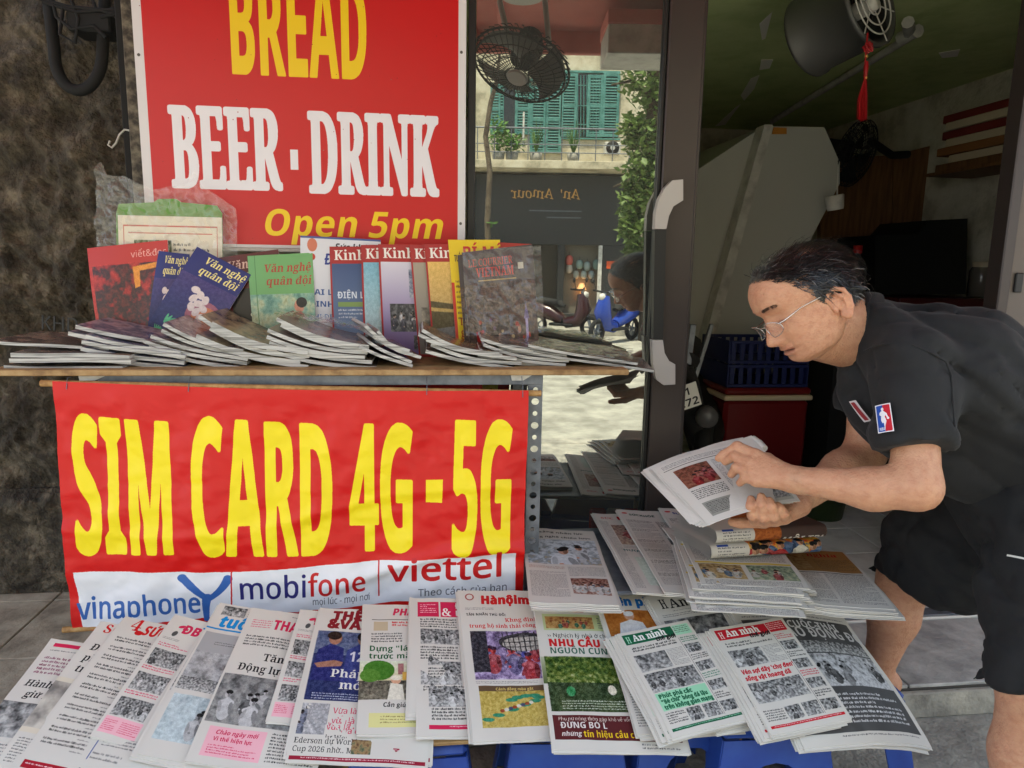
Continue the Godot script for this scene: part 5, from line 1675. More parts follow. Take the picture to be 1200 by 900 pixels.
			4:
				poly(im, [[8, 180], [232, 200], [232, 260], [8, 270]], Color(0.34, 0.30, 0.20)); poly(im, [[8, 200], [232, 214], [232, 222], [8, 212]], Color(0.72, 0.6, 0.36)); poly(im, [[8, 270], [232, 250], [232, 352], [8, 352]], Color(0.44, 0.44, 0.44))
		if i in [1, 4]: soften(im, Rect2i(8, 60, 224, 290), 74 + i, 0.5, 0.12)
		standing(kin[i][0], kin[i][1], z + 0.012 + 0.009 * i, z + 0.055 + 0.009 * i, im)
	im = cover(240, 360, Color(0.86, 0.74, 0.10))
	text(im, "BÍ MẬT", 60, 300, 60, 40, Color(0.72, 0.12, 0.12), "sans_bold")
	text(im, "TUẦN", 22, 66, 66, 20, Color(0.2, 0.1, 0.1), "sans_bold")
	rect(im, 0, 130, 14, 230, Color(0.75, 0.2, 0.15)); body_text(im, 20, 120, 180, 120, 16, Color(0.45, 0.32, 0.1))
	text(im, "Lan", 28, 90, 260, 22, Color(0.6, 0.15, 0.1), "serif_bold"); text(im, "giải", 28, 100, 296, 26, Color(0.6, 0.15, 0.1), "serif_bold")
	standing("bright yellow magazine with red lettering", [[525, 281], [586, 281], [592, 400], [536, 402]], z + 0.05, z + 0.1, im)
	im = cover(240, 360, Color(0.72, 0.18, 0.16))
	rect(im, 0, 20, 200, 16, Color(0.88, 0.66, 0.2))
	standing("thin red magazine behind the yellow one", [[560, 283], [623, 286], [628, 398], [566, 400]], z + 0.035, z + 0.08, im)
	im = cover(280, 360, Color(0.27, 0.23, 0.24))
	picture(im, 0, 110, 280, 250, [Color(0.28, 0.24, 0.25), Color(0.24, 0.20, 0.21), Color(0.36, 0.27, 0.22), Color(0.20, 0.16, 0.15), Color(0.50, 0.36, 0.24)], 61, 0.03)
	for i in 26: ellipse(im, 30 + rng.randf() * 230, 230 + rng.randf() * 120, rng.randf_range(3, 9), rng.randf_range(4, 12), [Color(0.65, 0.45, 0.35), Color(0.6, 0.2, 0.16), Color(0.7, 0.6, 0.45), Color(0.35, 0.25, 0.35)][i % 4])
	poly(im, [[30, 270], [62, 262], [70, 356], [36, 356]], Color(0.66, 0.10, 0.10))
	rect(im, 232, 200, 10, 150, Color(0.6, 0.55, 0.7)); poly(im, [[226, 230], [237, 180], [248, 230]], Color(0.42, 0.36, 0.52))
	soften(im, Rect2i(0, 110, 280, 250), 73, 0.6, 0.2)
	text(im, "LE COURRIER", 20, 196, 52, 24, Color(0.70, 0.20, 0.17), "serif_regular")
	text(im, "VIETNAM", 48, 200, 88, 30, Color(0.70, 0.20, 0.17), "serif_bold")
	rect(im, 56, 98, 150, 4, Color(0.6, 0.5, 0.3)); rect(im, 216, 52, 22, 20, Color(0.7, 0.68, 0.62))
	standing("dark purple grey travel magazine, the rear of two wrapped in film", [[536, 299], [616, 288], [626, 398], [546, 404]], z + 0.075, z + 0.12, im)
	standing("dark purple grey travel magazine in crinkled film, front of two", [[541, 296], [624, 286], [633, 396], [552, 404]], z + 0.085, z + 0.13, im)
	var wrap := thing("plastic_wrap", "crinkled clear film around the dark travel magazine", "plastic film", pz(590, 396, z + 0.14))
	st = st_new()
	grid(st, 44, 44, func(u: float, v: float) -> Vector3:
		var p := pz(lerpf(542, 634, u) + 4.0 * v, lerpf(292, 394, v) - u * 4.0, z + 0.10 + 0.05 * v)
		p.z += nz.get_noise_2d(p.x * 2.0, p.y * 2.0) * 0.022 + 0.014 + 0.012 * exp(-pow((u - 0.45 - (v - 0.5) * 0.3) * 12.0, 2)) * smoothstep(0.3, 0.9, v)
		return p)
	mi("film", done(st), M.film, wrap)

	# piles lying on the shelf: [near edge from, to, count, thickness, sag, tone]
	var tones := [[Color(0.30, 0.24, 0.20), Color(0.52, 0.42, 0.34), Color(0.22, 0.18, 0.18)], [Color(0.42, 0.30, 0.34), Color(0.66, 0.58, 0.62), Color(0.30, 0.32, 0.42)], [Color(0.50, 0.42, 0.38), Color(0.72, 0.66, 0.60), Color(0.36, 0.26, 0.24)], [Color(0.14, 0.13, 0.12), Color(0.40, 0.33, 0.22), Color(0.66, 0.58, 0.42)], [Color(0.20, 0.16, 0.15), Color(0.36, 0.28, 0.24), Color(0.52, 0.44, 0.40)], [Color(0.26, 0.16, 0.16), Color(0.48, 0.30, 0.22), Color(0.30, 0.20, 0.30)], [Color(0.40, 0.30, 0.20), Color(0.56, 0.44, 0.26), Color(0.30, 0.22, 0.18)], [Color(0.24, 0.20, 0.17), Color(0.38, 0.32, 0.27), Color(0.30, 0.26, 0.22)]]
	var skin := []
	for i in tones.size():
		im = cover(300, 200, Color.GRAY)
		picture(im, 0, 0, 300, 200, [tones[i][0].lightened(0.12), tones[i][1].lightened(0.2), tones[i][2].lightened(0.12), tones[i][1].lightened(0.3)], 80 + i, 0.012)
		skin.append(printed(im, 0.22, 0.5))
	var piles := [
		# x left, y left (bottom one), x right, y right, how many, gap px, thick, sag, z, depth, skew, name
		[4, 428, 150, 429, 3, 7.5, 0.014, 0.0, -1.93, 0.22, 0.0, 0, "at the end of the shelf"],
		[-14, 399, 125, 408, 1, 7.0, 0.010, -0.004, -1.97, 0.22, 0.02, 0, "on top at the end of the shelf"],
		[92, 413, 222, 429, 4, 7.2, 0.013, 0.003, -1.95, 0.22, -0.01, 1, "in the sloping pile below the orange magazine"],
		[90, 388, 228, 413, 2, 7.0, 0.013, 0.003, -1.98, 0.2, -0.01, 1, "on top of the sloping pile below the orange magazine"],
		[178, 405, 292, 430, 5, 6.5, 0.012, 0.012, -1.96, 0.22, 0.0, 2, "in the pale pile below the blue magazine"],
		[236, 398, 362, 428, 5, 7.2, 0.014, 0.022, -1.95, 0.23, 0.0, 3, "in the curling pile below the green magazine"],
		[316, 407, 440, 429, 6, 7.0, 0.013, 0.014, -1.95, 0.23, 0.0, 4, "in the tall pile below the white magazine"],
		[432, 405, 492, 428, 5, 6.0, 0.011, 0.012, -1.94, 0.2, -0.05, 5, "in the steep pile below the lilac magazine"],
		[497, 409, 605, 430, 5, 6.0, 0.012, 0.014, -1.95, 0.22, 0.0, 6, "in the fanned pile below the yellow magazine"],
		[560, 414, 668, 431, 4, 6.0, 0.011, 0.010, -1.97, 0.2, 0.0, 6, "in the low pile below the travel magazines"],
		[580, 406, 735, 424, 2, 6.5, 0.010, 0.004, -1.98, 0.24, 0.05, 7, "in the film wrapped pile that overhangs the shelf"],
		[616, 412, 757, 433, 2, 8.0, 0.009, 0.003, -1.95, 0.24, 0.04, 7, "with a corner jutting past the shelf end to the door"],
	]
	for p in piles:
		for k in p[4]:
			var jx := rng.randf_range(-11.0, 9.0); var jy := rng.randf_range(-1.0, 0.8)
			var f: float = 1.0 - 0.06 * k
			lying(("single" if p[4] == 1 else "bottom" if k == 0 else "top" if k == p[4] - 1 else ORD[k]) + (" magazine lying " if p[4] == 1 or k == 0 or k == p[4] - 1 else " magazine up ") + p[12], [p[0] + jx + k * 1.5, p[1] - k * p[5] + jy], [p[2] + jx * 0.5 - k * 2.5 + rng.randf_range(-8.0, 6.0), p[3] - k * p[5] * f + jy], p[8] + 0.001 * k + rng.randf_range(-0.008, 0.004), p[9], p[6] * 0.78, 0.75 * p[7] * (1.0 + 0.12 * k) * rng.randf_range(0.6, 1.3) + rng.randf_range(-0.003, 0.003), skin[p[11]], p[10] + rng.randf_range(-0.01, 0.01), 0.004)
	var wrap2 := thing("plastic_wrap", "loose clear film over the overhanging pile of magazines", "plastic film", pz(670, 400, -2.0))
	st = st_new()
	grid(st, 50, 30, func(u: float, v: float) -> Vector3:
		var p := pz(lerpf(585, 742, u), lerpf(400, 424, u * 0.9) - 10.0, -1.955 - 0.22 * (1.0 - v))
		p.y = pz(lerpf(585, 742, u), lerpf(398, 420, u), -1.96).y + 0.014 + nz.get_noise_2d(p.x * 2.0, p.z * 2.0) * 0.02
		return p)
	mi("film", done(st), M.film, wrap2)
	var wrap3 := thing("plastic_wrap", "clear film over the tall pile below the white magazine", "plastic film", pz(370, 380, -2.0))
	st = st_new()
	grid(st, 40, 24, func(u: float, v: float) -> Vector3:
		var p := pz(lerpf(322, 436, u), 380, -1.95 - 0.2 * (1.0 - v))
		p.y = pz(lerpf(322, 436, u), lerpf(366, 386, u), -1.95).y + 0.012 + nz.get_noise_2d(p.x * 2.0, p.z * 2.0) * 0.022
		return p)
	mi("film", done(st), M.film, wrap3)
# ------------------------------------------------------------------ newspapers
const INK := Color(0.10, 0.10, 0.11)
const GREY := Color(0.30, 0.30, 0.31)
const NEWS := Color(0.785, 0.772, 0.738)
var pw := 400.0
var phh := 560.0
var P0 := Vector3(0, 0.45, -1.40)
var PN := Vector3(0, 0.43, 0.17).normalized()
var pages := {}
const SHORT := {"suckhoe": "newspaper with the long column of items", "bong": "slim pink headed sports newspaper", "tuoitre": "newspaper with the sky blue title", "tang": "newspaper with the pink box at its foot", "bong2": "slim sports newspaper between two larger papers", "thethao": "sports newspaper with footballers in blue", "phapluat": "newspaper with the handshake cartoon", "phunu2": "newspaper with the crimson title block", "hanoimoi": "newspaper with the yellow field picture", "phunu": "women's newspaper with the maroon band", "tienphong": "newspaper with the man on orange", "anninh": "newspaper with the black serif title", "anninh2": "dark paged newspaper", "green": "newspaper with the green title band", "redpaper": "newspaper with the red title band", "nhanluc": "newspaper with two students reading", "huong": "newspaper with the woman in green", "suc2": "newspaper with the dark green title", "suc3": "newspaper with the blue title", "tan": "newspaper with the tan upper half", "colour": "newspaper on the tall pile by the door"}

func pt(im: Image, s: String, x: float, y: float, h: float, c: Color, font := "sans_bold", wide := 1.0, shear := 0.0, fat := 0.0) -> void:   # percent of page width, height; letter height percent of width
	text(im, s, x * pw / 100, 0, y * phh / 100, h * pw / 100, c, font, shear, wide, fat)
func prr(im: Image, x: float, y: float, w: float, h: float, c: Color) -> void:
	rect(im, x * pw / 100, y * phh / 100, w * pw / 100, h * phh / 100, c)
func pb(im: Image, x: float, y: float, w: float, h: float, step := 2.0, c := GREY, weight := 0.45) -> void:
	body_text(im, x * pw / 100, y * phh / 100, w * pw / 100, h * phh / 100, step * pw / 100, c, weight)
func pp(im: Image, x: float, y: float, w: float, h: float, ramp: Array, sd: int, freq := 0.03, heads := 0, hc: Array = [], bc: Array = []) -> void:
	picture(im, x * pw / 100, y * phh / 100, w * pw / 100, h * phh / 100, ramp, sd, freq, heads, hc, bc)

func page(id: String, aspect: float) -> Material:
	if pages.has(id): return pages[id]
	pw = 420.0
	phh = round(420.0 * aspect)
	var im := cover(int(pw), int(phh), NEWS)
	var bw := [Color(0.12, 0.12, 0.12), Color(0.40, 0.40, 0.40), Color(0.66, 0.66, 0.65), Color(0.82, 0.82, 0.80)]
	var bwh := [Color(0.62, 0.62, 0.61), Color(0.10, 0.10, 0.10)]
	var bwb := [Color(0.78, 0.78, 0.77), Color(0.25, 0.25, 0.25), Color(0.5, 0.5, 0.5)]
	var pink := Color(0.76, 0.14, 0.30); var red := Color(0.74, 0.10, 0.12); var pale := Color(0.88, 0.66, 0.70)
	match id:
		"hanh":
			prr(im, 6, 3, 34, 3, pink); pb(im, 6, 8, 40, 2, 2.4); pb(im, 6, 14, 46, 14, 3.6, Color(0.45, 0.2, 0.3), 0.6)
			pb(im, 56, 8, 40, 30, 2.0); pt(im, "Hành trình", 6, 38, 6, INK, "serif_bold", 1.0, 0.15); pt(im, "giữ rừng", 12, 46, 6, INK, "serif_bold", 1.0, 0.15)
			pp(im, 0, 50, 100, 24, bw, 101, 0.02); pb(im, 4, 78, 90, 10, 2.4); prr(im, 0, 90, 100, 10, Color(0.84, 0.80, 0.66)); pt(im, "Hàng định", 4, 95, 4, INK)
		"dam":
			pt(im, "SG", 8, 8, 9, red, "serif_bold"); pt(im, "Đám đông", 8, 22, 6.5, INK, "serif_bold", 1.0, 0.15); pt(im, "phòng bệnh", 8, 30, 6.5, INK, "serif_bold", 1.0, 0.15); pt(im, "trẻ em", 8, 38, 6.5, INK, "serif_bold", 1.0, 0.15)
			prr(im, 0, 43, 100, 36, Color(0.80, 0.77, 0.70)); pp(im, 0, 46, 100, 30, [Color(0.35, 0.34, 0.33), Color(0.62, 0.6, 0.57), Color(0.78, 0.76, 0.71), Color(0.56, 0.56, 0.56)], 102, 0.008); pb(im, 4, 82, 90, 14, 2.2)
		"suckhoe":
			pt(im, "4", 10, 9, 12, red, "serif_bold"); ellipse(im, 20 * pw / 100, 10 * phh / 100, 14, 10, red); pt(im, "SỨCKHỎE", 22, 10.5, 9.5, red, "sans_bold", 0.8, 0.1, 1.0)
			for i in 11:
				pb(im, 6, 15 + i * 6.6, 33, 4.4, 2.7, INK, 0.55); pb(im, 30, 19.6 + i * 6.6, 9, 1.4, 1.8)
			prr(im, 44, 14, 0.6, 74, Color(0.25, 0.32, 0.55)); pt(im, "Sẵn sàng", 48, 19, 5.5, INK, "sans_bold", 1.0, 0.2); pt(im, "phòng dịch", 48, 25, 5.5, INK, "sans_bold", 1.0, 0.2)
			pp(im, 48, 29, 48, 30, [Color(0.35, 0.45, 0.65), Color(0.7, 0.75, 0.8), Color(0.8, 0.8, 0.8), Color(0.3, 0.3, 0.4)], 103, 0.03); pb(im, 48, 62, 48, 18, 2.2); pb(im, 46, 83, 50, 6, 3.4, Color(0.4, 0.4, 0.4))
			pt(im, "Mùa hè, cảnh giác với", 42, 96, 4.6, INK, "sans_regular", 1.0, 0.15); prr(im, 4, 94, 32, 4, Color(0.62, 0.10, 0.16)); pb(im, 6, 95, 28, 2, 2, Color(0.9, 0.8, 0.8))
		"bong", "bong2":
			pt(im, "ĐB", 24, 14, 14, pink, "sans_bold", 1.0, 0.1, 2.0); ellipse(im, 22 * pw / 100, 9 * phh / 100, 22, 10, pink, -0.4); ellipse(im, 18 * pw / 100, 16 * phh / 100, 14, 20, Color(0.3, 0.3, 0.3), 0.4)
			pb(im, 6, 20, 24, 2, 2.0)
			for i in 3:
				pb(im, 6, 25 + i * 20, 44, 4.5, 3.3, pink, 0.6); pp(im, 6, 30.5 + i * 20, 46, 13.5, bw, 110 + i, 0.05, 3 if i else 1, bwh, bwb)
			prr(im, 4, 85, 50, 11, pale); pb(im, 28, 87, 24, 7, 2.4, pink); pb(im, 6, 87, 16, 7, 2.4, pink); pp(im, 60, 24, 36, 60, bw, 117, 0.03, 2, bwh, bwb)
		"tuoitre":
			pb(im, 30, 3, 40, 6, 2.4); pp(im, 6, 1.5, 22, 7, bw, 120, 0.05, 2, bwh, bwb); pt(im, "tuổi trẻ", 8, 17, 12, Color(0.10, 0.50, 0.75), "sans_bold", 1.0, 0.1, 2.0); prr(im, 0, 18.5, 100, 1.2, Color(0.10, 0.50, 0.75))
			prr(im, 2, 22, 96, 38, Color(0.62, 0.62, 0.62)); pt(im, "thể thao", 40, 31, 6.5, INK, "sans_bold"); pb(im, 14, 28, 22, 3, 2.2); pp(im, 2, 36, 96, 24, [Color(0.2, 0.2, 0.2), Color(0.55, 0.55, 0.55), Color(0.7, 0.7, 0.7), Color(0.45, 0.45, 0.45)], 121, 0.012, 1, bwh, bwb); pp(im, 2, 54, 96, 8, bw, 122, 0.09)
			pp(im, 4, 65, 60, 26, [Color(0.55, 0.6, 0.62), Color(0.72, 0.77, 0.78), Color(0.62, 0.66, 0.68)], 123, 0.02, 3, [Color(0.5, 0.5, 0.5), Color(0.15, 0.15, 0.15)], [Color(0.7, 0.7, 0.7), Color(0.45, 0.45, 0.45)]); pb(im, 68, 66, 28, 26, 2.2)
		"tang":
			pb(im, 66, 20, 30, 10, 2.0); pb(im, 40, 3, 50, 2, 2.2); pt(im, "THANH NIÊN", 26, 14.5, 10.5, pink, "sans_bold", 0.8, 0.0, 1.0); pb(im, 6, 8, 18, 6, 2.4, pink); pb(im, 6, 20, 56, 8, 3.0, INK, 0.55)
			pt(im, "Tăng tốc", 28, 37, 7, INK, "serif_bold"); pt(im, "Động lực mới", 10, 45, 7, INK, "serif_bold", 0.95)
			pp(im, 2, 48, 96, 30, [Color(0.22, 0.22, 0.22), Color(0.45, 0.45, 0.45), Color(0.58, 0.58, 0.57), Color(0.36, 0.36, 0.36)], 131, 0.02, 5, [Color(0.7, 0.7, 0.7), Color(0.08, 0.08, 0.08)], [Color(0.8, 0.8, 0.8), Color(0.3, 0.3, 0.3), Color(0.65, 0.65, 0.65)])
			prr(im, 8, 80, 46, 16, pale); pt(im, "Chào ngày mới", 14, 84, 3.4, pink, "sans_bold", 1.0, 0.2); pt(im, "Vì thể hiện lực", 14, 87.6, 3.2, pink, "sans_bold"); pb(im, 12, 89.5, 38, 5.5, 2.0, pink); pb(im, 58, 80, 38, 15, 2.6, INK, 0.5)
		"thethao":
			pb(im, 34, 1.5, 40, 2, 2.0); pt(im, "THỂ THAO", 12, 9.5, 9, Color(0.50, 0.10, 0.14), "sans_bold", 1.1, 0.05, 2.0); pt(im, "&VĂN HÓA", 9, 16.5, 9, Color(0.50, 0.10, 0.14), "sans_bold", 1.1, 0.05, 2.0)
			prr(im, 3, 19, 94, 50, Color(0.16, 0.19, 0.36)); pp(im, 3, 19, 94, 18, [Color(0.2, 0.24, 0.36), Color(0.34, 0.38, 0.5), Color(0.45, 0.48, 0.58)], 141, 0.05)
			ellipse(im, 0.18 * pw, 0.245 * phh, 22, 27, Color(0.62, 0.44, 0.36)); ellipse(im, 0.17 * pw, 0.225 * phh, 24, 17, Color(0.15, 0.10, 0.08)); poly(im, [[0.04 * pw, 0.56 * phh], [0.06 * pw, 0.34 * phh], [0.15 * pw, 0.29 * phh], [0.26 * pw, 0.32 * phh], [0.28 * pw, 0.56 * phh]], Color(0.16, 0.17, 0.40)); poly(im, [[0.05 * pw, 0.44 * phh], [0.2 * pw, 0.41 * phh], [0.27 * pw, 0.42 * phh], [0.26 * pw, 0.45 * phh], [0.08 * pw, 0.47 * phh]], Color(0.60, 0.43, 0.36))
			poly(im, [[0.27 * pw, 0.60 * phh], [0.29 * pw, 0.33 * phh], [0.38 * pw, 0.28 * phh], [0.54 * pw, 0.31 * phh], [0.56 * pw, 0.60 * phh]], Color(0.22, 0.25, 0.48)); pt(im, "12", 31, 41, 9, Color(0.80, 0.80, 0.84), "sans_bold", 0.9); ellipse(im, 0.42 * pw, 0.24 * phh, 26, 28, Color(0.5, 0.36, 0.3)); ellipse(im, 0.42 * pw, 0.22 * phh, 28, 20, Color(0.1, 0.07, 0.06)); soften(im, Rect2i(int(0.03 * pw), int(0.19 * phh), int(0.94 * pw), int(0.50 * phh)), 5, 0.5, 0.16); pt(im, "12", 31, 41, 9, Color(0.80, 0.80, 0.84), "sans_bold", 0.9)
			pt(im, "Pháp", 19, 53, 7, Color(0.86, 0.85, 0.82), "serif_bold", 1.1); pt(im, "mới lạ", 27, 61, 7, Color(0.86, 0.85, 0.82), "serif_bold", 1.1); pb(im, 8, 64, 80, 4, 2.0, Color(0.7, 0.72, 0.78))
			pp(im, 3, 71, 20, 13, [Color(0.75, 0.75, 0.76), Color(0.55, 0.55, 0.56), Color(0.82, 0.82, 0.82)], 143, 0.04, 1, [Color(0.25, 0.2, 0.2), Color(0.1, 0.1, 0.1)], [Color(0.4, 0.42, 0.5)]); pt(im, "Vừa là đội", 26, 77, 4.6, pink, "sans_regular"); pt(im, "vừa là đời", 26, 83, 4.6, pink, "sans_regular")
			pt(im, "Ederson dự World", 3, 89, 3.7, INK, "serif_regular"); pt(im, "Cup 2026 nhờ.. MU", 3, 93.6, 3.7, INK, "serif_regular"); pp(im, 44, 86, 14, 8, [Color(0.3, 0.2, 0.15), Color(0.6, 0.5, 0.35), Color(0.2, 0.3, 0.25)], 144, 0.05); prr(im, 2, 96, 96, 2, Color(0.55, 0.12, 0.20)); pb(im, 10, 96.3, 80, 1.6, 1.8, Color(0.9, 0.8, 0.8))
		"phapluat":
			pt(im, "PHÁP LUẬT", 30, 10, 9, pink, "sans_bold", 0.9, 0.2, 1.0); prr(im, 10, 14, 82, 0.5, INK); prr(im, 12, 16, 14, 8, Color(0.72, 0.66, 0.55)); pb(im, 30, 16, 60, 5, 3.6, red, 0.6); pb(im, 10, 26, 30, 9, 3.0, INK, 0.55); pb(im, 56, 26, 36, 9, 3.0)
			pt(im, "Dựng \"lá", 8, 41, 6, Color(0.10, 0.32, 0.18), "sans_bold", 1.1); pt(im, "trước mắt", 8, 47, 6, Color(0.10, 0.32, 0.18), "sans_bold", 1.1)
			blend_v(im, int(0.49 * phh), int(0.78 * phh), Color(0.80, 0.82, 0.74), Color(0.74, 0.66, 0.42)); pp(im, 0, 64, 100, 14, [Color(0.16, 0.15, 0.13), Color(0.4, 0.38, 0.33), Color(0.6, 0.58, 0.5)], 151, 0.05); ellipse(im, 0.18 * pw, 0.56 * phh, 62, 46, Color(0.25, 0.45, 0.14)); ellipse(im, 0.1 * pw, 0.60 * phh, 40, 30, Color(0.32, 0.50, 0.18)); rect(im, 0.36 * pw, 0.51 * phh, 22, 50, Color(0.6, 0.4, 0.4)); poly(im, [[0.44 * pw, 0.60 * phh], [0.47 * pw, 0.49 * phh], [0.53 * pw, 0.60 * phh]], Color(0.35, 0.52, 0.58)); rect(im, 0.4 * pw, 0.575 * phh, 160, 36, Color(0.82, 0.65, 0.3))
			ellipse(im, 0.34 * pw, 0.635 * phh, 20, 20, Color(0.80, 0.62, 0.5)); ellipse(im, 0.34 * pw, 0.62 * phh, 22, 12, Color(0.86, 0.83, 0.75)); poly(im, [[0.26 * pw, 0.78 * phh], [0.29 * pw, 0.66 * phh], [0.40 * pw, 0.67 * phh], [0.42 * pw, 0.78 * phh]], Color(0.84, 0.82, 0.76)); ellipse(im, 0.50 * pw, 0.60 * phh, 22, 22, Color(0.78, 0.42, 0.2)); poly(im, [[0.43 * pw, 0.78 * phh], [0.44 * pw, 0.63 * phh], [0.57 * pw, 0.63 * phh], [0.59 * pw, 0.78 * phh]], Color(0.20, 0.36, 0.62))
			soften(im, Rect2i(0, int(0.49 * phh), int(pw), int(0.29 * phh)), 8, 0.6, 0.12)
			pt(im, "Cần giúp người", 22, 83, 4.2, INK, "sans_bold", 1.0, 0.1); prr(im, 10, 87, 84, 9, Color(0.82, 0.80, 0.55)); pb(im, 20, 88.5, 60, 6, 2.6, Color(0.5, 0.45, 0.25))
		"phunu2":
			prr(im, 10, 4, 26, 15, pink); pb(im, 13, 6, 20, 10, 2.8, Color(0.92, 0.7, 0.75)); prr(im, 38, 4, 62, 15, pink); pt(im, "&", 39, 18, 11, Color(0.9, 0.88, 0.86), "serif_bold"); pt(im, "ĐỜI", 56, 10.5, 8, Color(0.9, 0.88, 0.86), "sans_bold", 1.2); pt(im, "PHÁP", 56, 18, 8, Color(0.9, 0.88, 0.86), "sans_bold", 1.0)
			pb(im, 13, 21, 44, 9, 3.4, INK, 0.62); pp(im, 13, 31, 46, 14, bw, 161, 0.05, 5, bwh, bwb); prr(im, 62, 21, 0.5, 64, pink); pp(im, 65, 22, 34, 32, bw, 162, 0.03, 2, bwh, bwb); pb(im, 13, 47, 44, 12, 3.4, INK, 0.62); pp(im, 13, 60, 46, 19, bw, 163, 0.05, 4, bwh, bwb)
			pt(im, "Sáp nhập", 67, 64, 7, INK, "sans_regular"); pt(im, "vốn", 80, 73, 7, INK, "sans_regular"); pb(im, 16, 80, 78, 9, 3.4, INK, 0.62); prr(im, 13, 92, 86, 3, pink); pb(im, 34, 92.5, 60, 2, 2.2, Color(0.9, 0.75, 0.78))
		"hanoimoi":
			ellipse(im, 0.12 * pw, 0.055 * phh, 20, 20, Color(0.6, 0.3, 0.28)); ellipse(im, 0.12 * pw, 0.055 * phh, 14, 14, NEWS)
			pt(im, "Hànộimới", 23, 11, 11, red, "sans_bold", 0.92, 0.08, 2.5); pb(im, 6, 14, 30, 1.6, 1.8); pt(im, "TÂN NHÂN THỦ ĐÔ:", 6, 20.5, 3.2, INK); pt(im, "Khẳng định vị thế", 46, 25, 4.8, red, "serif_bold"); pt(im, "trung hộ sinh thái công nghệ", 8, 29.5, 4.6, red, "serif_bold", 0.92)
			pp(im, 8, 32, 88, 33, [Color(0.24, 0.22, 0.30), Color(0.42, 0.36, 0.50), Color(0.62, 0.55, 0.70), Color(0.80, 0.78, 0.86)], 171, 0.02, 6, [Color(0.65, 0.2, 0.2), Color(0.2, 0.12, 0.2)], [Color(0.6, 0.16, 0.2), Color(0.25, 0.25, 0.55), Color(0.35, 0.3, 0.5)])
			rect(im, 0.08 * pw, 0.32 * phh, 0.16 * pw, 0.28 * phh, Color(0.18, 0.17, 0.20)); ellipse(im, 0.62 * pw, 0.40 * phh, 110, 46, Color(0.20, 0.19, 0.20)); ellipse(im, 0.62 * pw, 0.41 * phh, 96, 38, Color(0.62, 0.60, 0.58))
			for i in 9: poly(im, [[(0.40 + i * 0.055) * pw, 0.33 * phh], [(0.41 + i * 0.055) * pw, 0.33 * phh], [(0.43 + i * 0.05) * pw, 0.47 * phh], [(0.42 + i * 0.05) * pw, 0.47 * phh]], Color(0.18, 0.17, 0.18))
			for i in 3: rect(im, 0.36 * pw, (0.36 + i * 0.035) * phh, 0.54 * pw, 4, Color(0.2, 0.19, 0.2))
			pb(im, 8, 66, 60, 1.5, 1.6); pp(im, 10, 69, 66, 24, [Color(0.52, 0.46, 0.20), Color(0.66, 0.58, 0.28), Color(0.74, 0.66, 0.36), Color(0.58, 0.52, 0.26)], 172, 0.05); prr(im, 10, 69, 66, 3.4, Color(0.36, 0.28, 0.2)); pt(im, "Cánh đồng mùa gặt", 26, 71.8, 2.8, Color(0.8, 0.7, 0.4))
			for q in [[0.40, 0.775], [0.46, 0.760], [0.54, 0.752], [0.62, 0.752], [0.66, 0.765], [0.62, 0.785], [0.52, 0.805], [0.40, 0.83], [0.26, 0.86], [0.16, 0.885]]: ellipse(im, q[0] * pw, q[1] * phh, 24, 8, Color(0.20, 0.50, 0.38))
			for i in 8: ellipse(im, (0.30 + i * 0.04) * pw, (0.835 - i * 0.006) * phh, 9, 7, [Color(0.55, 0.25, 0.15), Color(0.8, 0.78, 0.72), Color(0.3, 0.3, 0.4)][i % 3])
			soften(im, Rect2i(int(0.08 * pw), int(0.32 * phh), int(0.88 * pw), int(0.33 * phh)), 9, 0.5, 0.3); soften(im, Rect2i(int(0.10 * pw), int(0.725 * phh), int(0.66 * pw), int(0.205 * phh)), 10, 0.55, 0.16)
			prr(im, 79, 68.5, 17, 2.6, INK); pt(im, "K", 82, 80, 9, INK, "serif_regular"); pb(im, 79, 82, 18, 12, 2.2)
		"phunu":
			pt(im, "PHỤ NỮ", 4, 6.5, 9.5, red, "serif_bold", 0.9); pt(im, "Việt Nam", 44, 6.5, 9.5, red, "serif_bold", 0.9); prr(im, 6, 9.5, 36, 1.8, red); prr(im, 6, 13, 88, 12.5, Color(0.70, 0.74, 0.55)); pp(im, 8, 15, 40, 9, [Color(0.45, 0.22, 0.12), Color(0.66, 0.5, 0.3), Color(0.75, 0.62, 0.4)], 181, 0.05, 5, [Color(0.75, 0.55, 0.4), Color(0.2, 0.1, 0.1)], [Color(0.6, 0.2, 0.15), Color(0.2, 0.4, 0.3)]); pb(im, 52, 15, 38, 9, 2.4)
			pt(im, "›› Nghịch lý nhà ở cho thuê", 8, 30.5, 3.8, INK, "sans_regular"); pt(im, "NHU CẦU LỚN", 8, 37, 6.8, red, "sans_bold", 1.0, 0.0, 1.0); pt(im, "NGUỒN CUNG", 8, 42, 5.5, Color(0.2, 0.36, 0.3), "sans_bold"); pt(im, "ÍT Ỏi", 60, 44.5, 7.5, Color(0.15, 0.3, 0.6), "sans_bold")
			blend_v(im, int(0.445 * phh), int(0.62 * phh), Color(0.66, 0.68, 0.58), Color(0.30, 0.36, 0.20)); pp(im, 3, 44, 94, 18, [Color(0.08, 0.16, 0.05), Color(0.20, 0.30, 0.10), Color(0.40, 0.46, 0.20), Color(0.75, 0.76, 0.62)], 182, 0.045); pp(im, 3, 61, 94, 18, [Color(0.14, 0.20, 0.12), Color(0.22, 0.28, 0.17), Color(0.28, 0.33, 0.20)], 183, 0.01)
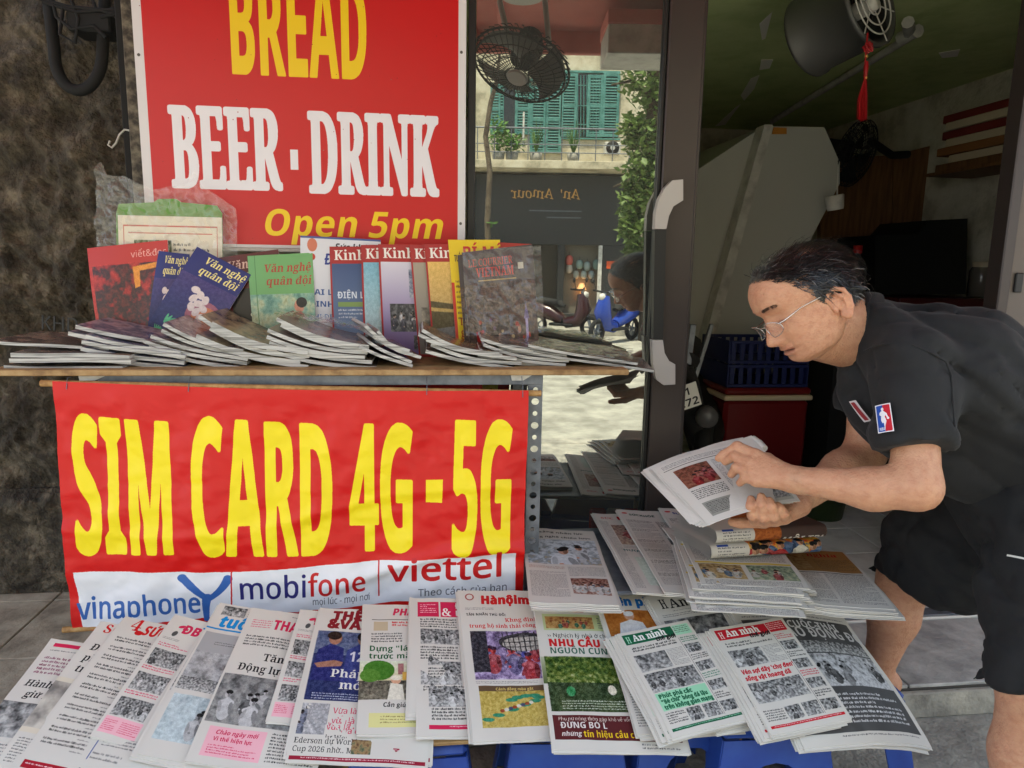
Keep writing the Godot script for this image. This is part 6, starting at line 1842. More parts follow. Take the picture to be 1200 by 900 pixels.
			for q in [[0.2, 0.665, Color(0.2, 0.5, 0.3)], [0.52, 0.655, Color(0.8, 0.78, 0.7)], [0.70, 0.665, Color(0.2, 0.3, 0.6)], [0.78, 0.65, Color(0.75, 0.6, 0.2)]]: ellipse(im, q[0] * pw, q[1] * phh, 14, 18, q[2])
			soften(im, Rect2i(int(0.03 * pw), int(0.44 * phh), int(0.94 * pw), int(0.35 * phh)), 11, 0.5, 0.26)
			pb(im, 12, 72, 70, 6, 2.0, Color(0.75, 0.78, 0.7)); prr(im, 3, 81, 94, 13.5, Color(0.33, 0.13, 0.14)); pt(im, "Phụ nữ nông thôn gặp khó về vốn vay", 7, 84, 2.6, Color(0.85, 0.8, 0.76), "sans_regular"); pt(im, "ĐỪNG BỎ LỠ", 8, 88.3, 4.6, Color(0.85, 0.82, 0.8), "sans_bold"); pt(im, "những", 8, 92.5, 3.4, Color(0.85, 0.82, 0.8), "sans_bold", 1.0, 0.2); pt(im, "tín hiệu cầu cứu", 24, 93, 4.6, Color(0.86, 0.72, 0.12), "sans_bold", 0.9); pb(im, 66, 95.6, 28, 3.4, 2.4)
		"tienphong":
			pt(im, "Tiền phong", 8, 13, 11, Color(0.10, 0.38, 0.66), "sans_bold", 0.95, 0.1, 2.5); pp(im, 4, 17, 52, 20, [Color(0.55, 0.30, 0.10), Color(0.66, 0.40, 0.16), Color(0.60, 0.36, 0.14)], 191, 0.01); ellipse(im, 0.30 * pw, 0.215 * phh, 22, 24, Color(0.72, 0.55, 0.45)); ellipse(im, 0.30 * pw, 0.20 * phh, 22, 14, Color(0.8, 0.8, 0.8)); poly(im, [[0.14 * pw, 0.37 * phh], [0.18 * pw, 0.27 * phh], [0.30 * pw, 0.245 * phh], [0.42 * pw, 0.27 * phh], [0.47 * pw, 0.37 * phh]], Color(0.80, 0.80, 0.80)); soften(im, Rect2i(int(0.04 * pw), int(0.17 * phh), int(0.52 * pw), int(0.20 * phh)), 12, 0.5, 0.12); pb(im, 60, 17, 36, 20, 4.4, INK, 0.6); pb(im, 4, 40, 92, 56, 2.4)
		"anninh", "anninh2":
			pt(im, "H", 10, 12, 12, INK, "serif_bold", 0.6); pt(im, "An ninh", 20, 12.5, 11.5, INK, "serif_bold", 0.95); pb(im, 20, 14.5, 50, 1.5, 1.8); pb(im, 6, 17, 88, 2.5, 2.2)
			if id == "anninh":
				pp(im, 4, 22, 92, 70, bw, 200, 0.02, 5, bwh, bwb)
			else:
				pp(im, 4, 20, 92, 74, [Color(0.24, 0.24, 0.24), Color(0.32, 0.32, 0.32), Color(0.29, 0.29, 0.29)], 201, 0.006); pt(im, "CUỘC THÁI", 38, 27, 6, Color(0.82, 0.82, 0.82), "sans_bold"); pt(im, "LAO ĐỘNG ĐỎ", 28, 34, 8.5, Color(0.78, 0.78, 0.78), "sans_bold", 0.9); pp(im, 4, 37, 92, 8, bw, 202, 0.09); pp(im, 30, 46, 66, 22, [Color(0.2, 0.2, 0.2), Color(0.6, 0.6, 0.6), Color(0.8, 0.8, 0.8), Color(0.5, 0.5, 0.5)], 203, 0.05, 5, bwh, bwb); pb(im, 14, 72, 76, 18, 3.0, Color(0.80, 0.80, 0.80), 0.5); pb(im, 30, 95, 62, 1.8, 1.8)
		"green", "redpaper":
			var c := Color(0.09, 0.36, 0.24) if id == "green" else Color(0.72, 0.10, 0.16)
			var lc := Color(0.62, 0.82, 0.70) if id == "green" else Color(0.90, 0.80, 0.79)
			prr(im, 4, 3.0, 68, 10.5, c); pt(im, "H", 7, 12, 9, lc, "serif_bold", 0.6); pt(im, "An ninh", 16, 10.8, 9, Color(0.90, 0.90, 0.88), "serif_bold", 0.9, 0.0, 1.0); pt(im, "thế giới", 44, 15, 5.4, INK, "sans_bold", 1.0, 0.1, 1.0); prr(im, 73, 3.0, 23, 10.5, lc if id == "green" else c); pb(im, 74, 4, 20, 8, 2.6, INK if id == "green" else Color(0.95, 0.85, 0.85))
			pb(im, 8, 17, 60, 6, 3.6, INK, 0.65); pp(im, 5, 25, 42, 17, bw, 211 if id == "green" else 221, 0.03, 0 if id == "green" else 4, bwh, bwb); pb(im, 49, 25, 22, 17, 1.8); prr(im, 73, 16, 0.5, 76, GREY)
			if id == "redpaper":
				pt(im, "Vén sợi dây 'chợ đen'", 6, 48.5, 5.2, c, "sans_bold", 0.92, 0.1, 1.0); pt(im, "sống vật hoang dã", 6, 54.5, 5.2, c, "sans_bold", 0.92, 0.1, 1.0)
			pp(im, 5, (44 if id == "green" else 57), 66, 18, bw, 213 if id == "green" else 223, 0.05, 5, bwh, bwb)
			if id == "green":
				prr(im, 5, 63, 66, 16, Color(0.58, 0.80, 0.66)); pt(im, "Phút phá cấc", 8, 68, 5, c, "sans_bold", 1.0, 0.0, 1.0); pt(im, "\"Bẻ chữ\" bóng đá lậu", 8, 73, 5, c, "sans_bold", 0.85, 0.0, 1.0); pt(im, "trên không gian mạng", 8, 78, 5, c, "sans_bold", 0.85, 0.0, 1.0)
			pb(im, 5, 81, 24, 10, 2.6, INK, 0.6); pp(im, 31, 80.5, 18, 11, bw, 214, 0.06, 2, bwh, bwb); pp(im, 52, 80.5, 20, 11, bw, 215, 0.06, 1, bwh, bwb)
			for i in 4:
				pb(im, 75, 16 + i * 19, 22, 7, 2.8, INK if i % 2 else c, 0.6); pp(im, 75, 24 + i * 19, 21, 9, bw, 230 + i, 0.06, 2, bwh, bwb)
			prr(im, 4, 93.5, 92, 2.2, c); pb(im, 8, 93.8, 84, 1.6, 1.8, lc)
		"nhanluc":
			pt(im, "sẵn sàng nhân lực", 10, 7, 6, INK, "sans_bold", 1.1); pt(im, "công nghệ chiến lược", 8, 15, 6, INK, "sans_bold", 1.0); pp(im, 4, 18, 92, 36, [Color(0.70, 0.74, 0.78), Color(0.80, 0.82, 0.84), Color(0.55, 0.58, 0.6), Color(0.72, 0.62, 0.45)], 241, 0.02, 2, [Color(0.75, 0.55, 0.45), Color(0.1, 0.08, 0.08)], [Color(0.8, 0.82, 0.84)]); pb(im, 4, 57, 44, 4, 2.6, Color(0.5, 0.3, 0.2)); pb(im, 4, 64, 44, 30, 2.2); pb(im, 52, 57, 44, 12, 2.2); pp(im, 52, 72, 44, 18, [Color(0.3, 0.12, 0.1), Color(0.55, 0.4, 0.35), Color(0.75, 0.7, 0.66)], 242, 0.05, 5, [Color(0.7, 0.5, 0.4), Color(0.1, 0.1, 0.1)], [Color(0.2, 0.2, 0.3), Color(0.75, 0.74, 0.72)])
		"huong":
			pb(im, 4, 12, 14, 84, 2.0); pb(im, 82, 12, 15, 84, 2.0); pb(im, 20, 47, 60, 4, 2.0); pt(im, "SỨC", 10, 9, 8, red, "serif_bold"); prr(im, 40, 4, 40, 5, red); pp(im, 20, 18, 60, 28, [Color(0.3, 0.25, 0.25), Color(0.6, 0.5, 0.45), Color(0.75, 0.7, 0.6)], 251, 0.03, 1, [Color(0.72, 0.5, 0.42), Color(0.15, 0.1, 0.1)], [Color(0.6, 0.2, 0.2)]); pt(im, "HƯƠNG", 16, 55, 8, Color(0.15, 0.35, 0.35)); pp(im, 26, 62, 60, 30, [Color(0.70, 0.76, 0.70), Color(0.78, 0.82, 0.78)], 252, 0.02, 1, [Color(0.75, 0.56, 0.48), Color(0.2, 0.12, 0.1)], [Color(0.15, 0.45, 0.38)])
		"suc2", "suc3":
			pt(im, "SỨCKHỎE", 16, 9.5, 8, Color(0.10, 0.26, 0.22) if id == "suc2" else Color(0.12, 0.2, 0.5), "sans_bold", 0.85, 0.0, 1.0); ellipse(im, 0.1 * pw, 0.06 * phh, 20, 14, red)
			for i in 6:
				pb(im, 6, 16 + i * 13, 42, 4, 3.0, INK, 0.55)
				pb(im, 6, 20.5 + i * 13, 42, 7.5, 1.9)
			pp(im, 54, 40, 40, 24, bw, 255, 0.04, 2, bwh, bwb); pb(im, 54, 16, 40, 20, 3.6, INK, 0.6); pb(im, 54, 68, 40, 26, 2.2)
		"colour":
			pb(im, 5, 3, 90, 16, 2.2); pb(im, 5, 26, 90, 34, 2.2); pp(im, 5, 66, 42, 24, [Color(0.45, 0.35, 0.2), Color(0.66, 0.56, 0.4), Color(0.78, 0.7, 0.5)], 261, 0.04, 4, [Color(0.7, 0.5, 0.4), Color(0.1, 0.1, 0.1)], [Color(0.8, 0.78, 0.72), Color(0.3, 0.4, 0.5)]); prr(im, 3, 20, 94, 3, Color(0.8, 0.7, 0.3)); pp(im, 52, 66, 44, 24, [Color(0.3, 0.35, 0.3), Color(0.55, 0.6, 0.5), Color(0.75, 0.72, 0.6)], 262, 0.04, 3, [Color(0.7, 0.5, 0.4), Color(0.1, 0.1, 0.1)], [Color(0.8, 0.78, 0.72), Color(0.6, 0.2, 0.2)]); prr(im, 3, 62, 94, 3, Color(0.8, 0.7, 0.3)); pb(im, 5, 92, 90, 6, 2.2); prr(im, 70, 2, 26, 12, Color(0.6, 0.16, 0.34))
		"tan":
			prr(im, 3, 2, 94, 44, Color(0.60, 0.45, 0.26)); pt(im, "nghĩa", 50, 14, 9, Color(0.66, 0.14, 0.12), "serif_bold"); pb(im, 54, 20, 40, 22, 2.6, Color(0.3, 0.2, 0.12)); pp(im, 6, 8, 40, 34, [Color(0.45, 0.3, 0.15), Color(0.62, 0.48, 0.3), Color(0.7, 0.58, 0.4)], 271, 0.03); pb(im, 4, 50, 44, 46, 2.4); pb(im, 52, 50, 44, 46, 2.4); prr(im, 4, 48, 92, 1, INK)
		"held":
			pb(im, 4, 3, 90, 6, 2.2); prr(im, 3, 11, 94, 0.6, INK); pp(im, 10, 16, 34, 32, [Color(0.30, 0.20, 0.14), Color(0.48, 0.28, 0.22), Color(0.60, 0.42, 0.34)], 281, 0.04, 4, [Color(0.62, 0.35, 0.3), Color(0.15, 0.1, 0.1)], [Color(0.5, 0.14, 0.14), Color(0.55, 0.25, 0.2)]); pb(im, 48, 16, 6, 76, 2.0); prr(im, 56, 12, 40, 84, Color(0.66, 0.66, 0.62)); poly(im, [[0.66 * pw, 0.30 * phh], [0.72 * pw, 0.26 * phh], [0.74 * pw, 0.31 * phh], [0.82 * pw, 0.30 * phh], [0.75 * pw, 0.35 * phh], [0.78 * pw, 0.40 * phh], [0.70 * pw, 0.36 * phh]], INK); pp(im, 70, 66, 24, 26, [Color(0.1, 0.1, 0.12), Color(0.5, 0.5, 0.5), Color(0.75, 0.75, 0.72)], 282, 0.06); pb(im, 10, 52, 34, 16, 2.6, INK, 0.55); prr(im, 10, 72, 34, 20, Color(0.55, 0.55, 0.52)); pb(im, 12, 74, 30, 16, 2.0, INK)
		"roll":
			prr(im, 34, 0, 66, 100, Color(0.72, 0.30, 0.14)); pp(im, 34, 0, 66, 100, [Color(0.62, 0.12, 0.10), Color(0.78, 0.35, 0.14), Color(0.82, 0.66, 0.25), Color(0.3, 0.3, 0.36), Color(0.75, 0.7, 0.62)], 291, 0.025, 8, [Color(0.75, 0.55, 0.42), Color(0.1, 0.1, 0.1)], [Color(0.6, 0.12, 0.12), Color(0.2, 0.3, 0.45), Color(0.8, 0.78, 0.7)]); pb(im, 6, 40, 24, 50, 3.0); prr(im, 6, 34, 10, 5, Color(0.2, 0.3, 0.6))
		"roll2":
			prr(im, 34, 0, 66, 100, Color(0.30, 0.24, 0.22)); pp(im, 34, 0, 24, 100, [Color(0.5, 0.25, 0.12), Color(0.7, 0.4, 0.2), Color(0.4, 0.2, 0.12)], 292, 0.03); pt(im, "MỘI TRƯỜNG", 60, 70, 9, Color(0.86, 0.84, 0.8), "sans_bold", 0.8); pb(im, 6, 40, 24, 50, 3.0); prr(im, 6, 34, 10, 5, Color(0.2, 0.3, 0.6))
	pages[id] = printed(im, 0.9, 0.3)
	return pages[id]

func tp(px: float, py: float, lift: float) -> Vector3:      # on the sloping display board
	var d := ray(px, py)
	return EYE + d * ((P0 + PN * lift - EYE).dot(PN) / d.dot(PN))

# a pile of one newspaper: upper left corner, way down the page and way across it, in metres
func news(id: String, label: String, tl: Vector3, down: Vector3, across: Vector3, count: int, group: String, droop := 0.012, fan := Vector3.ZERO, fall := 0.0) -> void:
	var n := down.cross(across).normalized()
	var w := across.length(); var l := down.length()
	var m := page(id, l / w)
	var nz := FastNoiseLite.new()
	nz.seed = id.hash() % 1000
	nz.frequency = 3.0
	var fn := func(u: float, v: float) -> Vector3:
		var y := -droop * pow(v, 5.0) + nz.get_noise_2d(u * w * 2.2, v * l * 1.4) * 0.005 - fall * pow(u, 2.6)
		return Vector3(u * w, y, v * l)
	var mesh := block(fn, 12, 16, 0.0022)
	var back := block(func(u: float, v: float) -> Vector3: return fn.call(u, v) + Vector3(0, -0.0022, 0), 12, 16, 0.0012)
	var b := Basis(across / w, n, down / l)
	for k in range(count - 1, -1, -1):
		var o := thing("newspaper", label if k == 0 or count == 1 else ORD[k - 1] + " copy down under the top " + SHORT[id], "newspaper", Vector3.ZERO, group)
		var turn := Basis(n, 0.0 if k == 0 else rng.randf_range(-0.025, 0.025) * (2.6 if id == "colour" else 1.0))
		o.transform = Transform3D(turn * b, tl - n * 0.0029 * k + (fan * k if k else Vector3.ZERO) + ((b.x * rng.randf_range(-0.006, 0.004) + b.z * rng.randf_range(-0.003, 0.008)) * (2.2 if id == "colour" else 1.0) if k else Vector3.ZERO))
		var p := mi("front_page", mesh, null, o, false)
		p.set_surface_override_material(0, m)
		p.set_surface_override_material(1, M.news_edge)
		if k == 0 or rng.randf() < 0.5:
			var q := mi("inner_pages", back, null, o, false)
			q.position = Vector3(rng.randf_range(-0.002, 0.003), -0.0004, rng.randf_range(0.002, 0.006))
			q.set_surface_override_material(0, M.news_edge)
			q.set_surface_override_material(1, M.news_edge)

func front_row(id: String, label: String, tl: Array, bl: Array, width: float, lift_l: float, lift_r: float, count := 1, droop := 0.012, fan := Vector3.ZERO, fall := 0.0) -> void:
	var a := tp(tl[0], tl[1], lift_l); var b := tp(bl[0], bl[1], lift_l)
	var down := b - a
	var flat := down.normalized().cross(PN).normalized()
	if flat.x < 0: flat = -flat
	var across := (flat * sqrt(width * width - pow(lift_l - lift_r, 2)) - PN * (lift_l - lift_r))
	news(id, label, a, down, across, count, "newspapers on the sloping board", droop, fan, fall)

func stool(label: String, c: Vector3, w: float, h: float, turn: float) -> void:
	var t := thing("plastic_stool", label, "stool", c, "blue plastic stools under the newspapers")
	t.rotation.y = turn
	var st := st_new()
	rbox(st, Transform3D(Basis(), Vector3(0, h - 0.0125, 0)), Vector3(w, 0.025, w), 0.012)
	mi("seat", done(st), M.blue, t, false)
	var spread := 0.045
	for k in 4:
		st = st_new()
		var bas := Basis(Vector3.UP, k * PI / 2)
		var hw := w * 0.5 - 0.004; var bw := hw + spread
		var po := PackedVector2Array([Vector2(-hw, h - 0.02), Vector2(hw, h - 0.02), Vector2(bw, 0), Vector2(bw - 0.06, 0)])
		for i in 9:
			var a := PI * i / 8.0
			po.append(Vector2(cos(a) * (hw - 0.05), (h - 0.15) + sin(a) * 0.075) if i > 0 and i < 8 else Vector2(cos(a) * (hw - 0.05), h - 0.15))
		po.append(Vector2(-bw + 0.06, 0)); po.append(Vector2(-bw, 0))
		prism(st, po, Transform3D(bas * Basis(Vector3.RIGHT, -atan(spread / h)), bas * Vector3(0, 0, w * 0.5 + spread - 0.004)), 0.004)
		mi("leg_panel", done(st), M.blue, t, false)

func build_papers() -> void:
	# board and stools
	var st := st_new()
	var zb := -1.42; var zt := -1.72
	var ya := 0.45 + (zb + 1.40) * (-0.17 / 0.43); var yb := 0.45 + (zt + 1.40) * (-0.17 / 0.43)
	bar(st, Vector3(0.06, ya, zb) - PN * 0.012, Vector3(0.06, yb, zt) - PN * 0.012, 1.72, 0.012, PN)
	var bo := thing("display_board", "plywood board propped at a slope under the front newspapers", "board", Vector3(0, ya, zb))
	mi("board", done(st), M.plywood, bo)
	for x in [-0.7, -0.2, 0.4, 0.85]:
		mi("prop", one_box(Vector3(x - 0.02, SLAB * 0.0 + WALK + 0.002, -1.72), Vector3(x + 0.02, yb - 0.03, -1.69), 0.002), M.plywood, bo)
	var sy := 0.428 - WALK
	for q in [[478, -1.56, 0.02, "blue plastic stool under the sports newspaper"], [672, -1.58, -0.1, "blue plastic stool under the women's newspaper"], [800, -1.62, 0.15, "blue plastic stool under the green headed newspaper"], [915, -1.55, -0.05, "blue plastic stool under the red headed newspaper"], [250, -1.58, 0.1, "blue plastic stool under the pink headed newspapers"], [1004, -1.66, 0.0, "blue plastic stool under the dark paged newspaper"], [60, -1.6, 0.0, "blue plastic stool at the end of the board by the wall"]]:
		var p := pz(q[0], 880, q[1] + 0.14)
		stool(q[3], Vector3(p.x, WALK + 0.001, q[1]), 0.26, sy, q[2])
	# front row, left to right: every paper laps over the one before
	front_row("hanh", "newspaper with a pink top rule at the wall end of the row", [60, 748], [-62, 905], 0.27, 0.020, 0.002)
	front_row("dam", "newspaper with a pale car photograph and black italic headline", [118, 728], [-10, 896], 0.27, 0.024, 0.002)
	front_row("suckhoe", "newspaper with a red title and a long column of short items", [147, 722], [12, 898], 0.29, 0.025, 0.002, 2)
	front_row("bong", "slim sports newspaper with three photos under pink headlines", [205, 720], [104, 859], 0.17, 0.030, 0.012, 2)
	front_row("tuoitre", "newspaper with a sky blue title and three faces at its foot", [258, 706], [160, 880], 0.27, 0.030, 0.004, 2)
	front_row("tang", "newspaper with a bold headline over a meeting and a pink box", [295, 712], [216, 889], 0.27, 0.031, 0.004, 2)
	front_row("bong2", "slim sports newspaper squeezed between two larger papers", [352, 714], [312, 842], 0.17, 0.034, 0.014, 2)
	front_row("thethao", "sports newspaper with footballers in blue and a number twelve shirt", [375, 712], [338, 877], 0.30, 0.034, 0.006, 5, 0.014, Vector3(0.0, 0, 0.006))
	front_row("phapluat", "newspaper with a cartoon of people shaking hands", [425, 708], [418, 857], 0.25, 0.036, 0.008, 2)
	front_row("phunu2", "lower copy of the newspaper with a crimson title block", [487, 724], [488, 860], 0.22, 0.032, 0.010)
	front_row("phunu2", "upper copy of the newspaper with a crimson title block", [480, 700], [479, 833], 0.21, 0.036, 0.014, 2)
	front_row("hanoimoi", "newspaper with a red title above a purple stage photo and a yellow field", [536, 692], [555, 866], 0.25, 0.036, 0.010, 3)
	front_row("phunu", "women's newspaper with a green street picture and a maroon band", [624, 699], [648, 876], 0.315, 0.034, 0.004, 4)
	front_row("tienphong", "newspaper with a blue title and a man in white on orange", [694, 692], [748, 857], 0.26, 0.036, 0.010, 3)
	front_row("anninh", "newspaper with a black serif title under the green headed paper", [757, 699], [846, 852], 0.26, 0.036, 0.012, 4, 0.012, Vector3(-0.004, 0, 0))
	front_row("anninh2", "dark paged newspaper with white print, curling at the end of the board", [845, 698], [946, 872], 0.375, 0.036, 0.012, 4, 0.02, Vector3(-0.004, 0, 0), 0.065)
	front_row("green", "newspaper with a green title band on top of the pile", [723, 743], [789, 863], 0.205, 0.060, 0.048, 6, 0.008, Vector3(-0.007, 0, 0.0))
	front_row("redpaper", "newspaper with a red title band on top of the pile", [831, 737], [906, 859], 0.215, 0.062, 0.052, 6, 0.01, Vector3(-0.006, 0, 0.0))
	# second table by the door
	var ty := 0.655
	var x0 := ph(640, 690, ty).x; var x1 := 1.14
	var tb := thing("small_table", "low table by the glass door carrying folded newspapers", "table", Vector3((x0 + x1) * 0.5, SLAB, -2.0))
	mi("top", one_box(Vector3(x0, ty - 0.012, -2.16), Vector3(x1, ty, -1.70), 0.004), M.steel, tb)
	for q in [[x0 + 0.05, -2.12], [x1 - 0.05, -2.12], [x0 + 0.05, -1.76], [x1 - 0.05, -1.76]]:
		var s2 := st_new()
		tube(s2, [Vector3(q[0], (SLAB if q[1] < -1.88 else WALK) + 0.004, q[1]), Vector3(q[0], ty - 0.013, q[1])], 0.012, 8)
		mi("leg", done(s2), M.steel, tb)
	mi("crossbar", one_box(Vector3(x0 + 0.05, 0.36, -2.125), Vector3(x1 - 0.05, 0.375, -2.115), 0.002), M.steel, tb)
	var G := "newspapers on the small table"
	var lay := func(id: String, label: String, tl: Array, bl: Array, w: float, h: float, count: int, slope := 0.0, fan := Vector3.ZERO) -> void:
		var a := ph(tl[0], tl[1], h); var b := ph(bl[0], bl[1], h)
		var down: Vector3 = b - a
		var across := Vector3(-down.z, 0, down.x).normalized() * -w
		if across.x < 0: across = -across
		across.y = -slope
		news(id, label, a, down, across, count, G, 0.006, fan)
	lay.call("nhanluc", "newspaper with two students reading, beside the rack post", [612, 619], [620, 703], 0.225, 0.678, 6, 0.006, Vector3(0, 0, 0.002))
	lay.call("huong", "newspaper showing a woman in green under a red title", [694, 601], [746, 692], 0.19, 0.684, 2, 0.012)
	lay.call("suc2", "newspaper with a dark green title and short news items", [722, 597], [779, 692], 0.20, 0.691, 2, 0.012)
	lay.call("suc3", "newspaper with a blue title half under the folded papers", [772, 595], [832, 690], 0.21, 0.698, 2, 0.012)
	lay.call("huong", "newspaper with a red title fanned out from under the tall pile", [776, 618], [838, 696], 0.2, 0.704, 1, 0.004)
	lay.call("suc3", "newspaper with a blue title fanned out from under the tall pile", [790, 612], [862, 694], 0.21, 0.710, 1, 0.004)
	lay.call("tan", "newspaper with a tan printed upper half at the table's end", [890, 640], [932, 703], 0.24, 0.694, 7, 0.004, Vector3(0.002, 0, 0.003))
	lay.call("colour", "newspaper with small colour photos on the tall pile", [794, 622], [822, 682], 0.265, 0.732, 13, 0.0, Vector3(-0.002, 0, 0.004))
	for q in [[0.0, "roll", "folded newspaper with an orange and red picture, lower of two", 800, 640], [0.038, "roll2", "folded newspaper with a dark banner, laid over the orange one", 806, 622]]:
		var a := ph(q[3] + 30, q[4] + 14, 0.735 + q[0]); var b2 := ph(q[3] + 158, q[4] + 6, 0.735 + q[0])
		var ax := (b2 - a)
		var lx := ax.normalized(); var bk := Vector3(lx.z, 0, -lx.x)
		if bk.z > 0: bk = -bk
		var fn := func(u: float, v: float) -> Vector3:
			# a sheaf folded over: the round fold faces the street
			var prof := v * 3.0
			var o := Vector3.ZERO
			if prof < 1.0: o = bk * (0.17 * (1.0 - prof)) + Vector3(0, 0.036, 0)
			elif prof < 2.0:
				var an := (prof - 1.0) * PI
				o = -bk * sin(an) * 0.017 + Vector3(0, 0.018 + cos(an) * 0.018, 0)
			else: o = bk * (0.17 * (prof - 2.0))
			return a + ax * u - lx * 0.07 * (1.0 - clampf(prof, 0, 1)) * 0.6 + o
		var st3 := st_new()
		grid(st3, 10, 30, fn)
		var t3 := thing("folded_newspaper", q[2], "newspaper", a)
		mi("sheaf", done(st3), page(q[1], 0.6), t3)
		for k in 4:
			st3 = st_new()
			var yy := 0.006 + k * 0.0075
			grid(st3, 8, 4, func(u: float, v: float) -> Vector3: return a + ax * lerpf(0.004, 0.996, u) - lx * 0.04 * (1.0 - v) + bk * (0.165 * (1.0 - v)) + Vector3(0, yy, 0))
			mi("inner_sheet", done(st3), M.news_edge, t3)
	# the red and white bag under the table
	var bg := thing("carrier_bag", "red and white striped carrier bag below the small table", "bag", Vector3(0.78, WALK, -1.78))
	for k in 5:
		mi("stripe", one_box(Vector3(0.62 + k * 0.07, WALK + 0.004, -1.86 + 0.01), Vector3(0.688 + k * 0.07, 0.50, -1.83), 0.01), M.red if k % 2 == 0 else M.white_metal, bg)
const MS := 1.09
# ------------------------------------------------------------------ a person, shaped as a distance field and meshed
# a limb: [from, to, radius, radius, blend, clip point, clip direction] (the last two where cloth ends)
func limb(a: Vector3, b: Vector3, ra: float, rb: float, k := 0.02, co := Vector3.INF, cn := Vector3.ZERO) -> Array:
	return [a, b, ra * MS, rb * MS, k, co, cn]

func limb_d(q: Array, p: Vector3) -> float:
	var a: Vector3 = q[0]
	var ab: Vector3 = q[1] - a
	var t := clampf((p - a).dot(ab) / maxf(ab.length_squared(), 1e-9), 0.0, 1.0)
	var d: float = p.distance_to(a + ab * t) - lerpf(q[2], q[3], t)
	if q[5] != Vector3.INF: d = maxf(d, (p - q[5]).dot(q[6]))
	return d

func field(list: Array, p: Vector3) -> float:
	var d := 1e6
	for q in list:
		var e := limb_d(q, p)
		var k: float = q[4]
		var h := maxf(k - absf(d - e), 0.0) / k
		d = minf(d, e) - h * h * k * 0.25
	return d

func shaped(st: SurfaceTool, list: Array, cell: float, extra = null) -> void:
	var lo := Vector3.INF; var hi := -Vector3.INF
	for q in list:
		var r: float = maxf(q[2], q[3]) + cell * 3.0 + 0.006
		for e in [q[0], q[1]]:
			lo = lo.min(e - Vector3.ONE * r); hi = hi.max(e + Vector3.ONE * r)
	var nx := int((hi.x - lo.x) / cell) + 2; var ny := int((hi.y - lo.y) / cell) + 2; var nzz := int((hi.z - lo.z) / cell) + 2
	var val := PackedFloat32Array()
	val.resize(nx * ny * nzz)
	val.fill(1.0)
	var bs := 6
	var half := cell * bs * 0.5
	var reach := half * 1.7321 + 0.012
	var live := []
	for bz in range(0, nzz, bs):
		for by in range(0, ny, bs):
			for bxx in range(0, nx, bs):
				var c := lo + Vector3(bxx, by, bz) * cell + Vector3.ONE * half
				var near := []
				var inside := false
				for q in list:
					var e := limb_d(q, c)
					if e < reach + float(q[4]): near.append(q)
					if e < -reach - 0.02: inside = true
				if near.is_empty(): continue
				var ex := mini(bxx + bs, nx); var ey := mini(by + bs, ny); var ez := mini(bz + bs, nzz)
				if inside:
					for k in range(bz, ez):
						for j in range(by, ey):
							for i in range(bxx, ex): val[(k * ny + j) * nx + i] = -1.0
					continue
				live.append([bxx, by, bz, ex, ey, ez])
				for k in range(bz, ez):
					for j in range(by, ey):
						for i in range(bxx, ex):
							var p := lo + Vector3(i, j, k) * cell
							var d := field(near, p)
							if extra and absf(d) < 0.03: d += extra.call(p)
							val[(k * ny + j) * nx + i] = d
	var at := {}
	var pts := PackedVector3Array()
	var corner := [0, 1, nx, nx + 1, nx * ny, nx * ny + 1, nx * ny + nx, nx * ny + nx + 1]
	var offs := [Vector3(0, 0, 0), Vector3(1, 0, 0), Vector3(0, 1, 0), Vector3(1, 1, 0), Vector3(0, 0, 1), Vector3(1, 0, 1), Vector3(0, 1, 1), Vector3(1, 1, 1)]
	var edges := [[0, 1], [2, 3], [4, 5], [6, 7], [0, 2], [1, 3], [4, 6], [5, 7], [0, 4], [1, 5], [2, 6], [3, 7]]
	for bl in live:
		for k in range(maxi(0, bl[2] - 1), mini(bl[5], nzz - 1)):
			for j in range(maxi(0, bl[1] - 1), mini(bl[4], ny - 1)):
				for i in range(maxi(0, bl[0] - 1), mini(bl[3], nx - 1)):
					var o := (k * ny + j) * nx + i
					if at.has(o): continue
					var neg := 0
					for e in corner:
						if val[o + e] < 0.0: neg += 1
					if neg == 0 or neg == 8: continue
					var s := Vector3.ZERO
					var n := 0
					for e in edges:
						var v0 := val[o + corner[e[0]]]; var v1 := val[o + corner[e[1]]]
						if (v0 < 0.0) != (v1 < 0.0):
							s += (offs[e[0]] as Vector3).lerp(offs[e[1]], v0 / (v0 - v1))
							n += 1
					at[o] = pts.size()
					pts.append(lo + (Vector3(i, j, k) + s / n) * cell)
	st.set_smooth_group(0)
	var step := [1, nx, nx * ny]
	for o in at:
		for ax in 3:
			var u: int = step[(ax + 1) % 3]; var w: int = step[(ax + 2) % 3]; var a: int = step[ax]
			if o + a >= val.size(): continue
			var v0: float = val[o]; var v1: float = val[o + a]
			if (v0 < 0.0) == (v1 < 0.0): continue
			var q := [o, o - u, o - u - w, o - w]
			if not (at.has(q[1]) and at.has(q[2]) and at.has(q[3])): continue
			var c := [pts[at[q[0]]], pts[at[q[1]]], pts[at[q[2]]], pts[at[q[3]]]]
			if v0 > 0.0: c = [c[3], c[2], c[1], c[0]]
			vt(st, c[0]); vt(st, c[2]); vt(st, c[1]); vt(st, c[0]); vt(st, c[3]); vt(st, c[2])

func table_at(t: Array, x: float) -> float:      # piecewise cubic through [x, y] pairs that rise in x
	if x <= t[0][0]: return t[0][1]
	for i in t.size() - 1:
		if x <= t[i + 1][0]:
			var f: float = (x - t[i][0]) / (t[i + 1][0] - t[i][0])
			return cubic_interpolate(t[i][1], t[i + 1][1], t[maxi(i - 1, 0)][1], t[mini(i + 2, t.size() - 1)][1], f)
	return t[-1][1]

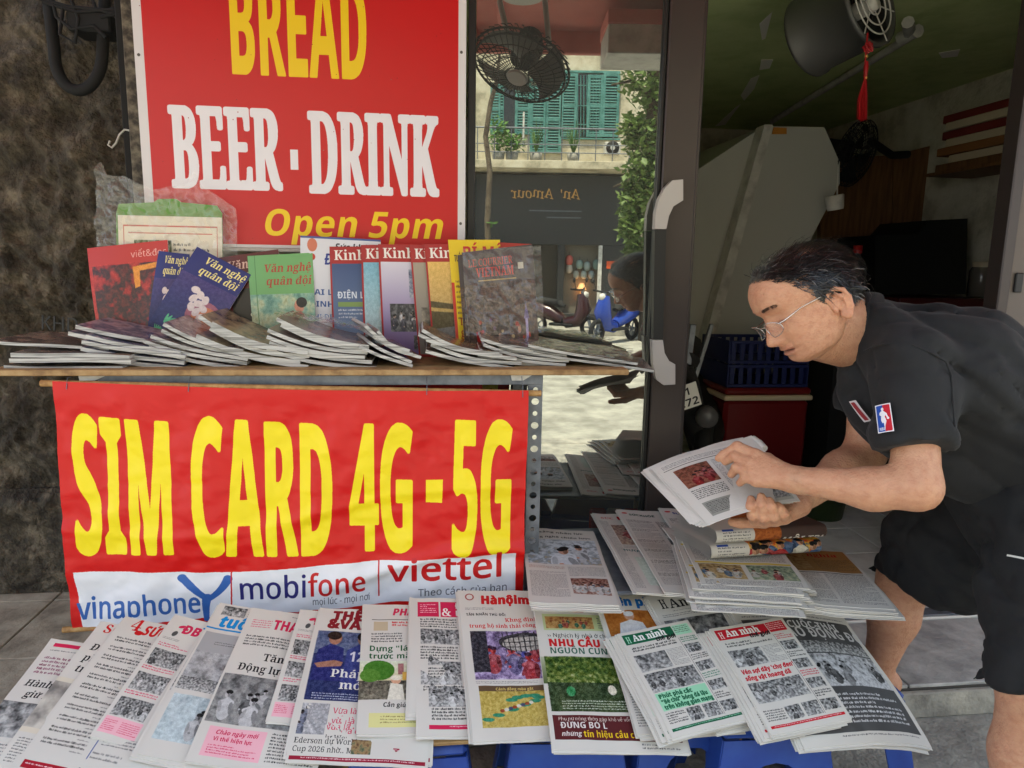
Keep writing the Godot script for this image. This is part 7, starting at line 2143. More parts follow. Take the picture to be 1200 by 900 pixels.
var HC := Vector3.ZERO      # head: centre, forward, up, its left side
var HF := Vector3.ZERO
var HU := Vector3.ZERO
var HS := Vector3.ZERO
const HP := 1.0 / 582.0     # photograph pixels at the head to metres
const FACE := [[-64, 28], [-62, 37], [-57, 45], [-52, 48.5], [-47, 48.5], [-43, 50], [-39, 50], [-36, 52], [-31, 51.5], [-24, 52.5], [-10, 53], [0, 53.5], [8, 54.5], [18, 58], [30, 57], [40, 53], [50, 44], [56, 29], [60, 10], [62, -12]]
const NOSE := [[-40, 0], [-34, 0], [-31, 3.5], [-28, 10], [-25, 14.5], [-21, 14.5], [-10, 8.5], [0, 3.5], [8, 0.5], [14, 0], [20, 0]]
const SKULL := [[-64, 14], [-58, -6], [-50, -16], [-40, -26], [-30, -38], [-21, -49], [-10, -56], [0, -60], [15, -62], [34, -59], [48, -48], [57, -32], [62, -13]]
const WIDE := [[-64, 0.012], [-61, 0.030], [-55, 0.048], [-45, 0.059], [-30, 0.0675], [-15, 0.0725], [0, 0.0735], [15, 0.0765], [35, 0.074], [48, 0.063], [55, 0.047], [60, 0.026], [62, 0.004]]
const HAIRLINE := [[-70, -28], [-50, -28], [-26, -26], [-19, -8], [-12, 4], [-4, 4], [3, -6], [9, -2], [13, 12], [28, 32], [38, 42], [46, 50], [60, 60]]

func head_at(f: float, u: float, s: float) -> Vector3:     # f and u in pixels, s in metres
	return HC + HF * f * HP * MS + HU * u * HP * MS + HS * s * MS

func head_point(u: float, th: float) -> Array:      # [place, f, s]
	var f1 := table_at(FACE, u); var f0 := table_at(SKULL, u); var w := table_at(WIDE, u)
	var c := cos(th); var s := sin(th)
	var e := 0.86
	var cs := signf(c) * pow(absf(c), e); var sn := signf(s) * pow(absf(s), e)
	var f := (f1 + f0) * 0.5 + (f1 - f0) * 0.5 * cs
	var ss := w * sn
	if c > 0.0:
		var sig := lerpf(0.0085, 0.0165, clampf((4.0 - u) / 30.0, 0.0, 1.0))
		f += table_at(NOSE, u) * exp(-pow(ss / sig, 2))
		if u < -14 and u > -34: f += 3.6 * exp(-pow((absf(ss) - 0.015) / 0.006, 2)) * exp(-pow((u + 25.0) / 5.0, 2))    # nostril wings
		var near := absf(ss) - 0.032
		f -= 7.0 * exp(-pow(near / 0.015, 2)) * exp(-pow((u - 1.0) / 8.0, 2))
		f += 4.2 * exp(-pow(near / 0.012, 2)) * exp(-pow((u + 0.5) / 4.6, 2))        # lids
		f += 1.6 * exp(-pow((absf(ss) - 0.030) / 0.02, 2)) * exp(-pow((u - 14.0) / 4.0, 2))
		f += 2.4 * exp(-pow((absf(ss) - 0.046) / 0.018, 2)) * exp(-pow((u + 16.0) / 10.0, 2))
		var m := exp(-pow(ss / 0.021, 4))
		f += (3.4 * exp(-pow((u + 36.0) / 2.4, 2)) + 3.2 * exp(-pow((u + 43.2) / 2.6, 2)) - 4.0 * exp(-pow((u + 39.6) / 1.1, 2))) * m
		f -= 1.6 * exp(-pow((absf(ss) - 0.027) / 0.006, 2)) * exp(-pow((u + 33.0) / 8.0, 2))
	return [head_at(f, u, ss), f, ss]

func finger(list: Array, pts: Array, r0: float, r1: float) -> void:
	for i in pts.size() - 1:
		var a := lerpf(r0, r1, float(i) / (pts.size() - 1)); var b := lerpf(r0, r1, float(i + 1) / (pts.size() - 1))
		list.append(limb(pts[i], pts[i + 1], a, b, 0.006))

func on_cloth(list: Array, px: float, py: float) -> Vector3:
	var d := ray(px, py)
	var t := 1.0
	for i in 60:
		var e := field(list, EYE + d * t)
		if e < 0.0006: break
		t += e * 0.8
	return EYE + d * t

func patch(list: Array, st: SurfaceTool, o: Vector3, along: Vector3, w: float, h: float, nu: int, nv: int, lift: float, lean := 0.0) -> void:     # a badge sewn onto the cloth round its own centre
	var g := 0.004
	var n := Vector3(field(list, o + Vector3(g, 0, 0)) - field(list, o - Vector3(g, 0, 0)), field(list, o + Vector3(0, g, 0)) - field(list, o - Vector3(0, g, 0)), field(list, o + Vector3(0, 0, g)) - field(list, o - Vector3(0, 0, g))).normalized()
	var v1 := (along - n * along.dot(n)).normalized()
	var u1 := v1.cross(n).normalized()
	if u1.dot(B.x) < 0.0: u1 = -u1
	grid(st, nu, nv, func(u: float, v: float) -> Vector3:
		var p := o + u1 * ((u - 0.5) * w + (v - 0.5) * lean) + v1 * (v - 0.5) * h + n * 0.03
		for i in 30:
			var e := field(list, p)
			if e < 0.0005: break
			p -= n * e * 0.8
		return p + n * lift)

func build_person() -> void:
	var J := func(x: float, y: float, d: float) -> Vector3: return pd(x, y, d * MS)
	var man := thing("person", "man in a black jersey and shorts bending over to read a newspaper", "person", Vector3(1.15, WALK, -1.4))
	var right := B.x; var up := B.y; var back := B.z
	HC = pd(945, 352, 1.43 * MS)
	var tilt := deg_to_rad(30.0)
	var f0 := -right * cos(tilt) - up * sin(tilt)
	HU = -right * sin(tilt) + up * cos(tilt)
	var yaw := Basis(HU, deg_to_rad(3.0))
	HF = yaw * f0
	HS = yaw * back
	var skin := StandardMaterial3D.new()
	skin.vertex_color_use_as_albedo = true
	skin.roughness = 0.52
	skin.metallic_specular = 0.45
	skin.subsurf_scatter_enabled = true
	skin.subsurf_scatter_strength = 0.12
	var nt := NoiseTexture2D.new()
	nt.width = 256; nt.height = 256; nt.seamless = true; nt.as_normal_map = true; nt.bump_strength = 3.0
	var fn0 := FastNoiseLite.new()
	fn0.frequency = 0.09; fn0.fractal_octaves = 4
	nt.noise = fn0
	skin.normal_enabled = true
	skin.normal_texture = nt
	skin.uv1_triplanar = true
	var st0 := NoiseTexture2D.new()
	st0.width = 512; st0.height = 512; st0.seamless = true
	var fs := FastNoiseLite.new()
	fs.frequency = 0.012; fs.fractal_octaves = 6; fs.fractal_gain = 0.7; fs.seed = 8
	st0.noise = fs
	var gs := Gradient.new()
	gs.set_color(0, Color(0.92, 0.86, 0.83)); gs.set_color(1, Color(1.0, 1.0, 0.98))
	gs.set_offset(0, 0.25); gs.set_offset(1, 0.75)
	gs.add_point(0.48, Color(0.97, 0.94, 0.92))
	st0.color_ramp = gs
	skin.albedo_texture = st0
	skin.uv1_scale = Vector3.ONE * 7.0
	var TONE := Color(0.53, 0.29, 0.180)
	# ---- skin
	var st := st_new()
	st.set_color(TONE)
	var list := []
	list.append(limb(J.call(1040, 392, 1.53), J.call(972, 376, 1.455), 0.066, 0.058, 0.03))
	list.append(limb(J.call(956, 397, 1.445), J.call(1000, 402, 1.49), 0.044, 0.056, 0.03))
	list.append(limb(J.call(1075, 430, 1.50), J.call(1200, 520, 1.52), 0.10, 0.11, 0.05))
	list.append(limb(J.call(1075, 435, 1.42), J.call(1055, 435, 1.62), 0.05, 0.05, 0.03))
	list.append(limb(J.call(1200, 520, 1.52), J.call(1225, 575, 1.53), 0.11, 0.11, 0.05))
	var eL: Vector3 = J.call(1075, 571, 1.30)
	var wL: Vector3 = J.call(932, 562, 1.41)
	list.append(limb(J.call(1066, 428, 1.375), eL, 0.044, 0.041, 0.02))
	list.append(limb(eL, J.call(1022, 573, 1.34), 0.040, 0.0395, 0.02))
	list.append(limb(J.call(1022, 573, 1.34), wL, 0.0395, 0.0255, 0.02))
	var eR: Vector3 = J.call(1014, 531, 1.71)
	var wR: Vector3 = J.call(930, 591, 1.57)
	list.append(limb(J.call(1018, 430, 1.67), eR, 0.042, 0.045, 0.02))
	list.append(limb(eR, (eR * 0.65 + wR * 0.35), 0.046, 0.044, 0.02))
	list.append(limb((eR * 0.65 + wR * 0.35), wR, 0.044, 0.027, 0.02))
	# legs
	var hipL: Vector3 = J.call(1222, 600, 1.44); var kL: Vector3 = J.call(1214, 800, 1.31)
	var aL := Vector3(kL.x + 0.05, WALK + 0.075, kL.z - 0.04)
	list.append(limb(hipL, kL, 0.085, 0.062, 0.04))
	list.append(limb(kL, kL.lerp(aL, 0.35), 0.058, 0.058, 0.03))
	list.append(limb(kL.lerp(aL, 0.35), aL, 0.057, 0.036, 0.03))
	list.append(limb(aL + Vector3(0.04, -0.035, 0), aL + Vector3(-0.15, -0.045, 0.02), 0.036, 0.026, 0.03))
	var hipR: Vector3 = J.call(1190, 600, 1.64); var kR: Vector3 = J.call(1060, 678, 1.96)
	var aR := Vector3(kR.x - 0.07, SLAB + 0.075, kR.z + 0.02)
	list.append(limb(hipR, kR, 0.085, 0.066, 0.04))
	list.append(limb(kR, kR.lerp(aR, 0.4), 0.064, 0.062, 0.03))
	list.append(limb(kR.lerp(aR, 0.4), aR, 0.062, 0.036, 0.03))
	list.append(limb(aR + Vector3(0.04, -0.035, 0), aR + Vector3(-0.14, -0.045, 0.02), 0.036, 0.026, 0.03))
	shaped(st, list, 0.012)
	# ---- hands
	var hand := []
	for q in [[886, 533, 1.475], [880, 543, 1.468], [880, 554, 1.458], [887, 564, 1.448]]:
		hand.append(limb(J.call(936, 563, 1.41), J.call(q[0], q[1], q[2]), 0.021, 0.0125, 0.012))
	hand.append(limb(J.call(960, 566, 1.395), J.call(928, 562, 1.415), 0.0285, 0.024, 0.012))
	finger(hand, [J.call(886, 533, 1.475), J.call(864, 523, 1.505), J.call(848, 533, 1.525), J.call(842, 537, 1.53)], 0.0118, 0.0082)
	finger(hand, [J.call(880, 543, 1.468), J.call(861, 535, 1.497), J.call(850, 541, 1.52)], 0.0118, 0.0085)
	finger(hand, [J.call(880, 554, 1.458), J.call(863, 548, 1.482), J.call(857, 556, 1.50)], 0.0115, 0.0085)
	finger(hand, [J.call(887, 564, 1.448), J.call(873, 560, 1.465), J.call(867, 566, 1.48)], 0.0105, 0.008)
	finger(hand, [J.call(922, 552, 1.435), J.call(900, 538, 1.49), J.call(876, 530, 1.535), J.call(862, 528, 1.55)], 0.014, 0.009)
	shaped(st, hand, 0.0034)
	hand = []
	for q in [[884, 606, 1.50], [897, 608, 1.49], [909, 607, 1.485], [920, 604, 1.49]]:
		hand.append(limb(J.call(936, 592, 1.565), J.call(q[0], q[1] + 3, q[2] + 0.02), 0.021, 0.0125, 0.012))
		hand.append(limb(J.call(q[0], q[1] + 3, q[2] + 0.02), J.call(q[0] - 2, q[1] - 2, q[2] - 0.02), 0.0118, 0.011, 0.006))
	hand.append(limb(J.call(952, 578, 1.60), J.call(928, 592, 1.565), 0.0285, 0.024, 0.012))
	finger(hand, [J.call(882, 604, 1.48), J.call(880, 593, 1.472), J.call(880, 585, 1.48)], 0.011, 0.0085)
	finger(hand, [J.call(895, 606, 1.47), J.call(893, 592, 1.462), J.call(892, 582, 1.47)], 0.0115, 0.0088)
	finger(hand, [J.call(907, 605, 1.465), J.call(904, 594, 1.457), J.call(902, 587, 1.465)], 0.0112, 0.0085)
	finger(hand, [J.call(918, 602, 1.47), J.call(914, 596, 1.465), J.call(911, 592, 1.47)], 0.010, 0.008)
	finger(hand, [J.call(922, 598, 1.56), J.call(895, 612, 1.555), J.call(868, 613, 1.56), J.call(858, 612, 1.565)], 0.0145, 0.0095)
	shaped(st, hand, 0.0034)
	# ---- head
	st.set_smooth_group(0)
	var blotch := FastNoiseLite.new()
	blotch.seed = 4; blotch.frequency = 1.0
	var NR := 76; var NC := 96
	var pos := []; var col := []
	for j in NR + 1:
		var u := lerpf(-64.0, 62.0, 0.5 - 0.5 * cos(PI * lerpf(0.02, 1.0, float(j) / NR)))
		for i in NC:
			var th := TAU * i / NC
			var h := head_point(u, th)
			pos.append(h[0])
			var c := TONE
			var line := table_at(HAIRLINE, h[1])
			var dens := smoothstep(-3.0, 7.0, u - line)
			var whorl: float = exp(-pow((h[1] + 12.0) / 20.0, 2) - pow((u - 52.0) / 9.0, 2)) * 0.95
			var thin: float = exp(-pow((h[1] - 12.0) / 13.0, 2) - pow((u - 20.0) / 14.0, 2)) * 0.62
			c = c.lerp(Color(0.022, 0.019, 0.018), dens * (0.94 - maxf(whorl, thin)))
			if h[1] > 40.0 and absf(h[2]) < 0.024:
				c = c.lerp(Color(0.34, 0.12, 0.095), 0.75 * exp(-pow((u + 39.6) / 4.6, 2)))
				c = c.lerp(Color(0.10, 0.035, 0.03), exp(-pow((u + 39.6) / 1.0, 2)))
			if h[1] > 30.0:
				c = c.lerp(Color(0.03, 0.02, 0.02), 0.8 * exp(-pow((u + 4.6) / 1.3, 2)) * exp(-pow((absf(h[2]) - 0.032) / 0.012, 4)))
				c = c.lerp(Color(0.06, 0.045, 0.04), 0.55 * exp(-pow((u - 14.5) / 2.2, 2)) * exp(-pow((absf(h[2]) - 0.034) / 0.016, 4)))
			if dens < 0.5:     # blotches of the skin itself
				var nn := blotch.get_noise_3dv((h[0] as Vector3) * 60.0) + 0.6 * blotch.get_noise_3dv((h[0] as Vector3) * 190.0)
				c = c.lerp(Color(0.56, 0.23, 0.14), clampf(0.16 + nn * 0.2, 0.0, 0.34) * (0.55 + 0.45 * exp(-pow((u + 22.0) / 16.0, 2))))
				c = c.lerp(Color(0.22, 0.12, 0.08), clampf(nn - 0.75, 0.0, 0.4) + (0.16 * smoothstep(-24.0, -44.0, u) * (0.6 + 0.6 * nn) if h[1] > 15.0 and h[1] < 52.0 else 0.0))
			col.append(c)
	for j in NR:
		for i in NC:
			var i2 := (i + 1) % NC
			var q := [j * NC + i, j * NC + i2, (j + 1) * NC + i2, (j + 1) * NC + i]
			for k in [0, 1, 2, 0, 2, 3]:
				st.set_color(col[q[k]])
				vt(st, pos[q[k]])
	for i in NC:
		for e in [[0, false], [NR, true]]:
			var mid := head_at(22.0 if e[0] == 0 else -12.0, -64.3 if e[0] == 0 else 62.1, 0)
			st.set_color(col[e[0] * NC])
			var a: Vector3 = pos[e[0] * NC + i]; var b: Vector3 = pos[e[0] * NC + (i + 1) % NC]
			if e[1]: vt(st, a); vt(st, b); vt(st, mid)
			else: vt(st, b); vt(st, a); vt(st, mid)
	# ears
	st.set_color(TONE.lerp(Color(0.55, 0.22, 0.15), 0.25))
	for side in [1.0, -1.0]:
		var ear := []
		var E := func(a: float, b: float, s: float) -> Vector3: return head_at(-9.0, -17.5, 0) + HF * (a + b * 0.12) * MS + HU * b * MS + HS * side * (0.0695 + s) * MS
		var rim := [[0.012, 0.002, 0.002], [0.014, 0.018, 0.005], [0.006, 0.030, 0.008], [-0.008, 0.032, 0.011], [-0.019, 0.022, 0.014], [-0.021, 0.004, 0.014], [-0.015, -0.014, 0.012], [-0.006, -0.026, 0.008]]
		for i in rim.size() - 1:
			ear.append(limb(E.call(rim[i][0], rim[i][1], rim[i][2]), E.call(rim[i + 1][0], rim[i + 1][1], rim[i + 1][2]), 0.0042, 0.0042, 0.003))
		var anti := [[-0.004, 0.022, 0.008], [-0.011, 0.012, 0.011], [-0.012, -0.004, 0.011], [-0.005, -0.016, 0.008]]
		for i in anti.size() - 1:
			ear.append(limb(E.call(anti[i][0], anti[i][1], anti[i][2]), E.call(anti[i + 1][0], anti[i + 1][1], anti[i + 1][2]), 0.0036, 0.0036, 0.004))
		for q in [[-0.006, 0.02, -0.014, 0.008], [-0.014, 0.008, -0.012, -0.012], [-0.004, 0.010, -0.008, -0.010], [0.004, 0.014, 0.0, -0.006], [-0.002, -0.014, -0.008, -0.022]]:
			ear.append(limb(E.call(q[0], q[1], 0.002), E.call(q[2], q[3], 0.002), 0.0055, 0.0055, 0.004))
		ear.append(limb(E.call(-0.002, -0.026, 0.005), E.call(0.002, -0.022, 0.003), 0.0085, 0.007, 0.006))
		ear.append(limb(E.call(0.011, -0.004, 0.004), E.call(0.011, -0.010, 0.003), 0.0048, 0.004, 0.004))
		shaped(st, ear, 0.0021)
	var body := mi("body", done(st), skin, man)
	tag(body, "", "", "")
	# ---- hair
	st = st_new()
	st.set_smooth_group(-1)
	var r := RandomNumberGenerator.new()
	r.seed = 99
	var made := 0
	var tries := 0
	while made < 17000 and tries < 90000:
		tries += 1
		var u := r.randf_range(-30.0, 62.0)
		var th := r.randf() * TAU
		var h := head_point(u, th)
		var w := table_at(WIDE, u) / 0.0765
		if r.randf() > w: continue
		var line := table_at(HAIRLINE, h[1])
		if u < line + r.randf_range(-4.0, 9.0): continue
		var whorl: float = exp(-pow((h[1] + 12.0) / 20.0, 2) - pow((u - 52.0) / 7.0, 2)) * 0.85
		var thin: float = exp(-pow((h[1] - 12.0) / 13.0, 2) - pow((u - 20.0) / 14.0, 2)) * 0.75
		if r.randf() < maxf(whorl, thin): continue
		made += 1
		var p: Vector3 = h[0]
		var n: Vector3 = (p - head_at(-6.0, 4.0, 0)).normalized()
		# combed back from the brow over the crown, down and back at the sides
		var comb := (-HF * (0.9 if h[1] < 20.0 else 0.4) - HU * (0.6 if u < 30.0 else 0.1) + HS * signf(h[2]) * 0.35).normalized()
		comb = (comb + Vector3(r.randfn(), r.randfn(), r.randfn()) * 0.28).normalized()
		comb = (comb - n * comb.dot(n)).normalized()
		var L := r.randf_range(0.018, 0.036) * (0.5 if u < line + 10.0 else 1.0)
		var lift := r.randf_range(0.18, 0.42) * (0.5 if u < line + 12.0 else 1.0)
		if r.randf() < 0.03:      # loose hairs
			L *= 1.5
			lift *= 1.9
		var bend := comb.cross(n) * r.randf_range(-0.35, 0.35)
		var p1 := p + (comb + n * lift * 1.5) * L * 0.4
		var p2 := p + (comb * 1.0 + n * lift * 0.9 + bend * 0.5) * L * 0.8
		var p3 := p + (comb * 1.05 + n * lift * 0.45 + bend) * L * 1.1
		var side := comb.cross(n) * 0.0007
		var grey := r.randf_range(0.006, 0.02) if r.randf() > 0.05 else r.randf_range(0.06, 0.22)
		st.set_color(Color(grey * 1.08, grey, grey * 0.95))
		quad(st, p - side, p + side, p1 + side, p1 - side, false)
		quad(st, p1 - side, p1 + side, p2 + side * 0.8, p2 - side * 0.8, false)
		vt(st, p2 - side * 0.8); vt(st, p2 + side * 0.8); vt(st, p3)
	st.set_color(Color(0.015, 0.013, 0.012))
	for i in 420:      # brows
		var sd := 1.0 if i % 2 else -1.0
		var s := sd * r.randf_range(0.014, 0.050)
		var u2 := 14.0 + r.randf_range(-1.6, 1.6) + 2.0 * (1.0 - pow((absf(s) - 0.034) / 0.02, 2))
		var h2 := head_point(u2, asin(clampf(signf(s) * pow(absf(s) / table_at(WIDE, u2), 1.0 / 0.86), -1, 1)))
		var p: Vector3 = h2[0]
		var d := (HS * sd + HU * r.randf_range(-0.2, 0.5) - HF * 0.25).normalized() * r.randf_range(0.005, 0.009)
		var sidev := HU * 0.0003
		vt(st, p - sidev); vt(st, p + sidev); vt(st, p + d + HF * 0.001)
	var hairm := mat(Color.WHITE, 0.34)
	hairm.vertex_color_use_as_albedo = true
	mi("hair", done(st), hairm, man)
	# ---- glasses
	var gl := mi("glasses", null, null, man)
	st = st_new()
	var lens_f := 64.0; var lens_u := -7.0
	for sd in [1.0, -1.0]:
		var ring := []
		for k in 25:
			var a := TAU * k / 24
			ring.append(head_at(lens_f - 3.0 * absf(cos(a)) - 6.0 * maxf(0.0, cos(a)) + 3.0 * sin(a) * 0.6, lens_u + sin(a) * 9.5, sd * (0.034 + cos(a) * 0.0245)))
		tube(st, ring, 0.0011, 6, false)
		tube(st, [head_at(lens_f - 8.0, lens_u + 4.0, sd * 0.059), head_at(lens_f - 12.0, lens_u + 4.5, sd * 0.069), head_at(30, lens_u + 8.0, sd * 0.0745), head_at(2, 0.0, sd * 0.0775)], [0.0018, 0.0017, 0.0012, 0.0012], 6)
	tube(st, [head_at(lens_f - 2.0, lens_u + 4.0, 0.010), head_at(lens_f + 2.0, lens_u + 6.0, 0.0), head_at(lens_f - 2.0, lens_u + 4.0, -0.010)], 0.0012, 6)
	gl.mesh = done(st)
	gl.material_override = mat(Color(0.78, 0.76, 0.74), 0.25, 0.9)
	for sd in [1.0, -1.0]:
		st = st_new()
		tube(st, [head_at(6, 1.0, sd * 0.0772), head_at(-8, -2.0, sd * 0.0775), head_at(-18, -7.0, sd * 0.076)], [0.002, 0.0024, 0.002], 6)
		mi("temple_tip", done(st), M.black, gl)
		st = st_new()
		var cen := head_at(lens_f - 3.0, lens_u, sd * 0.034)
		for k in 24:
			var a := TAU * k / 24; var b := TAU * (k + 1) / 24
			vt(st, cen)
			for x in [a, b]: vt(st, head_at(lens_f - 3.0 * absf(cos(x)) - 6.0 * maxf(0.0, cos(x)) + 3.0 * sin(x) * 0.6, lens_u + sin(x) * 9.2, sd * (0.034 + cos(x) * 0.024)))
		mi("lens", done(st), M.film, gl)
	# ---- clothes
	var cloth := mottled(Color(0.058, 0.058, 0.064), Color(0.070, 0.070, 0.076), Color(0.085, 0.085, 0.091), 5.0, 301, 0.85, 1.0)
	cloth.rim_enabled = true
	cloth.rim = 0.08
	var w1 := FastNoiseLite.new()
	w1.seed = 12; w1.frequency = 4.5; w1.fractal_octaves = 2
	var d1 := (right * 0.82 - up * 0.57); var d2 := (right * 0.57 + up * 0.82)
	var folds := func(p: Vector3) -> float:
		var q := Vector3(p.x * 1.0 + p.y * 0.9, p.y * 0.5 - p.x * 0.45, p.z * 0.8)
		var a := p.dot(d1); var b := p.dot(d2)
		var crease := 1.0 - absf(w1.get_noise_3d(a * 0.45, b * 1.7 + 3.0, p.z * 0.8)) * 2.2
		var crease2 := 1.0 - absf(w1.get_noise_3d(b * 0.9 + 7.0, a * 0.5, p.z * 1.4)) * 2.4
		return w1.get_noise_3dv(q * 1.6) * 0.014 + pow(maxf(crease, 0.0), 3.0) * 0.013 + pow(maxf(crease2, 0.0), 4.0) * 0.009
	var shirt := []
	shirt.append(limb(J.call(1045, 405, 1.44), J.call(1120, 432, 1.43), 0.082, 0.122, 0.06))
	shirt.append(limb(J.call(1120, 432, 1.43), J.call(1195, 480, 1.45), 0.122, 0.138, 0.06))
	shirt.append(limb(J.call(1195, 480, 1.45), J.call(1242, 560, 1.46), 0.138, 0.14, 0.06, J.call(1195, 612, 1.46), (-up * 0.96 + right * 0.28)))
	shirt.append(limb(J.call(1020, 408, 1.62), J.call(1100, 432, 1.62), 0.08, 0.118, 0.06))
	shirt.append(limb(J.call(1100, 432, 1.62), J.call(1185, 480, 1.62), 0.118, 0.132, 0.06))
	shirt.append(limb(J.call(1185, 480, 1.62), J.call(1232, 560, 1.61), 0.132, 0.135, 0.06, J.call(1195, 612, 1.6), (-up * 0.96 + right * 0.28)))
	shirt.append(limb(J.call(1018, 432, 1.50), J.call(1040, 470, 1.50), 0.062, 0.085, 0.05))
	shirt.append(limb(J.call(1040, 470, 1.50), J.call(1120, 530, 1.50), 0.085, 0.09, 0.06))
	shirt.append(limb(J.call(1120, 530, 1.50), J.call(1180, 560, 1.50), 0.09, 0.10, 0.06, J.call(1120, 588, 1.5), (-up * 0.96 + right * 0.28)))
	shirt.append(limb(J.call(1005, 388, 1.50), J.call(1040, 400, 1.52), 0.074, 0.085, 0.04, J.call(1001, 386, 1.5), (-right * 0.97 + up * 0.24)))
	var sl_dir := ((J.call(1072, 528, 1.31) as Vector3) - (J.call(1062, 410, 1.37) as Vector3)).normalized()
	shirt.append(limb(J.call(1064, 420, 1.37), J.call(1072, 570, 1.30), 0.078, 0.074, 0.035, J.call(1072, 528, 1.30), sl_dir))
	shirt.append(limb(J.call(1015, 428, 1.68), J.call(1000, 520, 1.71), 0.064, 0.060, 0.035, J.call(1003, 489, 1.70), Vector3(-0.1, -0.99, 0)))
	st = st_new()
	shaped(st, shirt, 0.010, folds)
	var jersey := mi("jersey", done(st), cloth, man)
	tag(jersey, "black short sleeved jersey with a small badge on the sleeve")
	# seam round the armhole, collar band
	st = st_new()
	var ring2 := []
	var nax := (-right * 0.955 + up * 0.29).normalized()
	var c1 := up - nax * up.dot(nax)
	c1 = c1.normalized()
	var c2 := nax.cross(c1).normalized()
	for k in 33:
		var a := TAU * k / 32
		ring2.append(pd(996, 386, 1.495 * MS) + c1 * cos(a) * 0.083 + c2 * sin(a) * 0.079 - nax * 0.006 * cos(a * 2.0))
	grid(st, 32, 6, func(u: float, v: float) -> Vector3:
		var k := u * 32.0
		var i := mini(int(k), 31)
		var p: Vector3 = (ring2[i] as Vector3).lerp(ring2[i + 1], k - i)
		var out: Vector3 = (p - pd(996, 386, 1.495 * MS)).normalized()
		var prof := [Vector2(-0.012, 0.012), Vector2(-0.004, 0.0), Vector2(0.0, -0.010), Vector2(0.004, -0.012), Vector2(0.008, -0.004), Vector2(0.012, 0.012), Vector2(0.014, 0.026)]
		var q: Vector2 = prof[roundi(v * 6.0)]
		return p + out * q.x - nax * q.y)
	mi("collar", done(st), cloth, jersey)
	st = st_new()
	var seam := []
	for q in [[1012, 412], [1025, 405], [1045, 402], [1070, 405], [1092, 414], [1108, 424], [1114, 440], [1116, 470], [1118, 500]]:
		seam.append(on_cloth(shirt, q[0], q[1]) + B.z * 0.002)
	tube(st, seam, 0.0022, 5)
	mi("shoulder_seam", done(st), cloth, jersey)
	# sleeve badge
	var im := cover(130, 230, Color(0.84, 0.84, 0.86))
	rect(im, 8, 8, 57, 214, Color(0.10, 0.28, 0.62)); rect(im, 65, 8, 57, 214, Color(0.72, 0.08, 0.16))
	var wh := Color(0.86, 0.86, 0.88)
	ellipse(im, 60, 42, 11, 14, wh)
	poly(im, [[48, 56], [66, 54], [92, 78], [100, 112], [92, 116], [80, 92], [74, 104], [84, 140], [70, 180], [66, 222], [50, 222], [56, 170], [40, 130], [44, 96], [30, 84], [34, 66]], wh)
	ellipse(im, 98, 118, 10, 10, wh)
	poly(im, [[8, 176], [60, 150], [66, 222], [8, 222]], Color(0.10, 0.28, 0.62))
	text(im, "NBA", 16, 62, 212, 24, wh, "sans_bold", 0.1)
	for q in [[0, 0], [1, 0], [0, 1], [1, 1]]:
		rect(im, q[0] * 118, q[1] * 218, 12, 12, Color(0.84, 0.84, 0.86))
	st = st_new()
	patch(shirt, st, on_cloth(shirt, 1039, 491), sl_dir, 0.033, 0.058, 6, 8, 0.009, 0.003)
	mi("badge", done(st), printed(im, 0.6), jersey)
	# part of a red letter on the chest
	st = st_new()
	patch(shirt, st, on_cloth(shirt, 1010, 481), sl_dir, 0.018, 0.052, 3, 8, 0.009, 0.02)
	mi("letter_edge", done(st), mat(Color(0.75, 0.72, 0.72), 0.7), jersey)
	st = st_new()
	patch(shirt, st, on_cloth(shirt, 1010, 481), sl_dir, 0.010, 0.045, 3, 8, 0.0105, 0.02)
	mi("letter", done(st), mat(Color(0.50, 0.07, 0.11), 0.7), jersey)
	var shorts := []
	shorts.append(limb(J.call(1230, 560, 1.46), J.call(1235, 600, 1.46), 0.135, 0.135, 0.06))
	shorts.append(limb(J.call(1215, 560, 1.60), J.call(1215, 600, 1.60), 0.135, 0.13, 0.06))
	shorts.append(limb(J.call(1160, 585, 1.50), J.call(1215, 590, 1.50), 0.085, 0.10, 0.06))
	shorts.append(limb(J.call(1232, 600, 1.44), J.call(1216, 850, 1.29), 0.13, 0.096, 0.05, J.call(1200, 818, 1.29), (-up * 0.99 - right * 0.06)))
	var cR: Vector3 = J.call(1053, 681, 1.96)
	shorts.append(limb(J.call(1175, 600, 1.66), J.call(1110, 640, 1.80), 0.135, 0.135, 0.06, cR, (-up * 0.92 - right * 0.38)))
	shorts.append(limb(J.call(1110, 640, 1.80), J.call(1058, 690, 1.96), 0.135, 0.10, 0.06, cR, (-up * 0.92 - right * 0.38)))
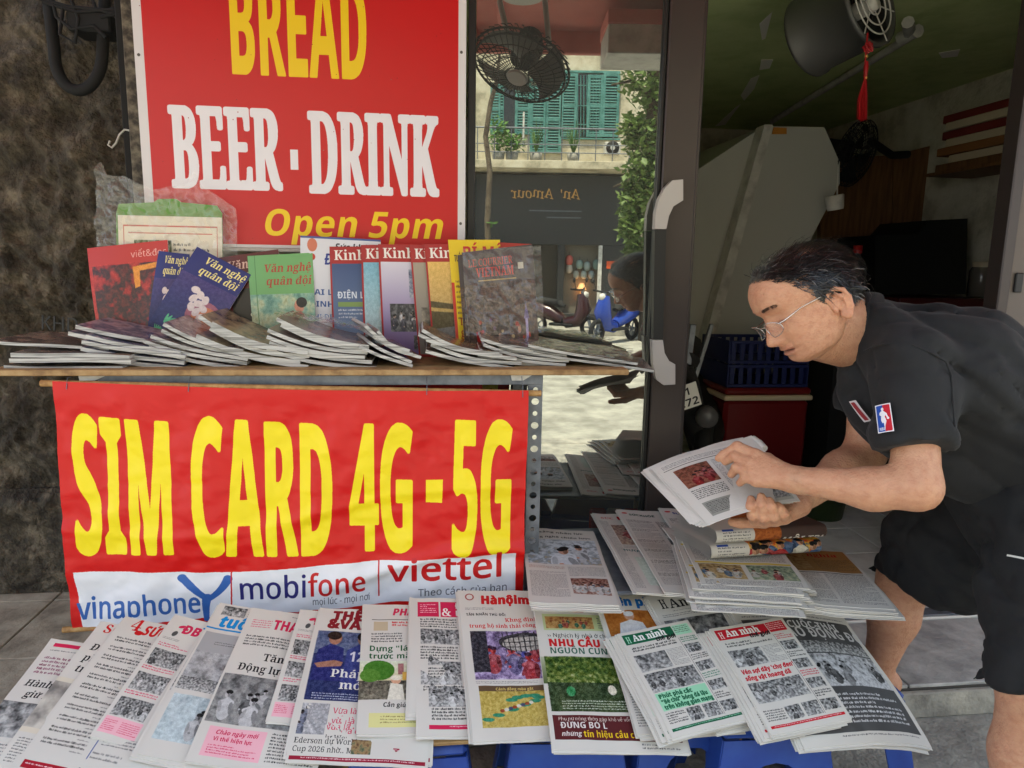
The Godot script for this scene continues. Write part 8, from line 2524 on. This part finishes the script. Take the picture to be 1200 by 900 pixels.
	shorts.append(limb(J.call(1110, 630, 1.72), J.call(1130, 690, 1.80), 0.09, 0.10, 0.05, J.call(1130, 712, 1.8), (-up * 0.97 - right * 0.2)))
	st = st_new()
	shaped(st, shorts, 0.011, folds)
	var sh := mi("shorts", done(st), mottled(Color(0.05, 0.05, 0.054), Color(0.06, 0.06, 0.064), Color(0.07, 0.07, 0.074), 5.0, 305, 0.9, 1.0), man)
	st = st_new()
	patch(shorts, st, on_cloth(shorts, 1193, 654), -B.y, 0.035, 0.004, 4, 2, 0.009, 0.0)
	mi("stripe", done(st), M.white_metal, sh)
	# ---- the newspaper he reads
	var A := pd(768, 549, 1.66 * MS); var Bq := pd(884, 511, 1.68 * MS); var C := pd(938, 589, 1.475 * MS); var D := pd(830, 611, 1.46 * MS)
	var across := ((Bq - A) + (C - D)) * 0.5; var down := ((D - A) + (C - Bq)) * 0.5
	var held := thing("newspaper", "open newspaper held in the man's hands", "newspaper", D)
	var sheets := 7
	for k in sheets:
		var n := down.cross(across).normalized()
		var off := -n * 0.0022 * k - across.normalized() * 0.005 * k - down.normalized() * 0.0055 * k
		var fn := func(u: float, v: float) -> Vector3:
			var p := A.lerp(Bq, u).lerp(D.lerp(C, u), v)
			return p + off + n * (0.012 * sin(PI * u) * (0.4 + 0.6 * v) - 0.016 * pow(1.0 - u, 3.0) * v + 0.004 * sin(u * 6.0 + v * 2.0 + k) - 0.0035 * k * pow(1.0 - v, 2.0) * (0.5 + 0.5 * sin(k * 2.1 + u * 3.0)))
		var o := mi("sheet", block(fn, 14, 12, 0.0006), null, held)
		o.set_surface_override_material(0, page("held", down.length() / across.length()) if k == 0 else M.news_edge)
		o.set_surface_override_material(1, M.news_edge)
	# rolled end of the sheaf at its far corner
	st = st_new()
	var n3 := down.cross(across).normalized()
	tube(st, [Bq - across * 0.02 - n3 * 0.008, Bq + down * 0.10 - n3 * 0.008, Bq + down * 0.2 - n3 * 0.008], [0.010, 0.010, 0.009], 12)
	mi("fold", done(st), M.news_edge, held)
